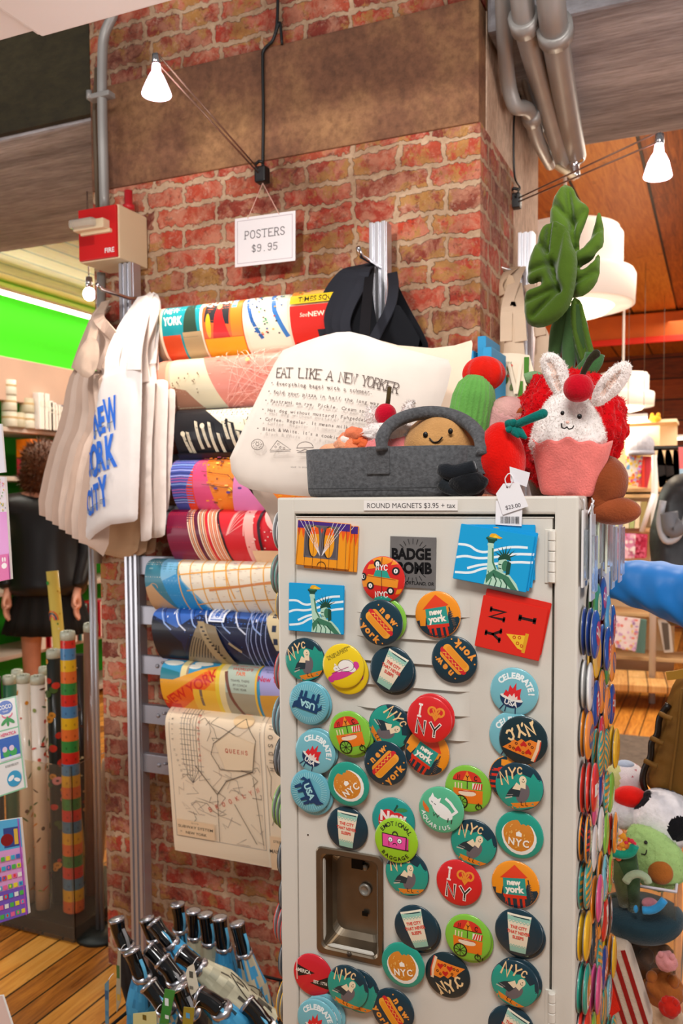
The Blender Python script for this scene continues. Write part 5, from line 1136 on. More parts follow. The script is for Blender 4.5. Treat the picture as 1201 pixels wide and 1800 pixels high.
def art_cact(a, T):
    rnd = random.Random(12)
    for u, v in ((884, 648), (892, 668), (884, 690), (898, 650), (903, 680), (890, 710)):
        x, z = T(u, v); a.ell(x, z, .006, .010, rnd.choice(['4a6a38', '5a7a48', '708050']), rnd.uniform(-.5, .5), n=10); a.ell(x+.004, z+.008, .0035, .0035, rnd.choice(['d83a2c', 'c84a3c']), n=8); a.line([(x, z-.01), (x+.004, z+.016)], .0015, '3a4a28')
    for u, v, h in ((927, 640, .03), (917, 690, .05), (930, 690, .03)):
        x, z = T(u, v); a.rect(x-.005, z-h, x+.006, z+h*.5, '4a7a30')
    x, z = T(908, 706); a.ell(x, z, .018, .008, 'c84a3c')
side_tote([(874, 622), (905, 620), (940, 626), (942, 760), (872, 760)], 2.05, 'cream tote bag printed with small green cacti and red blooms, right of the blue notebooks', 'e6d4bc', [[(895, 640, 2.03), (905, 680, 2.03), (908, 690, 2.03), (916, 640, 2.04)]], 64, art_cact, .008)
for i, (u0, u1, v0, Y) in enumerate([(829, 846, 625, 2.0), (853, 867, 600, 2.02), (862, 877, 619, 1.94)]):
    a = at(u0, v0, y=Y); b = at(u1, v0+160, y=Y); c = Vector(((a.x+b.x)/2, Y, b.z))
    t = thing('notebook', 'bright blue cloth notebook standing upright between the totes and the cactus toy, '+['leftmost and lowest', 'tallest', 'rightmost, in front'][i], 'notebook', c, group='blue notebooks by the pillar corner')
    MB().box((0, 0, (a.z-b.z)/2), (b.x-a.x, .14, a.z-b.z), '1f86b8', .002).build('cover', mat('blue_book_cloth', '1c84b4', .7, var=.08), t)
    MB().box((.0, .004, (a.z-b.z)/2), ((b.x-a.x)*.72, .14, (a.z-b.z)*.985), 'efe8d8').build('page_block', M_matte(), t)
# ================================================================== THE LOCKER
XL, XR, ZT = -.529, -.146, 1.4015; XC = (XL+XR)/2; DEP = .31
lk = thing('locker', 'tall cream metal locker covered in magnets, with a recessed handle and louvred door', 'locker', (XC, YL+DEP/2, 0))
CREAM = mat('cream_enamel', 'ddd6ca', .38, bump=.06, bscale=900, var=.02, vscale=5, coat=.15)
def LB(c, d, bev=.0015): return (Vector(c)-lk.location, d, 'ffffff', bev)
xd0 = at(521, 1100, y=YL).x; xd1 = at(970, 1100, y=YL).x; zd1 = at(750, 908, y=YL).z; zd0 = .06
m = MB(); m.box(*LB((XC, YL+.05+(DEP-.05)/2, ZT/2), (XR-XL, DEP-.05, ZT), .003))
m.box(*LB(((XL+xd0)/2-.0008, YL+.026, ZT/2), (xd0-XL-.0016, .052, ZT), .003)); m.box(*LB(((xd1+XR)/2+.0012, YL+.026, ZT/2), (XR-xd1-.0024, .052, ZT), .003))
m.box(*LB((XC, YL+.0265, (zd1+ZT)/2+.0015), (XR-XL-.003, .051, ZT-zd1-.003), .003)); m.box(*LB((XC, YL+.026, .025), (XR-XL, .052, .05)))
m.build('body', CREAM, lk)
hp = [at(u, v, y=YL) for u, v in ((553, 1484), (681, 1508), (668, 1697), (563, 1672))]
hx0 = (hp[0].x+hp[3].x)/2; hx1 = (hp[1].x+hp[2].x)/2; hz1 = (hp[0].z+hp[1].z)/2; hz0 = (hp[2].z+hp[3].z)/2; g = .009
m = MB(); a0, a1, b0, b1 = hx0+g, hx1-g, hz0+g*1.2, hz1-g
for c, d in ((((xd0+a0)/2, (zd0+zd1)/2), (a0-xd0, zd1-zd0)), (((xd1+a1)/2, (zd0+zd1)/2), (xd1-a1, zd1-zd0)), (((a0+a1)/2, (b1+zd1)/2), (a1-a0, zd1-b1)), (((a0+a1)/2, (b0+zd0)/2), (a1-a0, b0-zd0))):
    m.box((c[0]-XC, YL+.010-lk.location.y, c[1]), (d[0], .018, d[1]), 'ffffff')
m.box((XC-XC, YL+.0012-lk.location.y, zd1-.0006), (xd1-xd0, .0022, .0012), 'ffffff')
dr = m.build('door', CREAM, lk)
# louvres
for k in range(6):
    z0 = at(730, 1081+k*42.5, y=YL).z; x0 = at(627, 1090, y=YL).x; x1 = at(826, 1090, y=YL).x
    vs = []; nx, nz = 40, 8
    for j in range(nz+1):
        for i in range(nx+1):
            s = i/nx; e = min(1, min(s, 1-s)*9); e = e*e*(3-2*e); tt = j/nz
            vs.append((x0+(x1-x0)*s-XC, YL+.0008-.0034*e*(1-tt)**1.3-lk.location.y, z0+.026*tt))
    fs = [(j*(nx+1)+i, j*(nx+1)+i+1, (j+1)*(nx+1)+i+1, (j+1)*(nx+1)+i) for j in range(nz) for i in range(nx)]
    b = MB(); b.add(vs, fs, 'ffffff'); b.build('louvre', CREAM, dr)
# recessed handle
BRZ = mat('worn_bronze_steel', '8a7c6a', .33, metal=.9, var=.25, vscale=14, bump=.08, bscale=60)
def rrect(w, h, r, n=6):
    P = []
    for cx, cy, a in ((w/2-r, h/2-r, 0), (-w/2+r, h/2-r, pi/2), (-w/2+r, -h/2+r, pi), (w/2-r, -h/2+r, 1.5*pi)):
        P += [(cx+r*cos(a+pi/2*i/n), cy+r*sin(a+pi/2*i/n)) for i in range(n+1)]
    return P
hw_, hh_ = hx1-hx0, hz1-hz0; loops = [(hw_, hh_, .008, .0), (hw_+.001, hh_+.001, .008, -.0022), (hw_-.002, hh_-.002, .008, -.0032), (hw_-.012, hh_-.014, .009, -.0032), (hw_-.016, hh_-.018, .010, -.001), (hw_-.022, hh_-.028, .012, .024), (hw_-.030, hh_-.042, .012, .030)]
vs = []; fs = []
for w2, h2, r, y in loops: vs += [(p[0], y, p[1]) for p in rrect(w2, h2, r)]
n = 28
for k in range(len(loops)-1): fs += [(k*n+i, k*n+(i+1) % n, (k+1)*n+(i+1) % n, (k+1)*n+i) for i in range(n)]
fs.append(tuple((len(loops)-1)*n+i for i in range(n)))
b = MB(); b.add(vs, fs, 'ffffff'); b.bm
hd = b.build('recessed_handle', BRZ, dr); hd.location = ((hx0+hx1)/2-XC, YL-lk.location.y, (hz0+hz1)/2)
for p in hd.data.polygons: p.use_smooth = False
mx = Matrix.Rotation(pi/2, 4, 'X'); LM = mat('dark_latch', None, .4, metal=.6); qx, qy, qz = hd.location.x, YL-lk.location.y, hd.location.z
MB().lathe([(0, .0), (.0085, 0), (.0085, .002), (.006, .004), (.005, .002), (0, .002)], 'a09a90', 24, Matrix.Translation((qx+.010, qy+.028, qz+.01)) @ mx).build('latch_button', LM, dr)
MB().lathe([(0, 0), (.0045, 0), (.004, .003), (0, .003)], 'a09a90', 20, Matrix.Translation((qx+.010, qy+.028, qz+.040)) @ mx).build('lock_screw', LM, dr)
MB().box((qx, qy+.026, qz+.046), (.016, .004, .018), '14110e', .001).build('latch_slot', LM, dr)
MB().box((qx+.010, qy+.027, qz-.022), (.008, .003, .006), '14110e', .001).build('latch_slot', LM, dr)
MB().lathe([(0, 0), (.0035, 0), (.003, .0015), (0, .002)], '5a5046', 16, Matrix.Translation((qx, qy-.0032, hz0+.0075)) @ mx).build('rivet', LM, dr)
for v in (978, 1786):
    p = at(970, v, y=YL); b = MB(); zc = p.z
    for k in range(5): b.lathe([(0, .0003), (.0036, .0003), (.0042, .0010), (.0042, .0110), (.0036, .0117), (0, .0117)], 'ffffff', 18, Matrix.Translation((p.x-XC+.0005, YL-.0025-lk.location.y, zc-.030+k*.012)), False)
    b.box((p.x-XC-.002, YL-lk.location.y+.001, zc), (.012, .003, .062), 'ffffff', .001); b.build('hinge', CREAM, lk)
pl = [at(u, v, y=YL) for u, v in ((640, 880), (805, 880), (805, 897), (640, 897))]
b = MB(); zc = (pl[0].z+pl[2].z)/2; b.box(((pl[0].x+pl[1].x)/2-XC, YL-.0003-lk.location.y, zc), (pl[1].x-pl[0].x, .0006, .0125), 'efe8e2'); a = Art()
a.fit('ROUND MAGNETS $3.95 + tax', at(646, 890, y=YL).x-XC, at(801, 890, y=YL).x-XC, zc, .0066, '4c4648', 0); a.apply(b, flatfn(YL-.0006-lk.location.y), .05, .0001); lb = b.build('price_label', M_card(), lk); lb['label'] = 'clear strip reading ROUND MAGNETS $3.95 + tax'
b = MB(); p = at(541, 1468, y=YL); b.lathe([(0, 0), (.0014, 0), (.0012, .0006), (0, .0006)], '4a3c30', 10, Matrix.Translation((p.x-XC, YL+.0012-lk.location.y, p.z)) @ mx); b.build('rivet_hole', M_matte(), dr)
# ================================================================== MAGNETS
RB = .0285
def bprof(r):
    q = min(1, r/RB); return .0026 + .0036*max(0, 1-q*q)**.55
def bfn(u, v, o):
    r = sqrt(u*u+v*v); return (u, -(bprof(r)+o), v)
NAVY = '0f3442'; TEAL = '1f9a86'; CRM = 'f4dcb8'
def nrm(a): a.x = lambda p: (p[0]*RB, p[1]*RB)
def g_taxi(a):
    a.ell(0, .95, .5, .3, 'f0901c')
    for x, y, q in ((-.75, -.2, .3), (.8, -.5, .22), (-.5, .55, .2), (.6, .75, .2)): a.poly([(x-q, y-q*.6), (x+q, y-q*.3), (x+q*.8, y+q*.6), (x-q*.6, y+q*.4)], 'f0901c')
    a.poly([(-.75, -.2), (.68, -.35), (.74, .0), (.3, .1), (-.65, .22), (-.8, .05)], 'f09420'); a.poly([(-.4, .14), (-.3, .42), (.22, .38), (.38, .06)], '28a08c'); a.line([(-.02, .95), (-.02, -.95)], .03, '601410'); a.line([(-.7, .15), (.6, .0)], .03, 'b04a10')
    for x, y in ((-.55, -.28), (.38, -.48), (-.22, .68), (.62, .38), (-.9, .1)): a.ell(x, y, .17, .17, '1a1a1c'); a.ell(x, y, .09, .10, 'f4efe8')
    a.strokes('NYC', -.02, .52, .22, 'f4efe8', .2); a.strokes('NYC', -.05, -.65, .24, 'f4efe8', .2); a.ell(0, -1., .5, .28, '28a08c')
def g_hot(a):
    T = lambda s, t: (s*.62+t*.78, s*-.78+t*.62) if False else (s*.70+t*.71, -s*.71+t*.70)
    def cap(cx, l, w, c, k=0):
        P = []
        for i in range(11): an = -pi/2+pi*i/10; P.append(T(l+w*cos(an), cx+w*sin(an)))
        for i in range(11): an = pi/2+pi*i/10; P.append(T(-l+w*cos(an), cx+w*sin(an)))
        a.poly(P, c)
    cap(.12, .48, .17, 'f0982c'); cap(.03, .62, .13, 'd0202c'); cap(-.14, .52, .2, 'f4a434'); cap(-.19, .46, .12, 'ee9624')
    cap(.06, .60, .09, 'd8262c')
    a.line([T(-.55+i*.1, .07+(.05 if i % 2 else -.05)) for i in range(12)], .035, 'f8b040')
    r = -pi/4
    for i, ch in enumerate('new'): x, y = T(-.30+i*.34, .52); a.text(ch, x, y, .30 if ch != 'w' else .29, 'f49a3a', r, .05)
    for i, ch in enumerate('york'): x, y = T(-.42+i*.28, -.60); a.text(ch, x, y, .32, 'f49a3a', r, .05)
    for s, t in ((-.6, .5), (.6, .5), (-.72, -.55), (.7, -.55)): x, y = T(s, t); a.ell(x, y, .035, .035, 'f49a3a', n=8)
def g_tower(a):
    a.poly([(-1, -.25), (-.8, -.2), (-.8, -.45), (-.55, -.45), (-.5, -.1), (-.3, -.1), (-.3, -.5), (.4, -.5), (.5, .1), (.62, .1), (.65, -.15), (.9, -.1), (1, -.3), (1, -1), (-1, -1)], NAVY)
    for x in (-.36, -.14, .14, .36): a.poly([(x-.05, -.5), (x+.05, -.5), (x+.09, -.95), (x-.02, -.95)], 'e0301c')
    a.poly([(-.5, -.4), (.48, -.32), (.5, -.5), (-.44, -.58)], 'e0301c'); a.poly([(-.5, .3), (.42, .36), (.5, -.36), (-.46, -.42)], '2a9a8c'); a.poly([(-.62, .25), (-.02, .86), (.52, .42), (.4, .36)], 'e8401c'); a.line([(.55, .3), (.72, -.6)], .05, '3a3030')
    for i in range(8): a.rect(.52+i*.02, .1-i*.08, .66+i*.02, .13-i*.08, '6a5a50')
    a.text('new', -.04, .15, .24, 'fff4e4', .08, .05); a.text('york', .0, -.14, .28, 'fff4e4', .08, .05)
def g_pig(a, cloud=True):
    a.poly([(-1, .25), (-.6, .3), (-.5, .45), (-.2, .42), (0, .6), (.5, .42), (.6, .6), (.78, .35), (1, .3), (1, -1), (-1, -1)], TEAL)
    a.poly([(-.5, -.98), (-.35, -.7), (1, -.5), (1, -.68)], 'f08a28'); a.poly([(-.4, -1.1), (1, -.68), (1, -1.1)], NAVY)
    a.ell(.16, -.25, .26, .42, '6c6468', -.35); a.poly([(-.15, .1), (.1, -.05), (.0, -.4), (-.55, -.42), (-.4, -.15)], '20343c'); a.poly([(-.08, .2), (.1, .05), (.06, -.12), (-.26, -.08)], CRM); a.ell(.18, .3, .15, .18, CRM); a.poly([(.06, .3), (.3, .25), (.28, -.05), (.06, .0)], CRM)
    a.ell(.2, .34, .025, .025, '201814', n=8); a.ring(.2, .27, .05, .02, '201814', 8, pi, 2*pi); a.line([(-.3, -.42), (-.55, -.5)], .05, 'c8c0b0'); a.line([(-.25, -.32), (-.5, -.36)], .03, '8a8a88')
    for x in (.08, .26): a.line([(x, -.6), (x, -.74), (x+.08, -.76)], .025, '201814')
    a.strokes('N', -.6, .34, .52, 'f4c890', .15, .18); a.strokes('Y', -.25, .56, .42, 'f4c890', .16, .05); a.strokes('C', .06, .68, .26, 'f4c890', .2, 0)
def g_cat(a):
    for i, y in ((0, .62), (1, .5)): a.text(['THE GIRL IS SLEEPING', 'IN THE HOT DOG'][i], -.22, y, .095, '403818', .5, .01)
    a.ell(.1, -.25, .78, .22, 'd83a98', .48); a.ell(-.55, -.62, .16, .14, 'd83a98'); a.ell(.64, .12, .14, .14, 'd83a98'); a.ell(.18, .05, .38, .26, 'f6efe8', .3); a.ell(-.2, -.12, .22, .14, 'f6efe8'); a.ell(.45, -.1, .2, .12, 'f6efe8'); a.ring(.18, .05, .38, .02, '4a4038', ry=.26)
    a.poly([(-.38, .0), (-.36, .12), (-.26, .04)], 'f6efe8'); a.line([(-.3, -.1), (-.24, -.12)], .02, '302820'); a.line([(-.5, -.35), (.3, .0)], .03, 'a82070')
def g_cup(a):
    a.poly([(-.5, .78), (.5, .78), (.34, -.82), (-.3, -.82)], 'f0e0c4'); a.poly([(-.5, .78), (.5, .78), (.47, .52), (-.47, .52)], '9ac8b4'); a.poly([(-.5, .78), (.5, .78), (.49, .70), (-.49, .70)], 'f4e8d0'); a.poly([(-.40, .70), (.40, .69), (.44, .64), (-.2, .66)], '1c3a40')
    a.poly([(-.33, -.58), (.365, -.58), (.34, -.82), (-.3, -.82)], '9ac8b4')
    for i in range(6): a.line([(-.44+i*.15, .52), (-.38+i*.15, .44), (-.3+i*.15, .52)], .03, '9ac8b4'); a.line([(-.32+i*.115, -.56), (-.27+i*.115, -.50), (-.22+i*.115, -.56)], .03, '9ac8b4')
    for i, s in enumerate(('THE CITY', 'THAT NEVER', 'SLEEPS')): a.text(s, .01, .26-i*.21, .135, 'e03a2c', 0, .03, 'c', .86)
def g_usa(a):
    for i in range(48): q = 2*pi*i/48; a.line([(.62*cos(q), .62*sin(q)), (.86*cos(q), .86*sin(q))], .022, 'a8dce0')
    a.poly([(-.55, .3), (.55, .34), (.52, -.15), (.3, -.25), (-.3, -.28), (-.5, -.1)], '123c68')
    for x, y in ((-.42, -.6), (-.18, -.52), (.2, -.55), (.42, -.5)): a.poly([(x-.08, -.2), (x+.08, -.2), (x+.05, y), (x-.06, y)], '123c68')
    a.poly([(-.5, .2), (-.72, .05), (-.66, -.2), (-.58, 0), (-.45, .05)], '123c68'); a.poly([(.5, .3), (.74, .46), (.68, .1), (.5, .0)], '123c68')
    a.text('USA', .0, .05, .30, 'a8dce0', 0, .04)
def g_cele(a):
    a.arc('CELEBRATE!', 0, -.05, .74, pi/2-.25, .24, 'f0f6f4', .26, .05)
    a.ell(-.05, -.25, .48, .42, '14345c', -.12, a0=pi, a1=2*pi); a.ell(-.05, -.25, .48, .11, 'f0ece4', -.12)
    a.poly([(-.4, -.18), (-.32, .05), (-.22, -.02), (-.18, .28), (-.05, .14), (.06, .42), (.1, .1), (.3, .22), (.28, -.1), (.34, -.25), (0, -.3)], 'e0242c'); a.poly([(-.2, -.24), (-.14, -.1), (-.04, -.18), (.04, -.02), (.1, -.2), (.18, -.12), (.2, -.26), (0, -.3)], 'f4d8d0')
    a.text('USA', -.04, -.46, .22, 'f4f4f0', -.12, .03)
    for x0, x1 in ((-.34, -.5), (-.22, -.26), (.16, .18)): a.line([(x0, -.6), (x1, -.86)], .045, '14345c')
def g_cart(a):
    a.ell(-.02, .36, .62, .42, 'd8301c', a0=0, a1=pi); a.poly([(-.2, .36), (-.02, .78), (.2, .36)], 'f08a20'); a.line([(-.62, .36), (.6, .36)], .03, '4a1008')
    a.strokes('N', -.38, .5, .17, '201008', .2); a.strokes('Y', .0, .5, .17, '201008', .2); a.strokes('C', .36, .5, .17, '201008', .2); a.line([(0, .36), (0, .05)], .04, '302018')
    a.poly([(-.62, .02), (.66, .0), (.64, -.58), (-.56, -.6)], 'ee7a1c'); a.ell(.0, -.16, .38, .12, 'f4dcc0'); a.line([(-.36, -.08), (.34, -.06)], .035, 'c83018')
    a.poly([(.22, .3), (.64, .3), (.62, .04), (.22, .04)], 'f4e4d8')
    for i in range(4): a.poly([(.24+i*.11, .04), (.3+i*.11, .04), (.38+i*.09, .3), (.32+i*.09, .3)], 'd8301c')
    for i in range(3): a.line([(-.52+i*.14, .04), (-.52+i*.14, .24)], .05, 'f4dcb0')
    a.ell(-.28, -.56, .3, .3, '78b83c', n=20); a.ring(-.28, -.56, .28, .055, '1c1814', 20)
    for i in range(4): q = i*pi/4; a.line([(-.28+.26*cos(q), -.56+.26*sin(q)), (-.28-.26*cos(q), -.56-.26*sin(q))], .03, '1c1814')
    a.ring(.48, -.72, .12, .045, '1c1814', 14); a.line([(.48, -.55), (.48, -.7)], .04, '1c1814')
def g_pret(a):
    a.strokes('I', -.42, .34, .5, 'f8e8dc', .16, 0, slab=1.0); a.line([(-.42, .5), (-.42, .18)], .02, '8a1010')
    for q in (-1, 1): a.ring(.28+q*.17, .42, .17, .085, 'f0902c', 14)
    a.line([(.12, .32), (.28, .08), (.44, .32)], .085, 'f0902c'); a.line([(.14, .5), (.28, .2), (.42, .5)], .07, 'f0902c')
    for ch, x in (('N', -.3), ('Y', .32)):
        a.strokes(ch, x, -.36, .56, 'f8e8dc', .24, 0, wx=1.15); a.strokes(ch, x, -.36, .54, '1a1416', .12, 0, wx=1.15)
def g_pizza(a):
    a.poly([(-.60, -.02), (-.44, .70), (.82, .40), (.5, .16), (.36, -.02), (.22, .06), (.05, -.08), (-.12, .02), (-.3, -.1)], 'f08428'); a.line([(-.66, -.08), (-.62, .25), (-.46, .74)], .14, 'f4cfa8'); a.line([(-.72, -.05), (-.69, .28), (-.52, .8)], .05, 'd8482c')
    for x, y in ((-.26, .42), (.16, .36), (-.05, .12)): a.poly([(x, y-.14), (x+.14, y+.03), (x+.1, y+.12), (x, y+.07), (x-.1, y+.12), (x-.14, y+.03)], 'c8201c')
    for x, y in ((-.4, .2), (-.05, .48), (.35, .36), (-.28, .08), (.25, .14), (.5, .32)): a.ring(x, y, .045, .03, '5a2010', 8)
    for ch, x, y, h in (('N', -.26, -.52, .46), ('Y', .14, -.40, .44), ('C', .52, -.16, .38)):
        a.strokes(ch, x, y, h, 'f4cf98', .22, .5); a.ell(x-.06, y-h*.6, .045, .1, 'f4cf98', n=8)
def g_bagel(a):
    P = [(-.62, .3), (-.66, -.0), (-.5, -.42), (-.15, -.66), (.25, -.64), (.56, -.36), (.66, .05), (.5, .42), (.34, .56), (.28, .46), (.16, .54), (.06, .46), (-.02, .58), (-.1, .66), (-.4, .55)]
    P = smooth2(P, 1); a.poly([(p[0]*1.13+.02, p[1]*1.1-.08) for p in P], 'f4eee4'); a.poly(P, 'd8862c'); a.poly([(-.12, .12), (.0, .2), (.12, .12), (.12, -.02), (-.1, -.02)], 'fbf4e8')
    rnd = random.Random(2)
    for i in range(26):
        q = rnd.uniform(0, 2*pi); r = rnd.uniform(.22, .52); a.ell(r*cos(q), r*sin(q), .022, .04, 'f0b860', q, n=8)
    for k, ch in enumerate('NYC'): a.text(ch, -.28+k*.3, -.26, .30, 'fdf4e6', 0, .03, 'c', .9)
def g_aqua(a):
    a.ell(.08, .02, .52, .27, 'f6f4ee', -.3); a.ell(-.38, .25, .25, .2, 'f6f4ee', -.2); a.poly([(-.6, .3), (-.56, .58), (-.4, .42)], 'f6f4ee'); a.poly([(-.28, .4), (-.14, .54), (-.14, .3)], 'f6f4ee')
    a.line([(.5, .0), (.66, .25), (.3, .5), (.08, .58)], .11, 'f6f4ee'); a.poly([(-.86, .08), (-.5, -.12), (-.44, -.3), (-.62, -.3), (-.8, -.12)], 'e8702c')
    for x in (-.2, -.04): a.line([(x-.06, -.2), (x, -.34), (x+.05, -.2)], .03, '283028')
    for x in (.42, .58): a.line([(x, -.18), (x+.02, -.34)], .04, '283028')
    a.line([(-.5, .22), (-.42, .2)], .025, '283028'); a.line([(-.34, .18), (-.26, .16)], .025, '283028')
    a.arc('AQUARIUS', 0, 0, .76, -pi/2-.12, .19, 'eef8f0', .26, .03, True)
def g_apple(a):
    a.ell(-.2, -.05, .46, .52, 'd8242c'); a.ell(.24, -.08, .42, .5, 'd8242c'); a.poly([(.0, .45), (.12, .75), (.2, .72), (.08, .42)], '1c4a3c'); a.ell(.36, .56, .26, .09, '3a8a4a', .15)
    a.text('New', .02, .2, .44, 'f8e8e0', .08, .05); a.text('York', .02, -.3, .4, 'f8e8e0', .08, .05)
def g_bag(a):
    a.arc('EMOTIONAL', 0, 0, .78, pi/2, .19, '201c18', .24, .02); a.arc('BAGGAGE', 0, 0, .78, -pi/2, .18, '201c18', .25, .02, True)
    a.poly([(-.64, .3), (.52, .28), (.62, -.34), (-.6, -.32)], '2a1420'); a.poly([(-.6, .26), (.48, .24), (.47, -.30), (-.57, -.28)], 'f050a0'); a.poly([(.52, .23), (.6, .2), (.6, -.28), (.52, -.3)], 'd83a88'); a.ring(-.02, .32, .11, .05, '2a1420', 10, 0, pi)
    for x in (-.22, .2): a.ell(x, .06, .11, .12, 'f8f8f4'); a.ring(x, .06, .11, .02, '2a1420', 12); a.ell(x, .04, .03, .03, '2a1420', n=8)
    a.ring(-.01, -.16, .09, .03, '2a1420', 8, .2, pi-.2); a.line([(-.3, -.02), (-.28, -.2)], .05, 'c82858')
def g_1776(a):
    a.poly([(-.8, .42), (.15, .18), (-.72, -.14)], '15181c'); a.poly([(.85, .12), (-.1, -.32), (.8, -.5)], '15181c'); a.text('AMERICA', -.46, .17, .17, 'f4e8d8', -.02, .03, 'c', .8); a.text('EST. 1776', .42, -.22, .15, 'f4e8d8', -.05, .03, 'c', .8); a.line([(-.8, .55), (-.78, -.3)], .04, 'f4e8d8')
def g_cross(a):
    a.rect(-.25, -.7, .25, .7, 'f4f0e8'); a.text('NY', 0, 0, .4, 'd8242c', bold=.03)
def g_strip(c1, c2):
    def f(a):
        a.ell(.0, -.05, .58, .5, c1, .3); a.text('NYC', 0, -.05, .34, c2, .1, .04)
    return f
def g_band(c1, c2):
    def f(a):
        for i in range(7): a.rect(-1, -1+i*.3, 1, -.86+i*.3, c1)
    return f
DES = {'taxi': ('d8241c', g_taxi), 'hot': (NAVY, g_hot), 'tower': ('f4941c', g_tower), 'pig': (NAVY, g_pig), 'cat': ('f2cf1a', g_cat), 'cup': (NAVY, g_cup), 'usa': ('6ab4c4', g_usa), 'cele': ('78bcc8', g_cele), 'cart': ('84c43c', g_cart), 'pret': ('dc2226', g_pret), 'pizza': ('0f2c34', g_pizza), 'bagel': ('1f9a84', g_bagel), 'aqua': ('58b88c', g_aqua), 'apple': ('1f9a92', g_apple), 'bag': ('9ccc28', g_bag), 'us76': ('d82030', g_1776),
       'green': ('86c440', g_strip('78b830', '9ad050')), 'yellow': ('f0b818', g_strip('e8a010', 'f0b818')), 'red': ('e02a18', g_cross), 'blue': ('1c3f90', g_strip('c82030', 'f0ece0')), 'orange': ('f08a18', g_strip('3a5a8a', 'f08a18')), 'teal': ('3f9a8a', g_band('f0a030', 0)), 'pink': ('e0508a', g_strip('f0a0c0', 'a0c040')), 'white': ('e8e4e0', g_strip('c8c0c0', '3a5aa0')), 'skyb': ('5aa4d0', g_strip('f0d0a0', '5aa4d0')), 'black': ('181818', g_cross), 'leaf': ('3f8a2c', g_strip('e8e0a0', '3f8a2c'))}
_bm = {}
def button(des, loc, rot, lab, grp, name='round_magnet'):
    if des not in _bm:
        base, dr_ = DES[des]; m = MB(); mx = Matrix.Rotation(pi/2, 4, 'X')
        prof = [(0, 0), (RB*.9, 0)]; m.lathe([(0, .0003), (RB*.93, .0003), (RB*.985, .0009), (RB, .0020)] , '8a8a8c', 48, mx)
        pr = [(RB, .0018), (RB*.997, .0026)] + [(RB*q, bprof(RB*q)) for q in (.985, .96, .92, .86, .78, .68, .56, .42, .28, .14, 0)]
        m.lathe(pr, base, 48, mx)
        a = Art([(RB*.975*cos(2*pi*i/36), RB*.975*sin(2*pi*i/36)) for i in range(36)]); nrm(a); dr_(a); a.apply(m, bfn, .0055, .00012, .00002)
        o = m.build(name, M_gloss()); _bm[des] = o; o.location = loc; o.rotation_euler = rot; return tag(o, lab, 'magnet', grp)
    o = _bm[des].copy(); COL.objects.link(o); o.location = loc; o.rotation_euler = rot; return tag(o, lab, 'magnet', grp)
GF = 'round magnets on the front of the locker'
TH = .0064
def fb(des, u, v, cw, lab, lay=0, tilt=(0, 0)):
    p = at(u, v, y=YL - lay*TH*.8 - (.0030 if 600 < u < 850 and 1050 < v < 1330 else 0)); button(des, (p.x, p.y-.0002, p.z), (radians(tilt[0]), radians(cw), radians(tilt[1])), lab, GF)
nmD = {'taxi': 'red round magnet with orange taxis', 'hot': 'navy hot dog magnet', 'tower': 'orange water tower magnet', 'pig': 'teal pigeon NYC magnet', 'cat': 'yellow round magnet with white cat', 'cup': 'navy paper cup magnet', 'usa': 'light blue USA animal magnet', 'cele': 'light blue CELEBRATE! grill magnet', 'cart': 'green food cart magnet', 'pret': 'red I pretzel NY magnet', 'pizza': 'dark pizza slice NYC magnet', 'bagel': 'teal bagel NYC magnet', 'aqua': 'mint green AQUARIUS cat magnet', 'apple': 'teal magnet with a red apple reading New', 'bag': 'bright green pink-suitcase EMOTIONAL BAGGAGE magnet', 'us76': 'red magnet with black AMERICA pennants', 'green': 'plain green round magnet'}
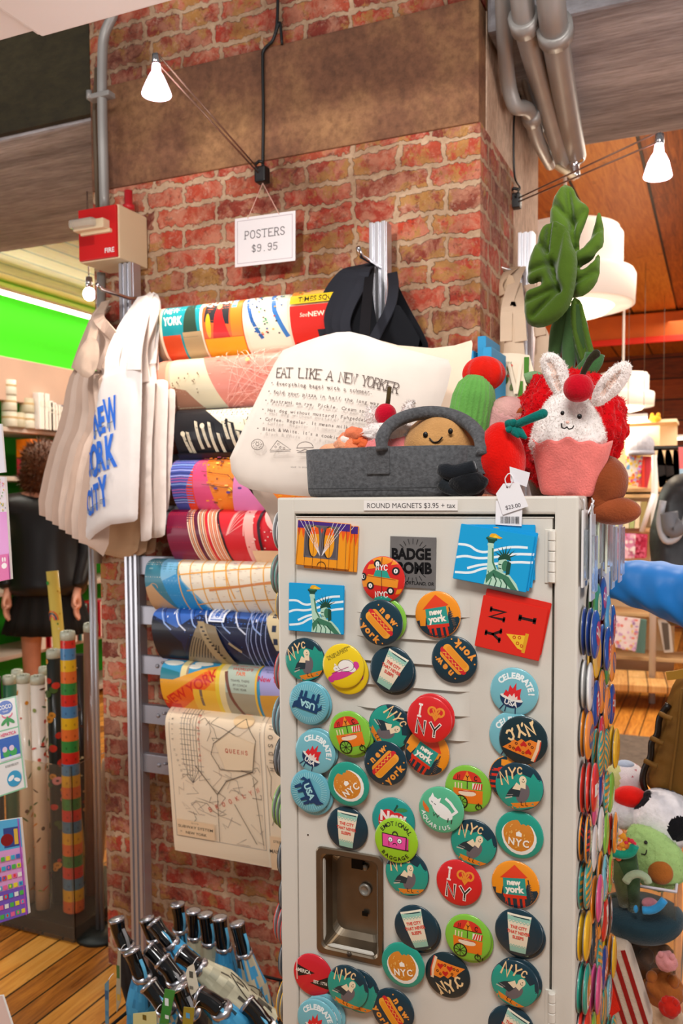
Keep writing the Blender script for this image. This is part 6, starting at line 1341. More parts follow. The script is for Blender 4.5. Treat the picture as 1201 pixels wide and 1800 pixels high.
for des, u, v, cw, w, lay in [
 ('green', 678, 1090, 0, 'mostly hidden behind the top hot dog magnet', 0), ('taxi', 675, 1018, 0, 'overlapping the grey lettered plate', 1), ('hot', 671, 1094, 0, 'just under the taxi magnet', 2),
 ('tower', 771, 1080, -5, 'upright, right of the top hot dog', 0), ('pig', 538, 1159, -8, 'at the left edge below the blue statue card', 0), ('cat', 613, 1181, 20, 'lower of the yellow pair', 0), ('cat', 605, 1170, 0, 'upper of the yellow pair', 1),
 ('cup', 694, 1181, 28, 'tucked behind another cup magnet near the top', 0), ('cup', 690, 1176, 28, 'leaning right, near the top beside the yellow cat', 1), ('hot', 800, 1159, 180, 'upside down, below the red pizza card', 0), ('cele', 905, 1215, 8, 'top right under the red pizza card', 0),
 ('usa', 550, 1236, 195, 'underneath the upside down USA magnet', 0), ('usa', 545, 1235, 195, 'upside down at the left edge', 1), ('cart', 622, 1292, -15, 'underneath the tilted food cart magnet', 0), ('cart', 616, 1288, -15, 'tilted, left of centre', 1),
 ('pig', 687, 1277, 65, 'turned sideways in the central cluster', 0), ('tower', 752, 1322, 35, 'tilted and half covered by the I pretzel NY magnet', 0), ('pret', 761, 1259, 8, 'hidden under the large tilted pretzel magnet', 1), ('pret', 756, 1264, 8, 'largest in the central cluster', 2), ('hot', 679, 1340, -92, 'standing on end in the central cluster', 1),
 ('cele', 561, 1317, 22, 'underneath the left CELEBRATE magnet', 0), ('cele', 556, 1321, 22, 'at the left edge between the two USA magnets', 1), ('usa', 553, 1394, 65, 'underneath the sideways USA magnet', 0), ('usa', 547, 1389, 65, 'turned sideways at the left edge', 1), ('bagel', 614, 1377, -38, 'tilted, left of centre under the food cart', 1),
 ('cart', 824, 1385, 0, 'upright, right of centre beside the cat', 0), ('aqua', 777, 1422, 18, 'overlapping the upright food cart', 1), ('cele', 903, 1292, 0, 'hidden behind the pizza slice magnet', 0), ('pizza', 921, 1300, 184, 'upper right, below the CELEBRATE magnet', 1),
 ('tower', 902, 1368, 90, 'peeking out behind the upper right pigeon', 0), ('pig', 914, 1381, -2, 'upright at the right, below the pizza slice', 1), ('bagel', 914, 1466, 4, 'at the right, below the upright pigeon', 0), ('pig', 834, 1480, 22, 'tilted, under the AQUARIUS cat', 0),
 ('cup', 612, 1455, 4, 'upright, touching the recessed handle', 0), ('apple', 693, 1440, 6, 'half covered by the suitcase magnet', 0), ('pig', 717, 1534, 2, 'right of the recessed handle, under the suitcase', 0), ('bag', 698, 1476, 2, 'right of the recessed handle', 1),
 ('pret', 808, 1550, 5, 'lower one, below the tilted pigeon', 0), ('tower', 907, 1553, 0, 'upright at the lower right', 0), ('cup', 738, 1634, -18, 'tucked behind the lower left-leaning cup magnet', 0), ('cup', 733, 1629, -18, 'leaning left, below the I pretzel NY magnet', 1), ('cart', 828, 1650, 3, 'behind the lowest food cart magnet', 0), ('cart', 824, 1646, 3, 'lowest of the three food carts', 1),
 ('cup', 918, 1642, 3, 'behind the large upright cup at the lower right', 0), ('cup', 913, 1637, 3, 'large and upright at the lower right', 1), ('bagel', 710, 1694, -8, 'below and right of the recessed handle', 1), ('pizza', 788, 1712, -4, 'at the lower centre beside the bagel', 0),
 ('us76', 552, 1712, 0, 'below the recessed handle at the left', 0), ('pig', 632, 1740, 15, 'second of the overlapping lower left pigeons', 1), ('pig', 613, 1733, 22, 'front of the overlapping lower left pigeons', 2), ('pig', 912, 1722, 30, 'behind the lowest right pigeon', 0), ('pig', 906, 1727, 32, 'lowest at the right', 1),
 ('cele', 574, 1781, 12, 'rearmost of the three stacked at the bottom left', 0), ('cele', 567, 1787, 8, 'middle of the three stacked at the bottom left', 1), ('cele', 559, 1792, 5, 'front of the three stacked at the bottom left', 2), ('hot', 692, 1774, 8, 'at the bottom edge', 1), ('cup', 900, 1806, 25, 'cut by the bottom edge at the right', 0), ('tower', 626, 1838, 0, 'peeking up at the bottom edge between two magnets', 0)]:
    fb(des, u, v, cw, nmD[des]+', '+w, lay)
nmS = {'green': 'lime', 'yellow': 'yellow', 'red': 'red', 'blue': 'blue', 'orange': 'orange', 'teal': 'green-orange', 'pink': 'pink', 'white': 'white', 'skyb': 'sky-blue', 'black': 'black', 'leaf': 'leaf-green', 'taxi': 'red', 'hot': 'navy', 'tower': 'orange', 'cele': 'pale-blue', 'cart': 'green', 'pret': 'red', 'us76': 'crimson', 'bagel': 'teal', 'cup': 'dark-teal'}
# ---- magnets on the left edge of the locker, seen from the side
for i, (v, des, n) in enumerate([(938, 'white', 1), (1022, 'teal', 2), (1070, 'yellow', 1), (1190, 'red', 1), (1278, 'cele', 2), (1352, 'black', 2), (1438, 'green', 2), (1524, 'black', 1), (1588, 'black', 1), (1644, 'red', 2), (1706, 'cup', 1), (1790, 'yellow', 2)]):
    p = at(490, v, x=XL) if False else at(489, v, y=YL+.0)
    n += 1
    for k in range(n):
        button(des, (XL-.0004-k*TH, YL+.031+(i % 3)*.003+k*.002, p.z+(k*.003)), (0, radians(i*40), -pi/2), nmS[des]+' round magnet on the left side of the locker, '+(ords+['ninth', 'tenth', 'eleventh', 'twelfth'])[i]+' stack down, '+['inner', 'middle', 'outer'][k], 'round magnets on the left side of the locker')
# ---- stacked magnets on the right side
rs = random.Random(21); side = ['blue', 'red', 'orange', 'tower', 'red', 'orange', 'teal', 'pret', 'yellow', 'white', 'green', 'leaf', 'pink', 'skyb', 'black', 'cart', 'us76', 'taxi', 'cele', 'hot', 'blue']
FR = ['blue', 'white', 'orange', 'red', 'tower', 'teal', 'yellow', 'bagel', 'red', 'skyb', 'yellow', 'green', 'red']
rown = ['top', 'second', 'third', 'fourth', 'fifth', 'sixth', 'seventh', 'eighth', 'ninth', 'tenth', 'eleventh', 'twelfth', 'thirteenth', 'fourteenth']
for c in range(5):
    y = YL+.036+c*.0585; zt_ = [1.272, 1.296, 1.30, 1.27, 1.255][c]
    for r in range(12):
        z = zt_ - .031 - r*.0605 - rs.uniform(-.003, .003); n = rs.choice([2, 2, 2, 3]) if c < 4 else rs.choice([2, 3])
        if z < .60: break
        d0 = rs.choice(side) if c else FR[r]
        for k in range(n):
            des = d0 if (c == 0 or rs.random() < .6) else rs.choice(side)
            button(des, (XR+.0004+k*TH, y+rs.uniform(-.003, .003), z+rs.uniform(-.003, .003)-k*.001), (0, radians(rs.uniform(0, 360)), pi/2+radians(rs.uniform(-2, 2))),
                   nmS[des]+' round magnet, right side of the locker, '+rown[r]+' row, '+['front', 'second', 'third', 'fourth', 'rear'][c]+' column, '+['inner', 'middle', 'outer'][k], 'stacked round magnets on the right side of the locker')
for i, (y, xo, zt_, h, c) in enumerate([(.02, .004, 1.385, .088, 'e8e4e2'), (.035, .011, 1.380, .10, 'c8c8cc'), (.075, .006, 1.386, .075, 'dfe0c8'), (.095, .012, 1.388, .075, 'd4d8bc'), (.115, .019, 1.386, .08, 'e4e4d0'), (.165, .008, 1.386, .09, 'c0c4cc'), (.20, .016, 1.388, .11, 'b8c4d0'), (.235, .022, 1.384, .10, 'c8b8c8')]):
    t = thing('keyring_card', 'white packaged keyring card hanging edge-on high on the locker side, '+(ords)[i]+' from the front', 'keyring', (XR+xo, YL+y, zt_-h), group='packaged keyrings on the right side of the locker')
    MB().box((0, 0, h/2), (.0022, .036, h), c, .0004).build('card', M_card(), t)
    MB().box((.003, 0, h*.42), (.003, .030, h*.66), 'dfe6ee', .001).build('plastic_sleeve', mat('clear_sleeve', 'e8f0f8', .1, trans=.85, ior=1.2), t)
    MB().tube(bez([(0, 0, h-.004), (-.002, .004, h+.008), (.0, -.01, h+.012), (0, 0, h)], 12), .0009, 'e8e8e8', 6).build('loop', mat('white_string', 'e4e2e4', .5), t)
tg = thing('keyring_loops', 'white plastic loops gathered over the top right edge of the locker', 'loops', (XR, YL+.09, ZT))
m = MB()
for i in range(9): m.tube(bez([(.004+i*.002, -.05+i*.014, -.022), (.008, -.02+i*.006, -.004), (.002, .0+i*.004, .004), (.010, .02, -.008), (.014, .01+i*.012, -.03)], 16), .0011, 'f0eef0', 6)
m.build('loop_bundle', mat('white_string'), tg)
# ---- rectangular magnets
def rmag(px, cw, lay, lab, draw, W=.077, H=.0615, grp='rectangular magnets on the front of the locker'):
    p = at(px[0], px[1], y=YL-lay*.0032)
    m = MB(); b = bmesh.new(); bmesh.ops.create_cube(b, size=1)
    for v in b.verts: v.co = Vector((v.co.x*W, v.co.y*.0028-.0015, v.co.z*H))
    bmesh.ops.bevel(b, geom=b.edges[:], offset=.0007, segments=2, affect='EDGES'); m.bm(b, draw[0], False)
    a = Art(rectclip(-W/2+.0006, -H/2+.0006, W/2-.0006, H/2-.0006)); a.x = None; draw[1](a, W, H); a.apply(m, flatfn(-.0029), .05, .00004, .000012)
    o = m.build('rectangular_magnet', M_card()); o.location = p; o.rotation_euler = (0, radians(cw), 0); return tag(o, lab, 'magnet', grp)
def d_lib(a, W, H):
    a.rect(-W/2, -H/2, W/2, H/2, '16a2dc')
    for P in ([(-.039, .008), (-.026, .009), (-.018, .004), (-.008, .004), (.01, .013), (.022, .016), (.032, .017)], [(-.039, -.007), (-.028, -.003), (-.016, -.004), (0, .0), (.02, .008), (.039, .011)], [(-.024, -.016), (-.012, -.010), (.004, -.006), (.024, .000), (.039, .002)], [(-.036, -.023), (-.02, -.021), (-.010, -.014), (.0, -.011)]):
        a.line([(x*W/.077, y*H/.0615) for x, y in smooth2(P, 2, False)], .0028, 'eef8fc')
    liberty(a, 0, -H/2-.001, .063)
def d_bridge(a, W, H):
    a.rect(-W/2, -H/2, W/2, H/2, 'f49a1c'); a.rect(-W/2, H/2-.010, W/2, H/2, '4a2a80'); 
    for i in range(12): a.poly([(-W/2+i*W/12, H/2-.010), (-W/2+(i+1)*W/12, H/2-.010), (-W/2+(i+.5)*W/12, H/2-.020-(i % 3)*.003)], 'f05a1c')
    a.rect(-.026, -.018, .022, .024, '6a6266'); a.rect(-.023, -.016, .019, .022, '5a5256')
    for x in (-.0125, .0085): a.ell(x-.0006, .003, .0078, .0205, '2a2426'); a.ell(x+.0006, .003, .0070, .0195, 'f4a01c'); a.poly([(x-.006, .012), (x+.007, .013), (x+.005, .021), (x-.004, .021)], 'f05a1c')
    a.poly([(-.0045, .024), (.001, .024), (.0005, -.018), (-.004, -.018)], '6c6468'); a.poly([(-.004, .018), (-.0018, .021), (.0005, .018), (-.0018, .014)], 'e8482c')
    for i in range(4): a.line([(-.003, -.014), (-.034+i*.006, .030)], .0006, 'f0e8e8'); a.line([(.0, -.014), (.032-i*.006, .030)], .0006, 'f0e8e8')
    for i in range(7): a.line([(-.034+i*.011, .020), (-.036+i*.0115, -H/2)], .0005, '30202c')
    a.ring(0, -.028, .006, .0009, '302018', 10, 0, pi)
def d_ipny(a, W, H):
    a.rect(-W/2, -H/2, W/2, H/2, 'e02a1c')
    k = '301414'; r = -pi/2
    a.strokes('I', .017, .014, .017, k, .2, r, slab=1.1); a.strokes('N', -.018, .012, .017, k, .2, r, slab=.8); a.strokes('Y', -.019, -.012, .017, k, .2, r, slab=.8)
    a.poly([(-.004, -.008), (.020, -.005), (.018, -.023), (.012, -.022)], 'f4c030'); a.line([(.020, -.004), (.019, -.024)], .004, 'e0a020')
    for x, y in ((.006, -.010), (.012, -.009), (.011, -.016), (.016, -.018)): a.ring(x, y, .0016, .0009, 'c82818', 8)
LIB = ('16a2dc', d_lib); BRI = ('f49a1c', d_bridge); PIZ = ('e02a1c', d_ipny)
rmag((583, 962), 3, 0, 'orange and purple bridge magnet card behind the front bridge card', BRI, .074, .058)
rmag((569, 957), 4, 1, 'orange and purple bridge magnet card, front of the pair at the top left', BRI, .074, .058)
rmag((557, 1069), 1, 1, 'blue rectangular magnet with a green torch-bearing statue, alone at the left below the bridge cards', LIB, .078, .0625)
rmag((877, 970), 0, 0, 'blue statue magnet card rearmost in the upper right stack', LIB, .086, .064); rmag((877, 977), 6, 1, 'blue statue magnet card third from the front in the upper right stack', LIB, .086, .064); rmag((874, 980), 9, 2, 'blue statue magnet card second from the front in the upper right stack', LIB, .086, .064)
rmag((868, 980), 9, 3, 'blue statue magnet card on the front of the upper right stack', LIB, .088, .066)
rmag((904, 1092), 11, 0, 'red I pizza NY magnet card behind its twin', PIZ, .077, .062); rmag((899, 1103), 10, 1, 'red magnet card reading I pizza NY turned sideways, in front', PIZ, .077, .062)
p = [at(u, v, y=YL) for u, v in ((687, 942), (768, 945), (766, 1036), (687, 1031))]; W = p[1].x-p[0].x; H = p[0].z-p[3].z; o = (p[0]+p[2])/2
m = MB(); m.box((0, -.0006, 0), (W, .0012, H), '8a8684', .0003); a = Art(rectclip(-W/2, -H/2, W/2, H/2))
a.text('BADGE', -.002, H*.17, .0135, '1c1a1c', .02, .05, 'c', .85); a.text('BOMB', .002, -H*.10, .0135, '1c1a1c', .02, .05, 'c', .9); a.text('FROM PORTLAND, OR', .0, -H*.40, .0042, '1c1a1c', 0, .02, 'c', .95, .1)
for i in range(7):
    q = radians(40+i*16.5)
    for sg, cy in ((1, H*.13), (-1, -H*.06)): a.line([(.016*cos(q), cy+sg*.015*sin(q)), (.022*cos(q), cy+sg*.021*sin(q))], .0006, '1c1a1c')
a.apply(m, flatfn(-.0012), .05, .00005); o_ = m.build('brand_plate', mat('brushed_plate', None, .4, metal=.5, var=.1, vscale=60)); o_.location = o; o_.rotation_euler = (0, radians(1), 0); tag(o_, 'grey square metal plate with black hand lettering near the top of the locker door', 'sign')
# ================================================================== TOYS ON TOP OF THE LOCKER
PL = M_plush(); FUR = M_fur(); FELT = mat('grey_felt', '5c5c5e', .95, bump=.7, bscale=350, var=.35, vscale=220, spec=.1, sheen=.2)
def L(u, v, Y, o): return at(u, v, y=Y)-Vector(o)
def crumple(am, fr, seed=0): return lambda p: p*(1+am*noise.noise(p*fr+Vector((seed, seed, 0))))
# felt basket
o = at(697, 871, y=YL+.085); o.z = ZT
bk = thing('felt_basket', 'grey felt basket with a rolled arched handle on top of the locker', 'basket', o)
bl = at(552, 860, y=YL+.085).x-o.x; brx = at(850, 860, y=YL+.085).x-o.x; zt_ = .062; cxm = (bl+brx)/2; a_ = (brx-bl)/2
n = 64; vs = []; fs = []
def bloop(sc, z, rr=1.0):
    P = []
    for i in range(n):
        t_ = 2*pi*i/n; c, s = cos(t_), sin(t_); q = 3.2
        P.append((cxm + a_*sc*math.copysign(abs(c)**(2/q), c), .066*sc*math.copysign(abs(s)**(2/q), s)*rr, z))
    return P
lp = [(.86, .0), (.95, .001), (.975, .006), (.985, .02), (1.0, zt_), (.985, zt_+.001), (.97, zt_), (.955, .008), (.9, .006)]
for s, z in lp: vs += [(p[0], p[1], p[2]+(.007*(p[0]-cxm)/a_*-.0 if z > .05 else 0)) for p in bloop(s, z)]
for k in range(len(lp)-1): fs += [(k*n+i, k*n+(i+1) % n, (k+1)*n+(i+1) % n, (k+1)*n+i) for i in range(n)]
fs.append(tuple(range(n))[::-1]); fs.append(tuple((len(lp)-1)*n+i for i in range(n)))
m = MB(); m.add(vs, fs, 'ffffff'); m.build('basket_body', FELT, bk)
m = MB(); m.tube([L(u, v, YL+.012, o) for u, v in ()] or [(cxm+a_*1.001*x, -.0668, .011) for x in (-.8, 0, .8)], .0006, '2c2c2e', 6); m.build('seam_stitching', mat('dark_thread', '2a2a2c', .8), bk)
hnd = [L(u, v, YL+.016+y, o) for u, v, y in ((672, 792, 0), (672, 770, .003), (684, 750, .015), (708, 735, .03), (745, 726, .045), (785, 728, .05), (820, 742, .04), (842, 765, .02), (848, 790, .006), (847, 800, 0))]
m = MB(); P = bez(hnd, 45); m.tube(P, [.0085 if 3 < i < len(P)-4 else .0075 for i in range(len(P))], 'ffffff', 14); m.build('handle', FELT, bk)
for (u0, v0, u1, v1) in ((645, 785, 685, 833), (822, 785, 858, 833)):
    a = L(u0, v0, YL+.018, o); b = L(u1, v1, YL+.018, o); m = MB(); m.box(((a.x+b.x)/2, -.0665, (a.z+b.z)/2), (b.x-a.x, .003, a.z-b.z), 'ffffff', .001); m.build('handle_patch', FELT, bk)
# face helper
def face(t, o, Y, eyes, mouth, m=None, er=.0028, w=.0012):
    b = MB()
    for u, v in eyes: b.ball(L(u, v, Y, o), (er, er*.6, er*1.15), '14110f', 3)
    for ln in mouth: b.tube(bez([L(u, v, Y, o) for u, v in ln], 10), w*.55, '1c1412', 6)
    b.build('face', mat('black_bead_thread', '15110f', .35), t)
# small cupcake with rabbit ears in the basket
o = at(680, 800, y=YL+.085); o.z = ZT+.008
t = thing('cupcake_rabbit_toy', 'small pink cupcake plush with white rabbit ears and a cherry, sitting inside the felt basket', 'soft toy', o)
Y = YL+.085
c = L(686, 778, Y, o); MB().ball((c.x, 0, .045), (.043, .040, .045), 'f08888', 4, crumple(.05, 3)).build('cup', PL, t)
m = MB(); m.ball((c.x, 0, .075), (.040, .038, .018), 'f4e6e0', 4, crumple(.15, 4)); m.fuzz(700, .005, 'f6ece6'); m.build('frosting', FUR, t)
for P in ([(652, 752), (640, 735), (645, 717), (658, 712), (668, 722), (672, 745)], [(700, 742), (705, 722), (716, 706), (730, 702), (730, 715), (716, 735), (708, 748)]):
    ol = smooth2([((q.x), (q.z)) for q in (L(u, v, Y, o) for u, v in P)], 2); m = MB(); Cushion(ol, .018, .012, .006).mesh(m, 'f4e8e2'); m.fuzz(500, .004, 'f8eee8'); m.build('ear', FUR, t)
c = L(680, 729, Y-.01, o); MB().ball((c.x, -.014, c.z), (.0145, .0145, .0145), 'c8102c', 3).build('cherry', PL, t)
q = [L(u, v, Y-.014, o) for u, v in ((681, 714), (683, 700), (685, 680))]; MB().tube(q, .0032, '4a3a20', 8).build('cherry_stem', PL, t)
# bagel/potato with a face
o = at(778, 800, y=YL+.085); o.z = ZT+.008
t = thing('tan_bun_toy', 'round tan plush bun with a small smile inside the felt basket', 'soft toy', o)
MB().ball((0, 0, .048), (.055, .045, .054), 'c8945c', 5, crumple(.04, 2)).build('body', PL, t)
face(t, o, YL+.0425, [(748, 764), (792, 758)], [], er=.0032)
MB().tube(bez([L(u, v, YL+.0405, o) for u, v in ((755, 770), (762, 777), (771, 776), (778, 768))], 12), .0010, '1c1412', 6).build('mouth', mat('black_bead_thread'), t)
# orange toy
o = at(620, 790, y=YL+.07); o.z = ZT+.008
t = thing('orange_fish_toy', 'small orange and white plush peeking out of the left end of the felt basket', 'soft toy', o)
m = MB(); m.ball((0, 0, .045), (.026, .022, .036), 'f08a60', 3, crumple(.2, 3)); m.ball((-.025, 0, .045), (.028, .016, .020), 'f4b088', 3, crumple(.2, 3)); m.build('body', PL, t)
m = MB()
for u, v, r, c in ((612, 776, .012, 'fbe6da'), (622, 764, .014, 'f08058'), (628, 776, .012, 'f0703c'), (606, 784, .014, 'f4a47c'), (640, 782, .012, 'e86a3c')): q = L(u, v, YL+.06, o); m.ball(q, (r, r*.7, r*.75), c, 3, crumple(.3, 2, u))
m.build('fins', PL, t)
q = L(698, 782, YL+.05, o)
t = thing('blue_toy', 'small light blue plush just showing at the basket rim', 'soft toy', (o.x+q.x, YL+.075, ZT+.03)); MB().ball((0, 0, .026), (.016, .014, .012), '6aa8d0', 3).build('body', PL, t)
# cactus
o = at(812, 800, y=YL+.15); o.z = ZT
t = thing('cactus_toy', 'ribbed green plush cactus with a red top, standing behind the basket handle', 'soft toy', o, (0, 0, 0))
Yc = YL+.15; b_ = L(806, 790, Yc, o); tp = L(826, 668, Yc, o)
dirv = (tp-b_).normalized(); mxr = dirv.to_track_quat('Z', 'Y').to_matrix().to_4x4()
m = MB(); n = 96; vs = []
for k, (s, r) in enumerate([(0, .030), (.02, .034), (.06, .038), (.10, .038), (.135, .036), (.152, .030), (.163, .018), (.167, .002)]):
    for j in range(n):
        a = 2*pi*j/n; q = r*(1+.035*cos(24*a))*(1-.10*max(0, cos(a+pi/2))**12); vs.append(mxr @ Vector((q*cos(a)*1.0, q*sin(a)*.8, s)))
m.add([v+Vector((b_.x, 0, .0)) for v in vs], [(k*n+j, k*n+(j+1) % n, (k+1)*n+(j+1) % n, (k+1)*n+j) for k in range(7) for j in range(n)], '6aa850'); m.build('body', PL, t)
top = Vector((b_.x, 0, 0)) + dirv*.166
MB().ball(top+Vector((.004, .012, .002)), (.0285, .026, .024), 'e02012', 5, lambda p: p*(1+.05*sin(atan2(p.y, p.x)*9)*(1-abs(p.z)))).build('red_top', PL, t)
# blush coloured toy behind the tomato
o = at(872, 760, y=YL+.17); o.z = ZT
t = thing('pink_grey_toy', 'pale pink velvety plush leaning between the cactus and the tomato', 'soft toy', o)
q0 = L(850, 800, YL+.17, o); q1 = L(893, 728, YL+.17, o)
m = MB(); m.tube(bez([q0+Vector((-.01, 0, -.05)), q0, (q0+q1)/2, q1], 16), [.02, .028, .032, .034, .034, .033, .032, .031, .03, .029, .028, .026, .024, .021, .017, .010][:len(bez([q0, q0, q1, q1], 16))] if False else .028, 'd8a09c', 20); m.ball(q1, (.028, .028, .024), 'dca8a0', 4); m.build('body', PL, t)
# black bird
o = at(800, 862, y=YL+.012); o.z = ZT
t = thing('black_crow_toy', 'small black plush creature lying between the basket and the tomato', 'soft toy', o)
Yb = YL+.018
m = MB()
m.ball((.016, .0, .016), (.024, .014, .015), '17181b', 4, crumple(.12, 2)); m.build('body', PL, t)
m = MB(); m.tube(bez([L(u, v, Yb-.008, o) for u, v in ((770, 818), (778, 826), (795, 832), (815, 828), (836, 820))], 16), [.003]+[.009]*20, '1a1c20', 12) if False else m.tube(bez([L(u, v, Yb-.008, o) for u, v in ((772, 818), (780, 826), (796, 831), (815, 828), (836, 820))], 12), [.003, .006, .008, .009, .010, .010, .010, .010, .010, .010, .010, .009, .008][:len(bez([(0, 0, 0)]*5, 12))], '1c1f24', 12); m.build('wing', PL, t)
m = MB(); m.tube(bez([L(u, v, Yb-.006, o) for u, v in ((776, 848), (786, 856), (800, 860), (820, 856))], 12), .008, '24282c', 12); m.build('wing', PL, t)
# tomato
o = at(882, 862, y=YL+.045); o.z = ZT
t = thing('tomato_toy', 'bright red plush tomato with a teal stem on top of the locker', 'soft toy', o)
k = .00067
MB().ball((-.002, 0, .045), (.031, .033, .045), 'd81208', 5, lambda p: Vector((p.x*(1-.18*max(0, p.z)), p.y*(1-.12*max(0, p.z)), p.z*(1+.04*(p.x**2))))).build('body', PL, t)
top = L(902, 752, YL+.03, o)
m = MB(); P = bez([top, L(912, 745, YL+.018, o), L(935, 735, YL+.012, o), L(955, 727, YL+.012, o)], 12); m.tube(P, [.0045+.0012*i/len(P) for i in range(len(P))], '0f6a62', 12); m.ball(P[-1], (.0055, .0055, .0055), '0f6a62', 3); m.build('stem', PL, t)
m = MB()
for u, v in ((890, 742), (893, 758), (912, 768), (925, 770), (905, 740)): m.tube([top, (top+L(u, v, YL+.014, o))/2+Vector((0, -.003, .001)), L(u, v, YL+.013, o)], [.005, .006, .002], '0f6a62', 10)
m.build('calyx', PL, t)
# price tags hanging over the edge
o = at(903, 830, y=YL-.008)
t = thing('price_tag', 'white $23.00 swing tag with barcode hanging from the tomato over the locker edge', 'price tag', o)
def slab(P, Y, o, th=.0006):
    W3 = [L(u, v, Y, o) for u, v in P]; n = len(W3); y0_ = W3[0].y; return [(p.x, y0_, p.z) for p in W3] + [(p.x, y0_+th, p.z) for p in W3], [tuple(range(n)), tuple(range(n, 2*n))[::-1]] + [(i, i+n, (i+1) % n+n, (i+1) % n) for i in range(n)]
m = MB(); m.add(*slab([(872, 880), (919, 878), (917, 925), (871, 922)], YL-.0045, o), 'f4f0f2', False); a = Art(); rnd = random.Random(3)
p0 = L(880, 920, YL-.0045, o); p1 = L(912, 908, YL-.0045, o); x = p0.x
while x < p1.x: w2 = rnd.choice([.0004, .0006, .0009]); a.rect(x, p0.z, x+w2, p1.z, '1c1a1e'); x += w2+rnd.choice([.0004, .0007, .0010])
a.apply(m, flatfn(p0.y), .05, .00005); m.build('barcode_tag', M_card(), t)
m = MB(); m.add(*slab([(872, 868), (885, 850), (912, 848), (929, 890), (884, 905)], YL-.0062, o), 'f0ecee', False); p0 = L(902, 890, YL-.0062, o); a = Art(); a.text('$23.00', p0.x, p0.z, .0048, '50464c', .2, .01); p1 = L(892, 856, YL-.0062, o); a.ell(p1.x, p1.z, .0014, .0014, '806a70', n=10); a.apply(m, flatfn(p0.y), .05, .00005); m.build('price_card', M_card(), t)
m = MB(); m.add(*slab([(896, 820), (932, 831), (926, 856), (898, 846)], YL-.0045, o), 'e8e4e8', False); m.build('fold_tag', M_card(), t)
m = MB(); m.tube(bez([L(u, v, YL-.0068, o) for u, v in ((892, 856), (888, 842), (896, 832), (902, 842), (896, 856))], 14), .0007, 'f8f4f4', 6); m.build('tag_loop', mat('white_string'), t)
# big cupcake with rabbit ears
o = at(998, 862, y=YL+.075); o.z = ZT
t = thing('cupcake_rabbit_toy', 'large rabbit-faced cupcake plush with coral cup at the right end of the locker', 'soft toy', o)
Y = YL+.075; cxp = L(999, 800, Y, o).x
S = lambda u, v: L(u, v, Y, o)
hl = abs(S(928, 800).x - S(1071, 800).x)/2
m = MB(); n = 64; pr = [(.60, 0), (.66, .002), (.70, .006), (.82, .028), (.93, .048), (1.0, .0615), (1.005, .065), (.97, .0655), (.9, .060)]
m.lathe([(0, 0)] + [(hl*a_, z) for a_, z in pr], 'f08078', n, Matrix.Translation((cxp, 0, 0)) @ Matrix.Rotation(radians(3), 4, 'Y') @ Matrix.Diagonal((1, .78, 1, 1)))
m.v = [(v[0], v[1], v[2]+(.0022*sin(v[0]*260)+.002*sin(v[0]*110+1))*(v[2] > .055)) for v in m.v]
m.build('cup', PL, t)
zc = S(1000, 740).z
m = MB(); m.ball((cxp-.001, 0, .062), (hl*.94, hl*.72, .066), 'f2e8e2', 5, lambda p: Vector((p.x*(1-.16*max(0, p.z)-.55*max(0, -p.z)), p.y*(1-.55*max(0, -p.z)), p.z))*(1+.03*noise.noise(p*7))); m.fuzz(9000, .0026, 'f8f0ea', .00038); m.build('head', FUR, t)
for i, P in enumerate(([(988, 708), (972, 690), (955, 660), (950, 635), (958, 620), (976, 620), (992, 634), (1001, 652), (1004, 690), (1003, 708)], [(1040, 712), (1042, 690), (1058, 662), (1080, 642), (1100, 634), (1113, 642), (1110, 662), (1092, 690), (1070, 706), (1055, 716)])):
    ol = smooth2([(q.x, q.z) for q in (S(u, v) for u, v in P)], 2); m = MB(); P2 = ([(983, 690), (972, 660), (964, 636), (974, 636), (985, 662), (991, 690)], [(1056, 696), (1070, 672), (1092, 652), (1095, 660), (1078, 682), (1062, 700)])[i]
    oi = smooth2([(q.x, q.z) for q in (S(u, v) for u, v in P2)], 1); C = Cushion(ol, .022, .018, .003, .004, 60, lambda u, v: -.004 + (.005 if inside((u, v), oi) else 0)); C.mesh(m, 'f4e8e2', lambda u, v: 'ecccbc' if inside((u, v), oi) else 'f4e8e2'); m.fuzz(2200, .0024, 'faf2ec', .00035, 3); m.build('ear', FUR, t)
c = L(1017, 682, YL+.03, o); MB().ball((c.x, c.y, c.z), (.0172, .0165, .0165), 'c00a20', 4, lambda p: Vector((p.x, p.y, p.z-.12*max(0, 1-6*(p.x**2+p.y**2))*(p.z > 0)))).build('cherry', PL, t)
P = [L(u, v, YL+.028, o) for u, v in ((1022, 664), (1028, 650), (1038, 632), (1048, 622))]; m = MB(); PP = bez(P, 12); m.tube(PP, [.003+.0022*i/len(PP) for i in range(len(PP))], '2a2416', 12); m.ball(PP[-1], (.005, .005, .005), '2a2416', 3); m.build('cherry_stem', PL, t)
m = MB()
for u, v, r in ((989, 726, .0024), (1019, 732, .0028)): m.ball(L(u, v, YL+.0275, o), (r, r*.8, r*1.1), '120e0d', 3)
for ln in ([(987, 744), (988, 751), (993, 753), (997, 750)], [(997, 750), (1000, 754), (1006, 753), (1009, 748)]): m.tube(bez([L(u, v, YL+.024, o) for u, v in ln], 12), .0008, '1c1210', 6)
m.ball(L(998, 742, YL+.0245, o), (.0022, .0012, .0018), 'eab8a8', 3); m.build('face', mat('black_bead_thread2', None, .4), t)
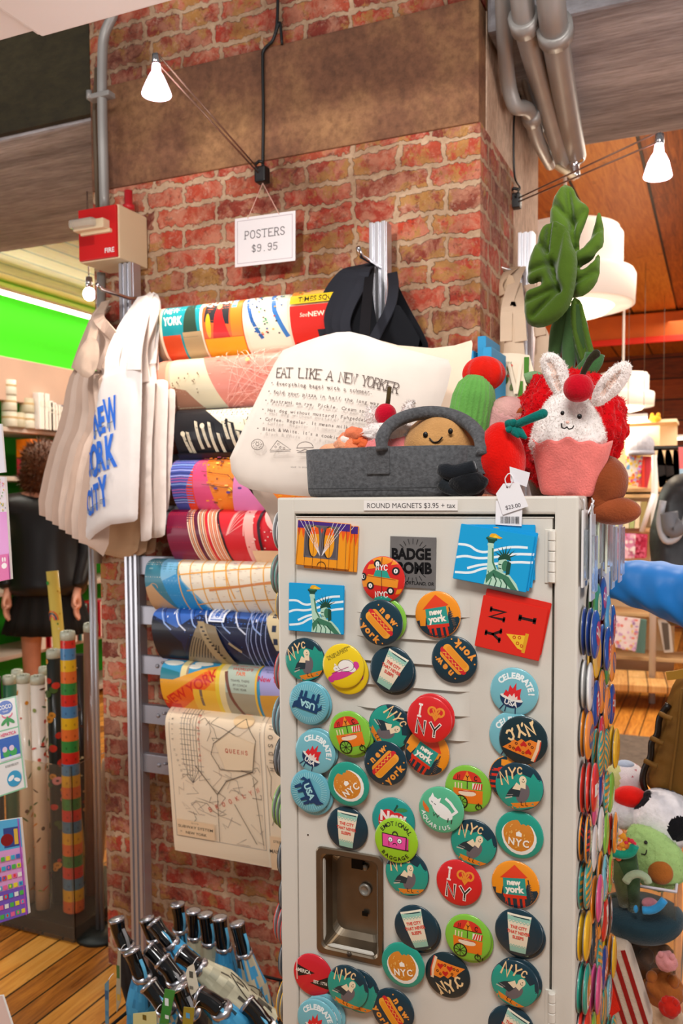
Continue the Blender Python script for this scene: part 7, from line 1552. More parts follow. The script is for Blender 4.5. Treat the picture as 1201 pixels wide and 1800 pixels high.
# red curly toy with brown limbs
o = at(1010, 862, y=YL+.185); o.z = ZT
t = thing('red_curly_toy', 'curly red plush fruit with brown limbs behind the large cupcake rabbit', 'soft toy', o)
Y2 = YL+.185; S = lambda u, v, dy=0: L(u, v, Y2+dy, o)
xl = S(895, 800).x; xr = S(1104, 800).x
m = MB(); ccx = (xl+xr)/2
def apple(p):
    r = 1+.10*noise.noise(p*5)+.05*noise.noise(p*11); q = sqrt(p.x*p.x+p.y*p.y); return Vector((p.x*(1-.28*max(0, -p.z)), p.y*(1-.28*max(0, -p.z)), p.z-(.28*max(0, 1-3.2*q)*(p.z > 0))))*r
m.ball((ccx, 0, .082), ((xr-xl)/2*.98, .055, .088), 'cc0812', 6, apple); m.fuzz(9000, .0038, 'd80c16', .0006); m.build('body', FUR, t)
m = MB(); m.tube(bez([S(905, 760), S(885, 708), S(872, 716), S(868, 730)], 14), [.016]*5+[.015]*11, 'a4502a', 14) if False else m.tube(bez([S(915, 730, -.03), S(900, 712, -.02), S(886, 708, -.02), S(875, 716, -.02)], 14), .009, 'a8542c', 14); m.ball(S(875, 716, -.02), (.009, .009, .009), 'a8542c', 3); m.build('arm', PL, t)
m = MB(); P = bez([S(1050, 826, -.05), S(1064, 838, -.09), S(1066, 858, -.10), S(1058, 880, -.10), S(1065, 900, -.10)], 24)
m.tube(P, [.020+.006*sin(min(1, i/len(P)*1.6)*pi) for i in range(len(P))], '8a4424', 18); m.ball(P[0], (.022, .02, .02), '8a4424', 3)
m.ball(S(1080, 898, -.105), (.031, .019, .017), '984c2a', 4, lambda p: p); m.ball(S(1064, 850, -.10), (.026, .022, .026), '8e4626', 4); m.build('leg', PL, t)
m = MB(); m.ball(S(1088, 838, -.06), (.007, .012, .018), '3a2414', 3); m.build('leaf_scrap', PL, t)
m = MB(); m.tube(bez([S(925, 668, .0), S(940, 664, .0), S(960, 672, .0)], 8), .009, '7aa070', 12); m.build('green_leaf', PL, t)
m = MB(); m.tube(bez([S(1000, 700), S(1012, 672), S(1040, 640), S(1046, 622)], 12), .013, '3f6a3c', 14); m.build('green_stem', PL, t)
# monstera leaf toy
o = at(1000, 700, y=YL+.31); o.z = ZT
LEAF = mat('green_velvet', None, .85, bump=.3, bscale=300, sheen=.5, spec=.15, var=.12, vscale=30)
t = thing('leaf_plant_toy', 'tall green velvet plush plant with split monstera leaves towering behind the cupcake rabbit', 'soft toy', o)
Y3 = YL+.29
def leafpx(P, dy, name, rib, seed, col='4a6418', rc='466820', thick=.028, sp=()):
    ol = smooth2([(q.x, q.z) for q in (L(u, v, Y3+dy, o) for u, v in P)], 1); o_y = (Y3+dy)-o.y
    R_ = [((lambda q: (q.x, q.z))(L(u, v, Y3+dy, o))) for u, v in rib]; S_ = [[(lambda q: (q.x, q.z))(L(u, v, Y3+dy, o)) for u, v in s] for s in sp]
    def bend(u, v):
        d = bdist((u, v), R_+R_[::-1]); g_ = .013*math.exp(-(d/.0045)**2)
        for s in S_: g_ += .010*math.exp(-(bdist((u, v), s+s[::-1])/.0045)**2)
        return o_y + g_ + .006*noise.noise(Vector((u*18, v*18, seed)))
    m = MB(); C = Cushion(ol, thick, .014, .0034, 0, 12, bend); C.mesh(m, col); return m.build(name, LEAF, t)
bx = leafpx([(995, 320), (1008, 330), (1016, 350), (1034, 362), (1036, 372), (1028, 395), (1018, 418), (1016, 440), (1030, 428), (1044, 400), (1050, 374), (1056, 373), (1061, 400), (1062, 432), (1050, 442), (1040, 456), (1018, 468), (1022, 476), (1036, 468), (1050, 444), (1056, 452), (1054, 490), (1040, 512), (1020, 524), (1000, 520), (985, 470), (970, 420), (966, 380), (972, 350), (985, 330)], .02, 'back_leaf', [(997, 325), (1006, 380), (1008, 450), (1006, 520)], 1, '4e6a1e', sp=[[(1008, 400), (1028, 372)], [(1008, 440), (1058, 400)], [(1010, 470), (1050, 452)], [(1010, 500), (1048, 480)], [(1004, 390), (975, 360)]])
leafpx([(974, 386), (985, 392), (998, 400), (1006, 430), (1016, 450), (1014, 490), (1006, 530), (995, 550), (975, 568), (950, 577), (930, 572), (922, 556), (922, 525), (926, 512), (940, 506), (952, 502), (952, 494), (935, 502), (927, 495), (928, 470), (934, 445), (944, 420), (952, 400), (962, 390)], -.02, 'front_leaf', [(968, 392), (960, 440), (972, 480), (985, 512)], 2, '465f18', thick=.034, sp=[[(960, 440), (944, 425)], [(975, 490), (990, 405)], [(972, 480), (978, 400)], [(968, 465), (932, 480)], [(980, 508), (930, 530)], [(982, 514), (940, 556)], [(964, 440), (966, 395)]])
leafpx([(1006, 520), (1022, 528), (1030, 560), (1040, 600), (1052, 640), (1044, 650), (1025, 645), (1008, 600), (1000, 560)], .02, 'hanging_leaf', [(1015, 530), (1020, 580), (1035, 640)], 3, '4a641e', thick=.022)
for P, c in (([(1000, 540), (985, 580), (975, 620), (965, 680), (955, 760)], '3f5a30'), ([(1004, 540), (1003, 580), (1000, 640), (996, 700), (990, 780)], '46663a'), ([(1008, 540), (1020, 600), (1030, 660), (1030, 740)], '3f5a30')):
    m = MB(); Pp = bez([L(u, v, Y3+.03, o) for u, v in P], 20); m.tube(Pp, [.012+.003*sin(i*.4) for i in range(len(Pp))], c, 14); m.build('stem', LEAF, t)
m = MB(); m.lathe([(0, 0), (.05, 0), (.055, .02), (.062, .09), (.05, .095), (0, .085)], '6a4a34', 32, Matrix.Translation((L(990, 800, Y3, o).x, Y3+.03-o.y, 0))); m.build('fabric_pot', PL, t)
# ================================================================== RIGHT AISLE
# pendant drum lamps
SH = mat('lit_lamp_shade', 'f4e8dc', .6, emit=('ffeedd', .18)); DIF = mat('lit_lamp_diffuser', 'fff6e0', .5, emit=('fff0cc', 1.2))
def pendant(u, v, y, s, lab):
    p = at(u, v, y=y); t = thing('pendant_lamp', lab, 'pendant lamp', (p.x, y, p.z), (0, 0, 0), 'white two-tier pendant lamps')
    m = MB(); m.lathe([(.24*s, .34*s), (.245*s, .35*s), (0, .352*s)], 'f4e8dc', 48); m.lathe([(.25*s, .13*s), (.262*s, .15*s), (.262*s, .32*s), (.24*s, .348*s)], 'f4e8dc', 48); m.lathe([(.30*s, 0), (.315*s, .005*s), (.32*s, .13*s), (.31*s, .15*s), (.25*s, .155*s)], 'f4e8dc', 48); m.lathe([(.30*s, .0), (.295*s, .01*s), (.29*s, .12*s)], 'f4e8dc', 48); m.build('shade', SH, t)
    MB().lathe([(0, -.055*s), (.10*s, -.05*s), (.19*s, -.03*s), (.25*s, .02*s), (.27*s, .03*s)], 'fff6e0', 48).build('diffuser', DIF, t)
    MB().tube([(0, 0, .35*s), (0, 0, 2.9-p.z)], .008, 'e0d0c0').lathe([(0, 0), (.05, 0), (.05, .02), (0, .03)], 'f0e8e0', 24, Matrix.Translation((0, 0, 2.88-p.z))).build('rod', mat('white_metal'), t)
    l = bpy.data.lights.new('pendant_light', 'POINT'); l.energy = 8; l.color = (1, .85, .65); l.shadow_soft_size = .1; q = bpy.data.objects.new('pendant_light', l); q.location = (p.x, y, p.z-.14); COL.objects.link(q)
    return t
pendant(992, 542, 3.9, .93, 'large white two-tier drum pendant lamp glowing behind the green leaf toy')
pendant(1095, 716, 6.4, .66, 'smaller white pendant lamp far down the aisle, beside the cupcake toy ear')
# card stands down the aisle
def bx(name, px, Y, th, col, lab, cat, m=None, art=None, grp=None, lean=0):
    P = [at(u, v, y=Y) for u, v in px]; xs = [p.x for p in P]; zs = [p.z for p in P]; o = Vector((sum(xs)/4, Y, min(zs)))
    t = MB(); n = 4; f = [(p.x-o.x, -th/2, p.z-o.z) for p in P]; b = [(q[0], th/2, q[2]) for q in f]
    t.add(f+b, [(3, 2, 1, 0), (4, 5, 6, 7), (0, 1, 5, 4), (1, 2, 6, 5), (2, 3, 7, 6), (3, 0, 4, 7)], col, False)
    if art: a = Art([(p[0], p[2]) for p in f][::-1]); art(a, f); a.apply(t, flatfn(-th/2), .3, .002, .0006)
    ob = t.build(name, m or M_matte()); ob.location = o; return tag(ob, lab, cat, grp)
def dots(cols, n, r, seed):
    def f(a, F_):
        rnd = random.Random(seed); x0 = min(p[0] for p in F_); x1 = max(p[0] for p in F_); z0 = min(p[2] for p in F_); z1 = max(p[2] for p in F_)
        for i in range(n): a.ell(rnd.uniform(x0, x1), rnd.uniform(z0, z1), r*rnd.uniform(.6, 1.4), r*rnd.uniform(.6, 1.4), rnd.choice(cols), n=8)
    return f
def stripes(cols, n):
    def f(a, F_):
        x0 = min(p[0] for p in F_); x1 = max(p[0] for p in F_)
        for i in range(n): a.rect(x0+(x1-x0)*i/n, -1, x0+(x1-x0)*(i+.7)/n, 2, cols[i % len(cols)])
    return f
LW = lambda n: mat('pale_pine_'+n, 'd8b080', .6, var=.1)
ds = at(1110, 1190, z=.1); YD = 6.7
t = thing('display_shelf', 'tall pale wood display shelf of cards and books standing far down the right aisle', 'shelf', (at(1110, 900, y=YD).x, YD, 0))
zz = lambda v: at(1110, v, y=YD).z
for v in (862, 872, 930, 1075, 1150):
    MB().box((.1, 0, zz(v)), (.80, .34, .025), 'c89058', .003).build('shelf_board', LW('a'), t)
for x in (-.3, .5): MB().box((x, .0, zz(745)/2), (.03, .34, zz(745)), 'c89058', .003).build('side_panel', LW('a'), t)
MB().box((0, .18, zz(745)/2), (.6, .01, zz(745)), 'e8cfa8').build('back_panel', mat('cream_board', 'f0dcb8', .7), t)
MB().box((0, 0, zz(745)), (.62, .36, .02), 'f0dcb8').build('top_board', mat('cream_board'), t)
YF = YD-.2
bx('display_card', [(1098, 752), (1160, 748), (1160, 800), (1100, 800)], YF, .02, 'f6dcb0', 'cream display card at the top of the far card shelf', 'card')
p = at(1128, 800, y=YF-.05); t = thing('knit_hat', 'soft grey knitted hat on the far card shelf', 'hat', p); MB().ball((0, 0, .06), (.085, .08, .10), 'a8a8b4', 4, lambda q: Vector((q.x, q.y, max(q.z, -.55)))*(1+.04*sin(16*atan2(q.y, q.x)))).build('crown', M_plush(), t); MB().lathe([(.078, 0), (.088, .0), (.09, .025), (.08, .028)], '9a9aa8', 32).build('brim', M_plush(), t)
p = at(1152, 742, y=YF); t = thing('yellow_toy', 'tiny orange-yellow plush on top of the far card shelf', 'soft toy', p); m = MB(); m.ball((0, 0, .02), (.04, .03, .025), 'f0a830', 3); m.ball((-.02, 0, .045), (.014, .012, .02), 'f0a830', 3); m.ball((.02, 0, .045), (.014, .012, .02), 'f0a830', 3); m.build('body', M_plush(), t)
bx('card_pack', [(1100, 800), (1131, 802), (1126, 855), (1105, 852)], YF-.03, .03, 'f4f0ea', 'white card pack with bright coloured drawings on the far shelf, below the hat', 'card', art=dots(['f0a020', 'e85090', '6ab0e0', 'f0d040', 'd84040', 'b0a0e0'], 70, .010, 1))
bx('card_pack', [(1131, 802), (1150, 803), (1138, 858), (1122, 856)], YF-.03, .03, 'd0404a', 'red card pack beside the drawing-covered pack', 'card', art=stripes(['d8505a', 'e8402c', 'c83040'], 4))
for i, (u0, u1, c) in enumerate([(1078, 1090, 'dce0b8'), (1090, 1100, 'c8d8a8'), (1101, 1110, 'e8e0c0'), (1111, 1119, 'b0c080'), (1120, 1128, 'f0e0c0'), (1129, 1138, 'a89860')]):
    bx('book', [(u0, 882), (u1, 882), (u1-3, 928), (u0-3, 928)], YF, .12, c, ['cream', 'pale green', 'ivory', 'moss green', 'beige', 'olive brown'][i]+' upright book on the far shelf below the card packs', 'book', grp='books on the far card shelf')
for i, (px, c, s, lb) in enumerate([([(1070, 936), (1120, 938), (1118, 980), (1070, 980)], 'f0a0c8', ['f4c8dc', 'e06a9a', 'f8f0f4', 'e8a0d0'], 'pink patterned box on the far shelf just above the blue sleeve'), ([(1120, 938), (1138, 940), (1136, 980), (1118, 980)], 'd83a6a', ['e86a90', 'c02850'], 'magenta box right of the pink patterned box')]):
    bx('gift_box', px, YF, .12, c, lb, 'box', art=dots(s, 60, .014, i+3))
bx('sticker_sheet', [(1078, 1082), (1126, 1088), (1118, 1144), (1076, 1136)], YF-.06, .02, 'f4ecf4', 'white sheet of small pink and purple stickers below the blue sleeve', 'stickers', art=dots(['e8a0b8', 'b090d0', 'e87a70', 'e8d080', 'd8b0e0'], 60, .010, 9))
bx('display_board', [(1127, 1088), (1137, 1090), (1134, 1148), (1118, 1146)], YF-.02, .05, '5a8480', 'teal-grey board beside the sticker sheet', 'board')
bx('white_stand_frame', [(1156, 1086), (1178, 1088), (1184, 1146), (1168, 1147)], YF+.06, .02, 'c8c0b8', 'pale card frame leaning at the right below the blue sleeve', 'frame', art=lambda a, F_: a.poly([(p[0]*.55, p[2]*.8+.02) for p in F_], '5a5048'))
# dolly
d0 = at(1135, 1175, z=.18)
t = thing('wooden_dolly', 'low wooden platform trolley with wheels on the floor of the right aisle', 'trolley', (d0.x+.15, d0.y-.3, 0), (0, 0, radians(6)))
MB().box((0, 0, .15), (.95, .5, .05), 'd8a468', .008).build('platform', plank_mat('dolly_wood', 'Y', .12, ['8a5020', 'c08848', 'd8a868', 'e8c088'], .6), t)
for x in (-.4, .4):
    for y in (-.18, .18):
        m = MB(); m.lathe([(0, -.015), (.055, -.015), (.06, -.01), (.06, .01), (.055, .015), (0, .015)], '3a3a3c', 24, Matrix.Translation((x, y, .06)) @ Matrix.Rotation(pi/2, 4, 'X')); m.box((x, y, .105), (.05, .05, .03), '707070', .003); m.build('wheel', M_plastic(), t)
# grey doormat and metal stand pole
mt = at(1125, 1320, z=.01); m = MB(); m.box((0, 0, .006), (.75, .62, .012), '5c5048', .004); o_ = m.build('floor_mat', mat('grey_mat_fibre', '6a5c52', .95, bump=1, bscale=260, var=.3, vscale=30)); o_.location = (mt.x+.12, mt.y, 0); tag(o_, 'grey brown doormat on the wooden floor of the right aisle', 'mat')
p0 = at(1150, 940, y=6.2); p1 = at(1150, 800, y=6.2)
t = thing('stand_pole', 'pale metal pole with a white sloping arm in front of the far card shelf', 'pole', (p0.x, 6.2, 0)); MB().tube([(0, 0, 0), (0, 0, p1.z)], .022, 'c8c0bc', 14).build('pole', M_plastic(), t); MB().tube([L(1128, 935, 6.1, t.location), L(1150, 868, 6.1, t.location)], .016, 'e8e4ea', 10).build('arm', M_plastic(), t)
light_strip('shelf_light', 'short bright white light bar above the far card shelf', (at(1118, 734, y=6).x, 6, at(1118, 734, y=6).z), (.14, .05, .05), 2.2)
light_strip('shelf_light', 'long pale light bar at the right edge, far down the aisle', (at(1190, 770, y=7).x, 7, at(1190, 770, y=7).z), (.28, .06, .06), 1.4)
# dark bags / clothes hanging at the right
def drape(px, Y, th, col, lab, name, cat, wr=.03, m=None, puff=.06, res=.03, wsc=9, grp=None, art=None, seed=0):
    W3 = [at(u, v, y=Y) for u, v in px]; o = Vector((sum(p.x for p in W3)/len(W3), Y, min(p.z for p in W3))); t = thing(name, lab, cat, o, group=grp)
    out = smooth2([(p.x-o.x, p.z-o.z) for p in W3], 1); C = Cushion(out, th, puff, res, wr, wsc, None, seed); mb = MB(); C.mesh(mb, col)
    if art:
        a = Art(); art(a, lambda u, v: ((lambda p: (p.x-o.x, p.z-o.z))(at(u, v, y=Y)))); a.apply(mb, C.fn(), res, .002, .0004)
    mb.build('body', m or M_matte(), t); return t, o
t, o = drape([(1150, 905), (1160, 862), (1180, 838), (1205, 830), (1240, 840), (1240, 1100), (1160, 1100), (1146, 1000), (1140, 940)], 3.4, .22, '3a3c40', 'grey and black quilted backpack hanging at the right edge above the blue sleeve', 'backpack', 'bag', .05, mat('grey_nylon', '34363a', .45, bump=.5, bscale=30, var=.5, vscale=9))
m = MB(); m.tube(bez([L(u, v, 3.25, o) for u, v in ((1166, 880), (1160, 920), (1170, 950), (1190, 945), (1205, 915), (1215, 890))], 24), .012, 'b8b8bc', 10); m.build('grey_strap', M_plastic(), t)
m = MB(); m.tube(bez([L(u, v, 3.24, o) for u, v in ((1176, 900), (1182, 930), (1200, 920))], 16), .03, '8a8a90', 10); m.build('top_pocket', mat('grey_nylon2', '74767c', .5), t)
for i, (u, c, w2) in enumerate([(1160, '1c1a1c', 12), (1174, '26201e', 12), (1187, '1a181a', 10)]):
    drape([(u-w2/2, 790), (u+w2/2, 788), (u+w2/2+8, 850), (u+2, 858), (u-w2/2+4, 855)], 4.6+i*.05, .05, c, 'dark garment on a hanger at the right edge, '+['leftmost', 'middle', 'rightmost'][i]+' of three', 'hanging_garment', 'clothing', .02, grp='dark garments on the far rail')
t = thing('hanger_rail', 'dark metal rail carrying the dark garments at the right edge', 'rail', at(1150, 788, y=4.65)); m = MB(); m.tube([(0, 0, 0), (1.0, 0, .0)], .012, '2a2624', 10); m.tube([(1.0, 0, 0), (1.0, 0, -t.location.z)], .014, '2a2624', 10); m.build('rail', M_plastic(), t)
bx('price_poster', [(1193, 786), (1230, 786), (1230, 850), (1196, 850)], 4.4, .02, 'f07a80', 'pink and pale blue card at the right edge beside the dark garments', 'card', art=lambda a, F_: a.rect(-2, -2, 2, .07, 'a8d0ec'))
# ------------------------------------------------------------------ person at the right edge, reaching in
YP = 1.72
pr = at(1330, 1000, y=YP)
t = thing('person', 'person at the right edge, only a blue jacket sleeve reaching in', 'person', (pr.x, YP, 0))
o = t.location
el = L(1190, 1040, YP, o); wr_ = L(1072, 1018, YP, o); shl = Vector((.02, .02, 1.38))
P = [(.16, .03, .95), (.16, .03, 1.15), (.16, .03, 1.33), (.16, .02, 1.44), (.16, .01, 1.50), (.16, 0, 1.56), (.15, -.01, 1.64), (.15, -.01, 1.70)]
E = [(i, i+1) for i in range(7)]; Rr = [.13, .12, (.15, .1), .06, .05, .065, (.075, .09), .055]
for sx in (-1, 1):
    k = len(P); P += [(.16+sx*.09, .03, .86), (.16+sx*.1, .02, .48), (.16+sx*.1, .04, .09), (.16+sx*.11, -.08, .03)]; E += [(0, k), (k, k+1), (k+1, k+2), (k+2, k+3)]; Rr += [.085, .055, .038, .03]
k = len(P); P += [tuple(L(1300, 1052, YP, o)), tuple(L(1201, 1046, YP, o)), tuple(wr_)]; E += [(2, k), (k, k+1), (k+1, k+2)]; Rr += [.05, .042, .026]
hp_, he, hr = hand_pts(wr_+Vector((-.01, 0, 0)), (-1, .35, .12), (0, 0, 1), .8); q = len(P); P += [tuple(p) for p in hp_]; E += [(a+q, b+q) for a, b in he]+[(k+2, q)]; Rr += hr
k = len(P); P += [(.34, .02, 1.38), (.40, .05, 1.12), (.36, -.1, .95)]; E += [(2, k), (k, k+1), (k+1, k+2)]; Rr += [.05, .042, .026]
hp_, he, hr = hand_pts((.36, -.12, .92), (0, -.3, -1), (0, 1, -.2)); q = len(P); P += [tuple(p) for p in hp_]; E += [(a+q, b+q) for a, b in he]+[(k+2, q)]; Rr += hr
skin_obj('body', P, E, Rr, SKIN, t)
BLUE = mat('blue_jacket_nylon', '0f74c4', .5, bump=.5, bscale=14)
P = [(.16, .03, .86), (.16, .03, 1.1), (.16, .03, 1.32), (.16, .02, 1.43), (.16, .02, 1.48)]; E = [(0, 1), (1, 2), (2, 3), (3, 4)]; Rr = [.19, .17, (.19, .13), .09, .07]
k = len(P); P += [(.0, .02, 1.36), tuple(L(1330, 1042, YP, o)), tuple(L(1290, 1056, YP, o))]; E += [(2, k), (k, k+1), (k+1, k+2)]; Rr += [.10, .098, .075]
k = len(P); P += [(.33, .02, 1.38), (.40, .05, 1.12), (.36, -.1, .95)]; E += [(2, k), (k, k+1), (k+1, k+2)]; Rr += [.085, .072, .055]
jk = skin_obj('jacket', P, E, Rr, BLUE, t, 3)
sp_ = [L(u, v, YP, o) for u, v in ((1340, 1040), (1300, 1056), (1250, 1055), (1201, 1046), (1160, 1036), (1120, 1026), (1085, 1020), (1066, 1018))]
rr_ = [.10, .085, .070, .058, .052, .044, .039, .036]; PP = bez(sp_, 56); m = MB(); nn = 40; vs = []
for i, p in enumerate(PP):
    f = i/(len(PP)-1)*7; k = min(6, int(f)); r = rr_[k]*(1-(f-k))+rr_[k+1]*(f-k)
    for j in range(nn):
        a = 2*pi*j/nn; q = r*(1+.10*noise.noise(Vector((p.x*28+a*.5, cos(a)*1.6, sin(a)*1.6)))+.035*sin(p.x*120+3*sin(a)+2*cos(a*2))); vs.append((p.x+.25*q*cos(a)*.2, p.y+q*cos(a), p.z+q*sin(a)))
m.add(vs, [(i*nn+j, (i+1)*nn+j, (i+1)*nn+(j+1) % nn, i*nn+(j+1) % nn) for i in range(len(PP)-1) for j in range(nn)], 'ffffff')
sl_ = m.build('jacket_sleeve', BLUE, t)
m = MB(); m.ball((.16, 0, 1.68), (.10, .11, .12), '2a1a10', 4, crumple(.08, 5)); m.build('hair', mat('brown_hair'), t)
m = MB()
for sx in (-1, 1): m.tube([(.16+sx*.085, .03, .9), (.16+sx*.1, .02, .5), (.16+sx*.1, .04, .1)], [.1, .075, .06], '26304a', 16); m.box((.16+sx*.11, -.04, .04), (.1, .27, .08), '202020', .02)
m.ball((.16, .03, .86), (.185, .14, .13), '26304a', 4); m.build('trousers', mat('dark_denim', None, .9), t)
# olive bag
OLV = mat('olive_canvas', '7a5210', .75, bump=.4, bscale=120, var=.15, vscale=10)
t, o = drape([(1186, 1195), (1205, 1180), (1260, 1178), (1290, 1300), (1285, 1420), (1215, 1418), (1172, 1412), (1160, 1392), (1138, 1384), (1131, 1358), (1146, 1320), (1158, 1280), (1170, 1240)], 1.80, .10, '7a5210', 'olive brown canvas bag with dark loops down its edge, hanging below the blue sleeve', 'canvas_bag', 'bag', .006, OLV, .04, .012, 14)
for (u, v) in ((1168, 1262), (1153, 1305), (1142, 1345)): MB().tube(bez([L(u-8, v-8, 1.745, o), L(u+4, v-2, 1.737, o), L(u+14, v+2, 1.735, o)], 8), .005, '9a7430', 8).build('webbing_loop', OLV, t)
m = MB(); m.tube(bez([L(u, v, 1.77, o) for u, v in ((1176, 1238), (1160, 1262), (1156, 1290), (1146, 1305), (1144, 1330), (1134, 1350), (1130, 1372), (1136, 1392))], 30), .0065, '1c120a', 10); m.build('dark_piping', M_plastic(), t)
m = MB(); P = bez([L(u, v, 1.745, o) for u, v in ((1172, 1188), (1190, 1186), (1215, 1180))], 8); ribbon(m, P, .016, .006, 'a87a20', (0, 0, 1), 8); m.build('strap_tab', mat('mustard_strap', None, .7), t)
m = MB(); m.tube(bez([L(u, v, 1.745, o) for u, v in ((1190, 1446), (1178, 1400), (1190, 1300), (1200, 1210))], 16), .003, '5a3c0a', 8); m.build('seam', OLV, t)
# ================================================================== CLEAR BIN OF SOFT TOYS, LOWER RIGHT
YB = 1.62
bp = at(1130, 1600, y=YB)
x0 = at(1060, 1570, y=YB).x - bp.x; x1 = at(1188, 1572, y=YB).x - bp.x; zb = at(1140, 1560, y=YB).z
t = thing('toy_bin', 'clear acrylic bin full of soft toys at the lower right', 'bin', (bp.x, YB+.14, 0))
for c, d in ((((x0+x1)/2, -.14, zb/2), (x1-x0, .004, zb)), ((x1, 0, zb/2), (.004, .28, zb)), ((x0, 0, zb/2), (.004, .28, zb)), (((x0+x1)/2, .14, zb/2), (x1-x0, .004, zb))): MB().box(c, d, 'ffffff').build('panel', mat('clear_acrylic', 'e8e4dc', .04, trans=.97, ior=1.08), t)
m = MB(); m.tube([(x0, -.14, zb), (x1, -.14, zb), (x1, .14, zb), (x0, .14, zb)], .003, 'd8d0d8', 8, closed=True); m.build('rim', M_plastic(), t)
MB().box(((x0+x1)/2, 0, .01), (x1-x0, .28, .02), '3a2c20').build('base', M_matte(), t)
def toy(name, u, v, dy, lab, cat='soft toy', rot=(0, 0, 0)):
    p = at(u, v, y=YB+dy); return thing(name, lab, cat, p, rot), p
t, p = toy('avocado_toy', 1148, 1505, .05, 'smiling green avocado plush with a brown stone at the top of the clear bin', rot=(0, radians(-38), 0))
m = MB(); m.ball((0, 0, 0), (.044, .032, .064), 'a8cc80', 5, lambda q: Vector((q.x*(1.08-.30*q.z), q.y*(1.05-.2*q.z), q.z))*(1+.05*noise.noise(q*4))); m.fuzz(1500, .0025, 'b0d488'); m.build('body', FUR, t)
MB().ball((.002, -.030, -.022), (.022, .012, .022), 'b0682c', 4).build('stone', PL, t)
m = MB()
for x in (-.013, .013): m.ball((x, -.0285, .034), (.0032, .004, .0036), '1c1a14', 3)
m.tube(bez([(-.006, -.0315, .022), (0, -.0325, .018), (.007, -.0315, .023)], 8), .0011, '1c1a14', 6); m.build('face', mat('black_bead_thread'), t)
t, p = toy('football_toy', 1166, 1440, .12, 'fluffy black and white football plush at the back of the clear bin')
def foot(q): 
    q = q.normalized() if q.length else q
    return '1a1a1e' if any((q - Vector(c).normalized()).length < .42 for c in ((.62, -.9, .02), (-.9, -.3, .9), (.2, .4, 1), (-1, 0, -.3), (.1, -.7, -1))) else 'f2eef2'
m = MB(); m.ball((0, 0, 0), (.060, .055, .058), 'f4f0f4', 5, crumple(.03, 5), cfn=lambda c: foot(Vector((c.x/.060, c.y/.055, c.z/.058)))); m.build('body', FUR, t)
t, p = toy('white_bird_toy', 1100, 1430, .12, 'round white plush with a red cap at the left of the clear bin')
m = MB(); m.ball((0, 0, 0), (.034, .032, .030), 'e4e0e4', 4, crumple(.08, 4)); m.fuzz(600, .003, 'e8e4e8'); m.build('body', FUR, t); MB().ball((.008, 0, .034), (.032, .028, .020), 'e41c14', 4).build('cap', PL, t)
t, p = toy('dotted_egg_toy', 1100, 1362, .20, 'pale yellow and white speckled plush behind the red-capped bird')
m = MB(); m.ball((0, 0, -.008), (.040, .035, .036), 'f4ecec', 4, cfn=lambda c: 'd8d890' if c.x < -.008 else ('c86a78' if noise.noise(c*120) > .42 else 'f4ecf0')); m.build('body', PL, t); MB().ball((.0, -.004, .022), (.018, .016, .009), 'b8c8e0', 3).build('blue_patch', PL, t)
t, p = toy('bouquet_toy', 1090, 1500, -.02, 'plush flower bouquet with orange and pink petals and green wrap in the clear bin')
m = MB()
for u, v, c, r in ((1080, 1485, 'f8c0a0', .014), (1090, 1475, 'f0a030', .013), (1075, 1495, 'f0d8c8', .012), (1070, 1488, 'c03ab0', .009), (1098, 1492, 'f08a40', .012), (1084, 1500, 'e86a3c', .011), (1108, 1482, 'e83a50', .009), (1085, 1468, 'f8d0c0', .012)):
    q = L(u, v, YB-.03, p)
    for k in range(6): a = k*pi/3; m.ball(q+Vector((cos(a)*r*.7, -.004*(k % 2), sin(a)*r*.7)), (r*.5, r*.3, r*.5), c, 2)
    m.ball(q+Vector((0, -.004, 0)), (r*.35, r*.3, r*.35), 'f0c040', 2)
m.build('petals', PL, t)
m = MB(); m.tube(bez([L(u, v, YB-.035, p) for u, v in ((1078, 1498), (1095, 1502), (1110, 1498), (1116, 1486))], 14), .008, '1f9a80', 10); m.build('teal_leaf', PL, t)
m = MB(); m.tube([L(1095, 1500, YB-.01, p), L(1108, 1545, YB-.01, p), L(1114, 1600, YB-.005, p)], [.024, .018, .010], '3c5434', 14); m.tube([L(1075, 1505, YB-.02, p), L(1092, 1545, YB-.02, p), L(1098, 1590, YB-.01, p)], [.016, .014, .010], '56603a', 14); m.build('stems', PL, t)
t, p = toy('pale_green_toy', 1120, 1543, -.04, 'small pale grey-green curved plush in front of the bouquet stems'); m = MB(); m.tube(bez([L(u, v, YB-.04, p) for u, v in ((1100, 1550), (1108, 1540), (1122, 1536), (1136, 1543), (1140, 1552))], 14), .007, 'a8b898', 12); m.build('body', PL, t)
t, p = toy('whale_toy', 1128, 1620, 0, 'dark teal whale plush with a bright blue mouth filling the middle of the clear bin')
m = MB(); m.ball((-.004, .03, .0), (.076, .075, .046), '253c46', 5, lambda q: Vector((q.x, q.y, q.z if q.z < .15 else .15+(q.z-.15)*.45))); m.build('body', PL, t)
m = MB(); m.tube(bez([L(u, v, YB-.045, p) for u, v in ((1130, 1600), (1145, 1600), (1158, 1594), (1168, 1582))], 14), .0068, '3a9ad8', 12); m.ball(L(1118, 1598, YB-.045, p), (.004, .004, .007), '3a9ad8', 3); m.build('mouth_piping', PL, t)
MB().ball(L(1143, 1588, YB-.03, p), (.014, .01, .010), 'c8808a', 3).build('tongue', PL, t)
t, p = toy('popcorn_toy', 1085, 1730, -.04, 'red and white striped plush popcorn box in the lower part of the clear bin', rot=(0, radians(-18), 0))
m = MB(); m.box((0, 0, .0), (.085, .06, .15), 'd8c4b0', .012); a = Art()
for i in range(5): a.rect(-.040+i*.018, -.072, -.032+i*.018, .072, 'a02018')
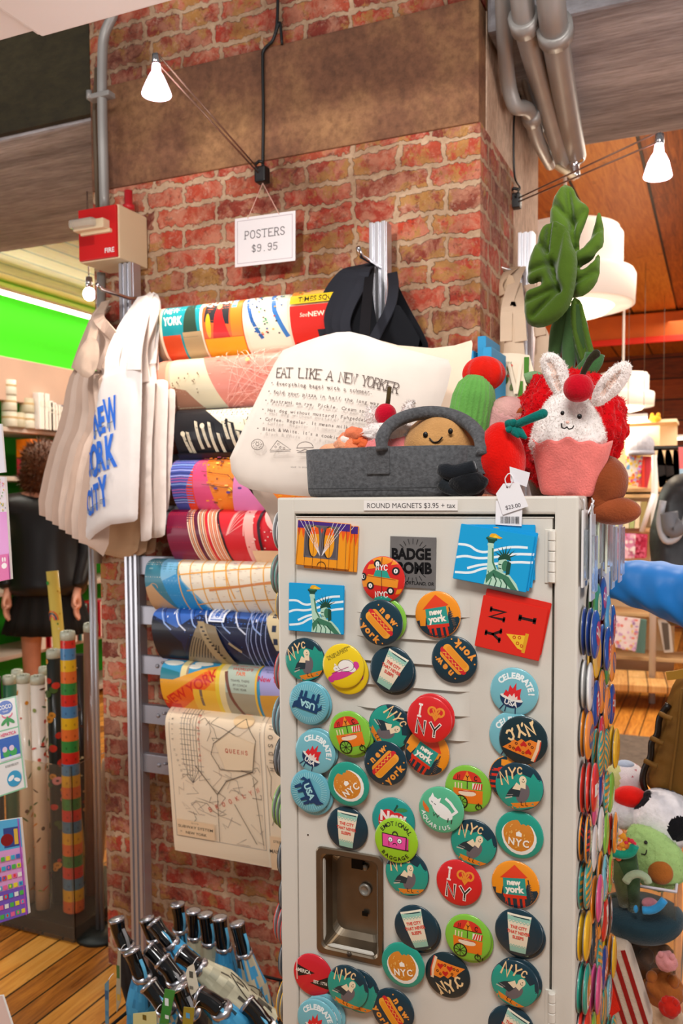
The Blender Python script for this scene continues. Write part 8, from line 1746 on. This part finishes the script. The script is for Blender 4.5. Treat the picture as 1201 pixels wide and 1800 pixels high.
a.poly([(-.02, -.01), (.0, .02), (.0, -.03), (-.02, -.04)], 'e8301c'); a.apply(m, flatfn(-.030), .05, .0006); m.build('box', PL, t)
rnd = random.Random(14)
nm2 = ['brown', 'tan', 'dark brown', 'orange brown', 'pink', 'cream', 'rust', 'deep green', 'sand', 'red']
for i, (u, v, r, c, dy) in enumerate([(1115, 1700, .045, '5a3418', .03), (1150, 1690, .04, '8a5a34', .05), (1130, 1760, .05, '4a2c18', .02), (1165, 1740, .035, 'a8602c', 0), (1172, 1690, .018, 'd89090', -.05), (1160, 1790, .04, 'd0b090', 0), (1110, 1810, .045, '7a3c20', 0), (1095, 1600, .03, '2c4438', .05), (1150, 1830, .045, '9a7a50', .03), (1178, 1770, .018, 'c8281c', -.05)]):
    t, p = toy('bin_toy', u, v, dy, nm2[i]+' plush toy pressed against the others low in the clear bin'); m = MB(); m.ball((0, 0, 0), (r, r*.8, r), c, 4, crumple(.18, 2.2, i)); m.ball((r*.5, -r*.3, r*.7), (r*.3, r*.3, r*.35), c, 3); m.ball((-r*.5, -r*.3, r*.7), (r*.3, r*.3, r*.35), c, 3); m.build('body', FUR if i % 2 else PL, t)
# ================================================================== UMBRELLAS, LOWER LEFT
CHB = mat('gloss_black_handle', '0b0b0d', .12, coat=.6); SLV = mat('umbrella_sleeve', None, .55, bump=.3, bscale=60)
def umbrella(h, s, Y, kind, lab, r=.0155, band=None):
    """h: handle pixels from cap to neck, s: pixel where the sleeve ends; Y depth"""
    H = [at(u, v, y=Y+dy) for u, v, dy in h]; e = at(s[0], s[1], y=Y+.05); o = Vector((e.x, e.y, e.z)); t = thing('compact_umbrella', lab, 'umbrella', o, (0, 0, 0), 'umbrellas in the basket')
    P = bez([p-o for p in H], 12); n = len(P); m = MB(); m.tube(P, [r*(1.0-.12*sin(pi*i/(n-1))) for i in range(n)], '0b0b0d', 22); m.build('handle', CHB, t)
    d = (P[0]-P[1]).normalized(); mx = Matrix.Translation(P[0]) @ d.to_track_quat('Z', 'Y').to_matrix().to_4x4()
    m = MB(); m.lathe([(r*1.02, -.003), (r*1.06, 0), (r*1.0, .0035), (r*.6, .005), (0, .0052)], 'd8d8dc', 26, mx); m.build('cap', mat('satin_nickel', 'b8b8c0', .25, metal=.9), t)
    nk = P[-1]; m = MB(); ax = Vector((0, 0, 0))-nk; k = 10; pts = [nk+ax*(i/k) for i in range(k+1)]
    nn = 26; vs = []; q = ax.normalized().to_track_quat('Z', 'Y').to_matrix(); seed = int(h[0][0]); rnd = random.Random(seed)
    for i, p in enumerate(pts):
        rr = r*(1.0+.75*min(1, i/3))*(1-.15*(i/k)) if i else r*1.02
        for j in range(nn): a = 2*pi*j/nn; f = rr*(1+.10*cos(5*a+i*.5)); vs.append(p + q @ Vector((f*cos(a), f*sin(a), 0)))
    fs = [(i*nn+j, i*nn+(j+1) % nn, (i+1)*nn+(j+1) % nn, (i+1)*nn+j) for i in range(k) for j in range(nn)]
    cs = {'blue': ['3a9ad0', '48a8dc', '2f88bc', '183c50'], 'map': ['b8b49a', 'c8c4aa', 'a8a690', '4a463c', 'b0ac94'], 'black': ['16181c', '1c1f24'], 'mix': ['b8b49a', '3a9ad0', 'c0bca4', '34302a', '48a8dc']}[kind]
    m.add(vs, fs, [hx(cs[int(abs(noise.noise(Vector((fi % nn*.35, fi//nn*.8, seed))))*7.9) % len(cs)]) for fi in range(len(fs))]); m.build('sleeve', SLV, t)
    if kind in ('map', 'mix'):
        m = MB()
        for i in range(7):
            a = rnd.uniform(0, 6.28); pp = [pts[z] + q @ Vector((r*1.75*cos(a+z*.25*rnd.uniform(.5, 1.5)), r*1.75*sin(a+z*.25), 0)) for z in (3, 5, 7, 9)]; m.tube(bez(pp, 9), .0011, '3a352c', 5)
        m.build('printed_lines', M_matte(), t)
    m = MB(); m.lathe([(r*1.08, -.006), (r*1.14, 0), (r*1.08, .006)], 'c0c0c4', 24, Matrix.Translation(nk) @ ax.to_track_quat('Z', 'Y').to_matrix().to_4x4()); m.build('collar', mat('satin_nickel'), t)
    if band is None or band:
        b0 = P[n//4]+Vector((r*1.02, -.004, 0)); b1 = P[-2]+Vector((r*1.0, -.008, 0)); m = MB(); ribbon(m, [b0, (b0+b1)/2+Vector((.004, -.002, 0)), b1], .008, .0015, '8a8c90' if kind == 'black' else '5ab0dc', (0, 1, 0), 8); m.build('wrist_strap', SLV, t)
    return t
UM = [([(312, 1590, 0), (315, 1612, 0), (317, 1634, 0)], (330, 1840), 1.72, 'blue', 'black handled umbrella standing upright in the back row, leftmost'), ([(340, 1602, 0), (341, 1624, 0), (343, 1646, 0)], (360, 1840), 1.70, 'map', 'black handled umbrella upright in the back row, second from left, map print sleeve'),
 ([(361, 1608, 0), (364, 1632, 0), (368, 1656, 0)], (385, 1845), 1.68, 'map', 'upright umbrella third in the back row'), ([(386, 1614, 0), (389, 1640, 0), (394, 1666, 0)], (412, 1850), 1.66, 'blue', 'upright umbrella fourth in the back row with a light blue sleeve'),
 ([(417, 1624, 0), (423, 1650, 0), (430, 1676, 0)], (480, 1850), 1.64, 'mix', 'rightmost upright umbrella, blue and map sleeve running down to the locker'),
 ([(205, 1617, 0), (210, 1640, 0), (222, 1664, 0)], (262, 1840), 1.52, 'black', 'black umbrella handle furthest left with a silver cap'), ([(258, 1616, 0), (263, 1632, 0), (272, 1650, 0)], (320, 1840), 1.60, 'black', 'black umbrella handle partly hidden behind the tilted one in front of the upright'),
 ([(271, 1622, 0), (284, 1640, 0), (302, 1660, 0)], (400, 1790), 1.50, 'blue', 'tilted umbrella with a crumpled blue sleeve crossing the middle of the basket'), ([(232, 1672, 0), (240, 1692, 0), (250, 1716, 0)], (246, 1840), 1.42, 'blue', 'umbrella with a grey-faced handle left of centre, blue sleeve below'),
 ([(262, 1668, 0), (276, 1682, 0), (292, 1700, 0)], (350, 1850), 1.46, 'black', 'dark umbrella handle lying left of the basket centre'), ([(286, 1690, 0), (298, 1704, 0), (310, 1722, 0)], (350, 1850), 1.36, 'black', 'umbrella handle whose round silver cap faces forward near the centre'),
 ([(318, 1676, 0), (334, 1688, 0), (352, 1702, 0)], (475, 1800), 1.42, 'map', 'umbrella lying diagonally with a long grey map print sleeve'), ([(262, 1732, 0), (276, 1750, 0), (292, 1772, 0)], (320, 1860), 1.30, 'mix', 'umbrella low in the basket, left of centre'),
 ([(314, 1736, 0), (322, 1756, 0), (334, 1780, 0)], (350, 1870), 1.30, 'black', 'umbrella low in the basket at its centre'), ([(352, 1752, 0), (370, 1760, 0), (390, 1776, 0)], (440, 1860), 1.28, 'blue', 'umbrella low in front with two silver discs and a blue sleeve'),
 ([(434, 1766, 0), (450, 1782, 0), (466, 1806, 0)], (480, 1880), 1.32, 'mix', 'umbrella lowest at the right with a round silver cap beside the locker')]
for h, s, Y, k, lb in UM: umbrella(h, s, Y, k, lb, .0172+.001*(Y < 1.45))
bp = at(330, 1800, y=1.45); zb_ = at(330, 1828, y=1.45).z
t = thing('umbrella_basket', 'black wire basket on the floor holding the umbrellas, at the bottom edge of the frame', 'basket', (bp.x, 1.5, 0))
m = MB()
for z in (zb_, zb_*.66, zb_*.33, .02): m.tube([(-.17*1.05, -.2, z), (.15, -.2, z), (.15, .22, z), (-.17, .22, z)], .004, '101010', 8, closed=True)
for i in range(9):
    x = -.17+i*.04
    for y in (-.2, .22): m.tube([(x, y, .02), (x, y, zb_)], .0025, '101010', 6)
m.build('wire_frame', M_black(), t); MB().box((-.01, .01, .012), (.31, .41, .01), '101010').build('base', M_black(), t)
for i, (px, Y, c, lb) in enumerate([([(207, 1672), (212, 1670), (212, 1760), (205, 1780), (204, 1740)], 1.44, 'a8a088', 'grey and green striped hang tag hanging at the left of the umbrellas'), ([(184, 1730), (191, 1722), (191, 1800), (185, 1800)], 1.36, '5a8aa0', 'narrow blue strap end at the far left of the umbrellas'), ([(330, 1700), (340, 1694), (350, 1740), (336, 1750), (326, 1712)], 1.30, 'e4dcc8', 'cream paper tag with grey print among the umbrella handles'), ([(290, 1738), (308, 1742), (296, 1800), (280, 1800)], 1.26, '3a8a3c', 'green and white hang tag low among the umbrellas'), ([(234, 1782), (274, 1778), (276, 1810), (234, 1812)], 1.24, 'd0cc90', 'pale yellow card tag at the bottom edge among the umbrellas'), ([(323, 1770), (342, 1772), (338, 1812), (320, 1812)], 1.25, '9a8a30', 'olive and blue striped tag at the bottom edge')]):
    W3 = [at(u, v, y=Y) for u, v in px]; o = Vector((sum(p.x for p in W3)/len(W3), Y, min(p.z for p in W3))); t = thing('hang_tag', lb, 'tag', o, group='tags on the umbrellas'); nq = len(W3)
    m = MB(); m.add([(p.x-o.x, 0, p.z-o.z) for p in W3]+[(p.x-o.x, .001, p.z-o.z) for p in W3], [tuple(range(nq)), tuple(range(nq, 2*nq))[::-1]]+[(k, k+nq, (k+1) % nq+nq, (k+1) % nq) for k in range(nq)], c, False)
    cx_ = 0; h_ = max(p.z for p in W3)-o.z; a = Art(); a.rect(-.004, h_*.55, .004, h_*.75, ['3a6a3a', '2a5a80', '5a5650', 'e8f0f4', '6a5a20', '4aa0d0'][i]); a.rect(-.004, h_*.2, .004, h_*.3, ['c8a040', '3a7aa0', '807a70', 'e8f0f4', '8a7a30', '4aa0d0'][i]); a.apply(m, flatfn(0), .05, .0003); m.build('tag_card', M_card(), t)
    top = max(W3, key=lambda p: p.z)-o; m = MB(); m.tube(bez([top, top+Vector((.002, .006, .006)), top+Vector((.003, .012, .007))], 8), .0007, 'e0dcd0', 5); m.build('string', mat('white_string'), t)
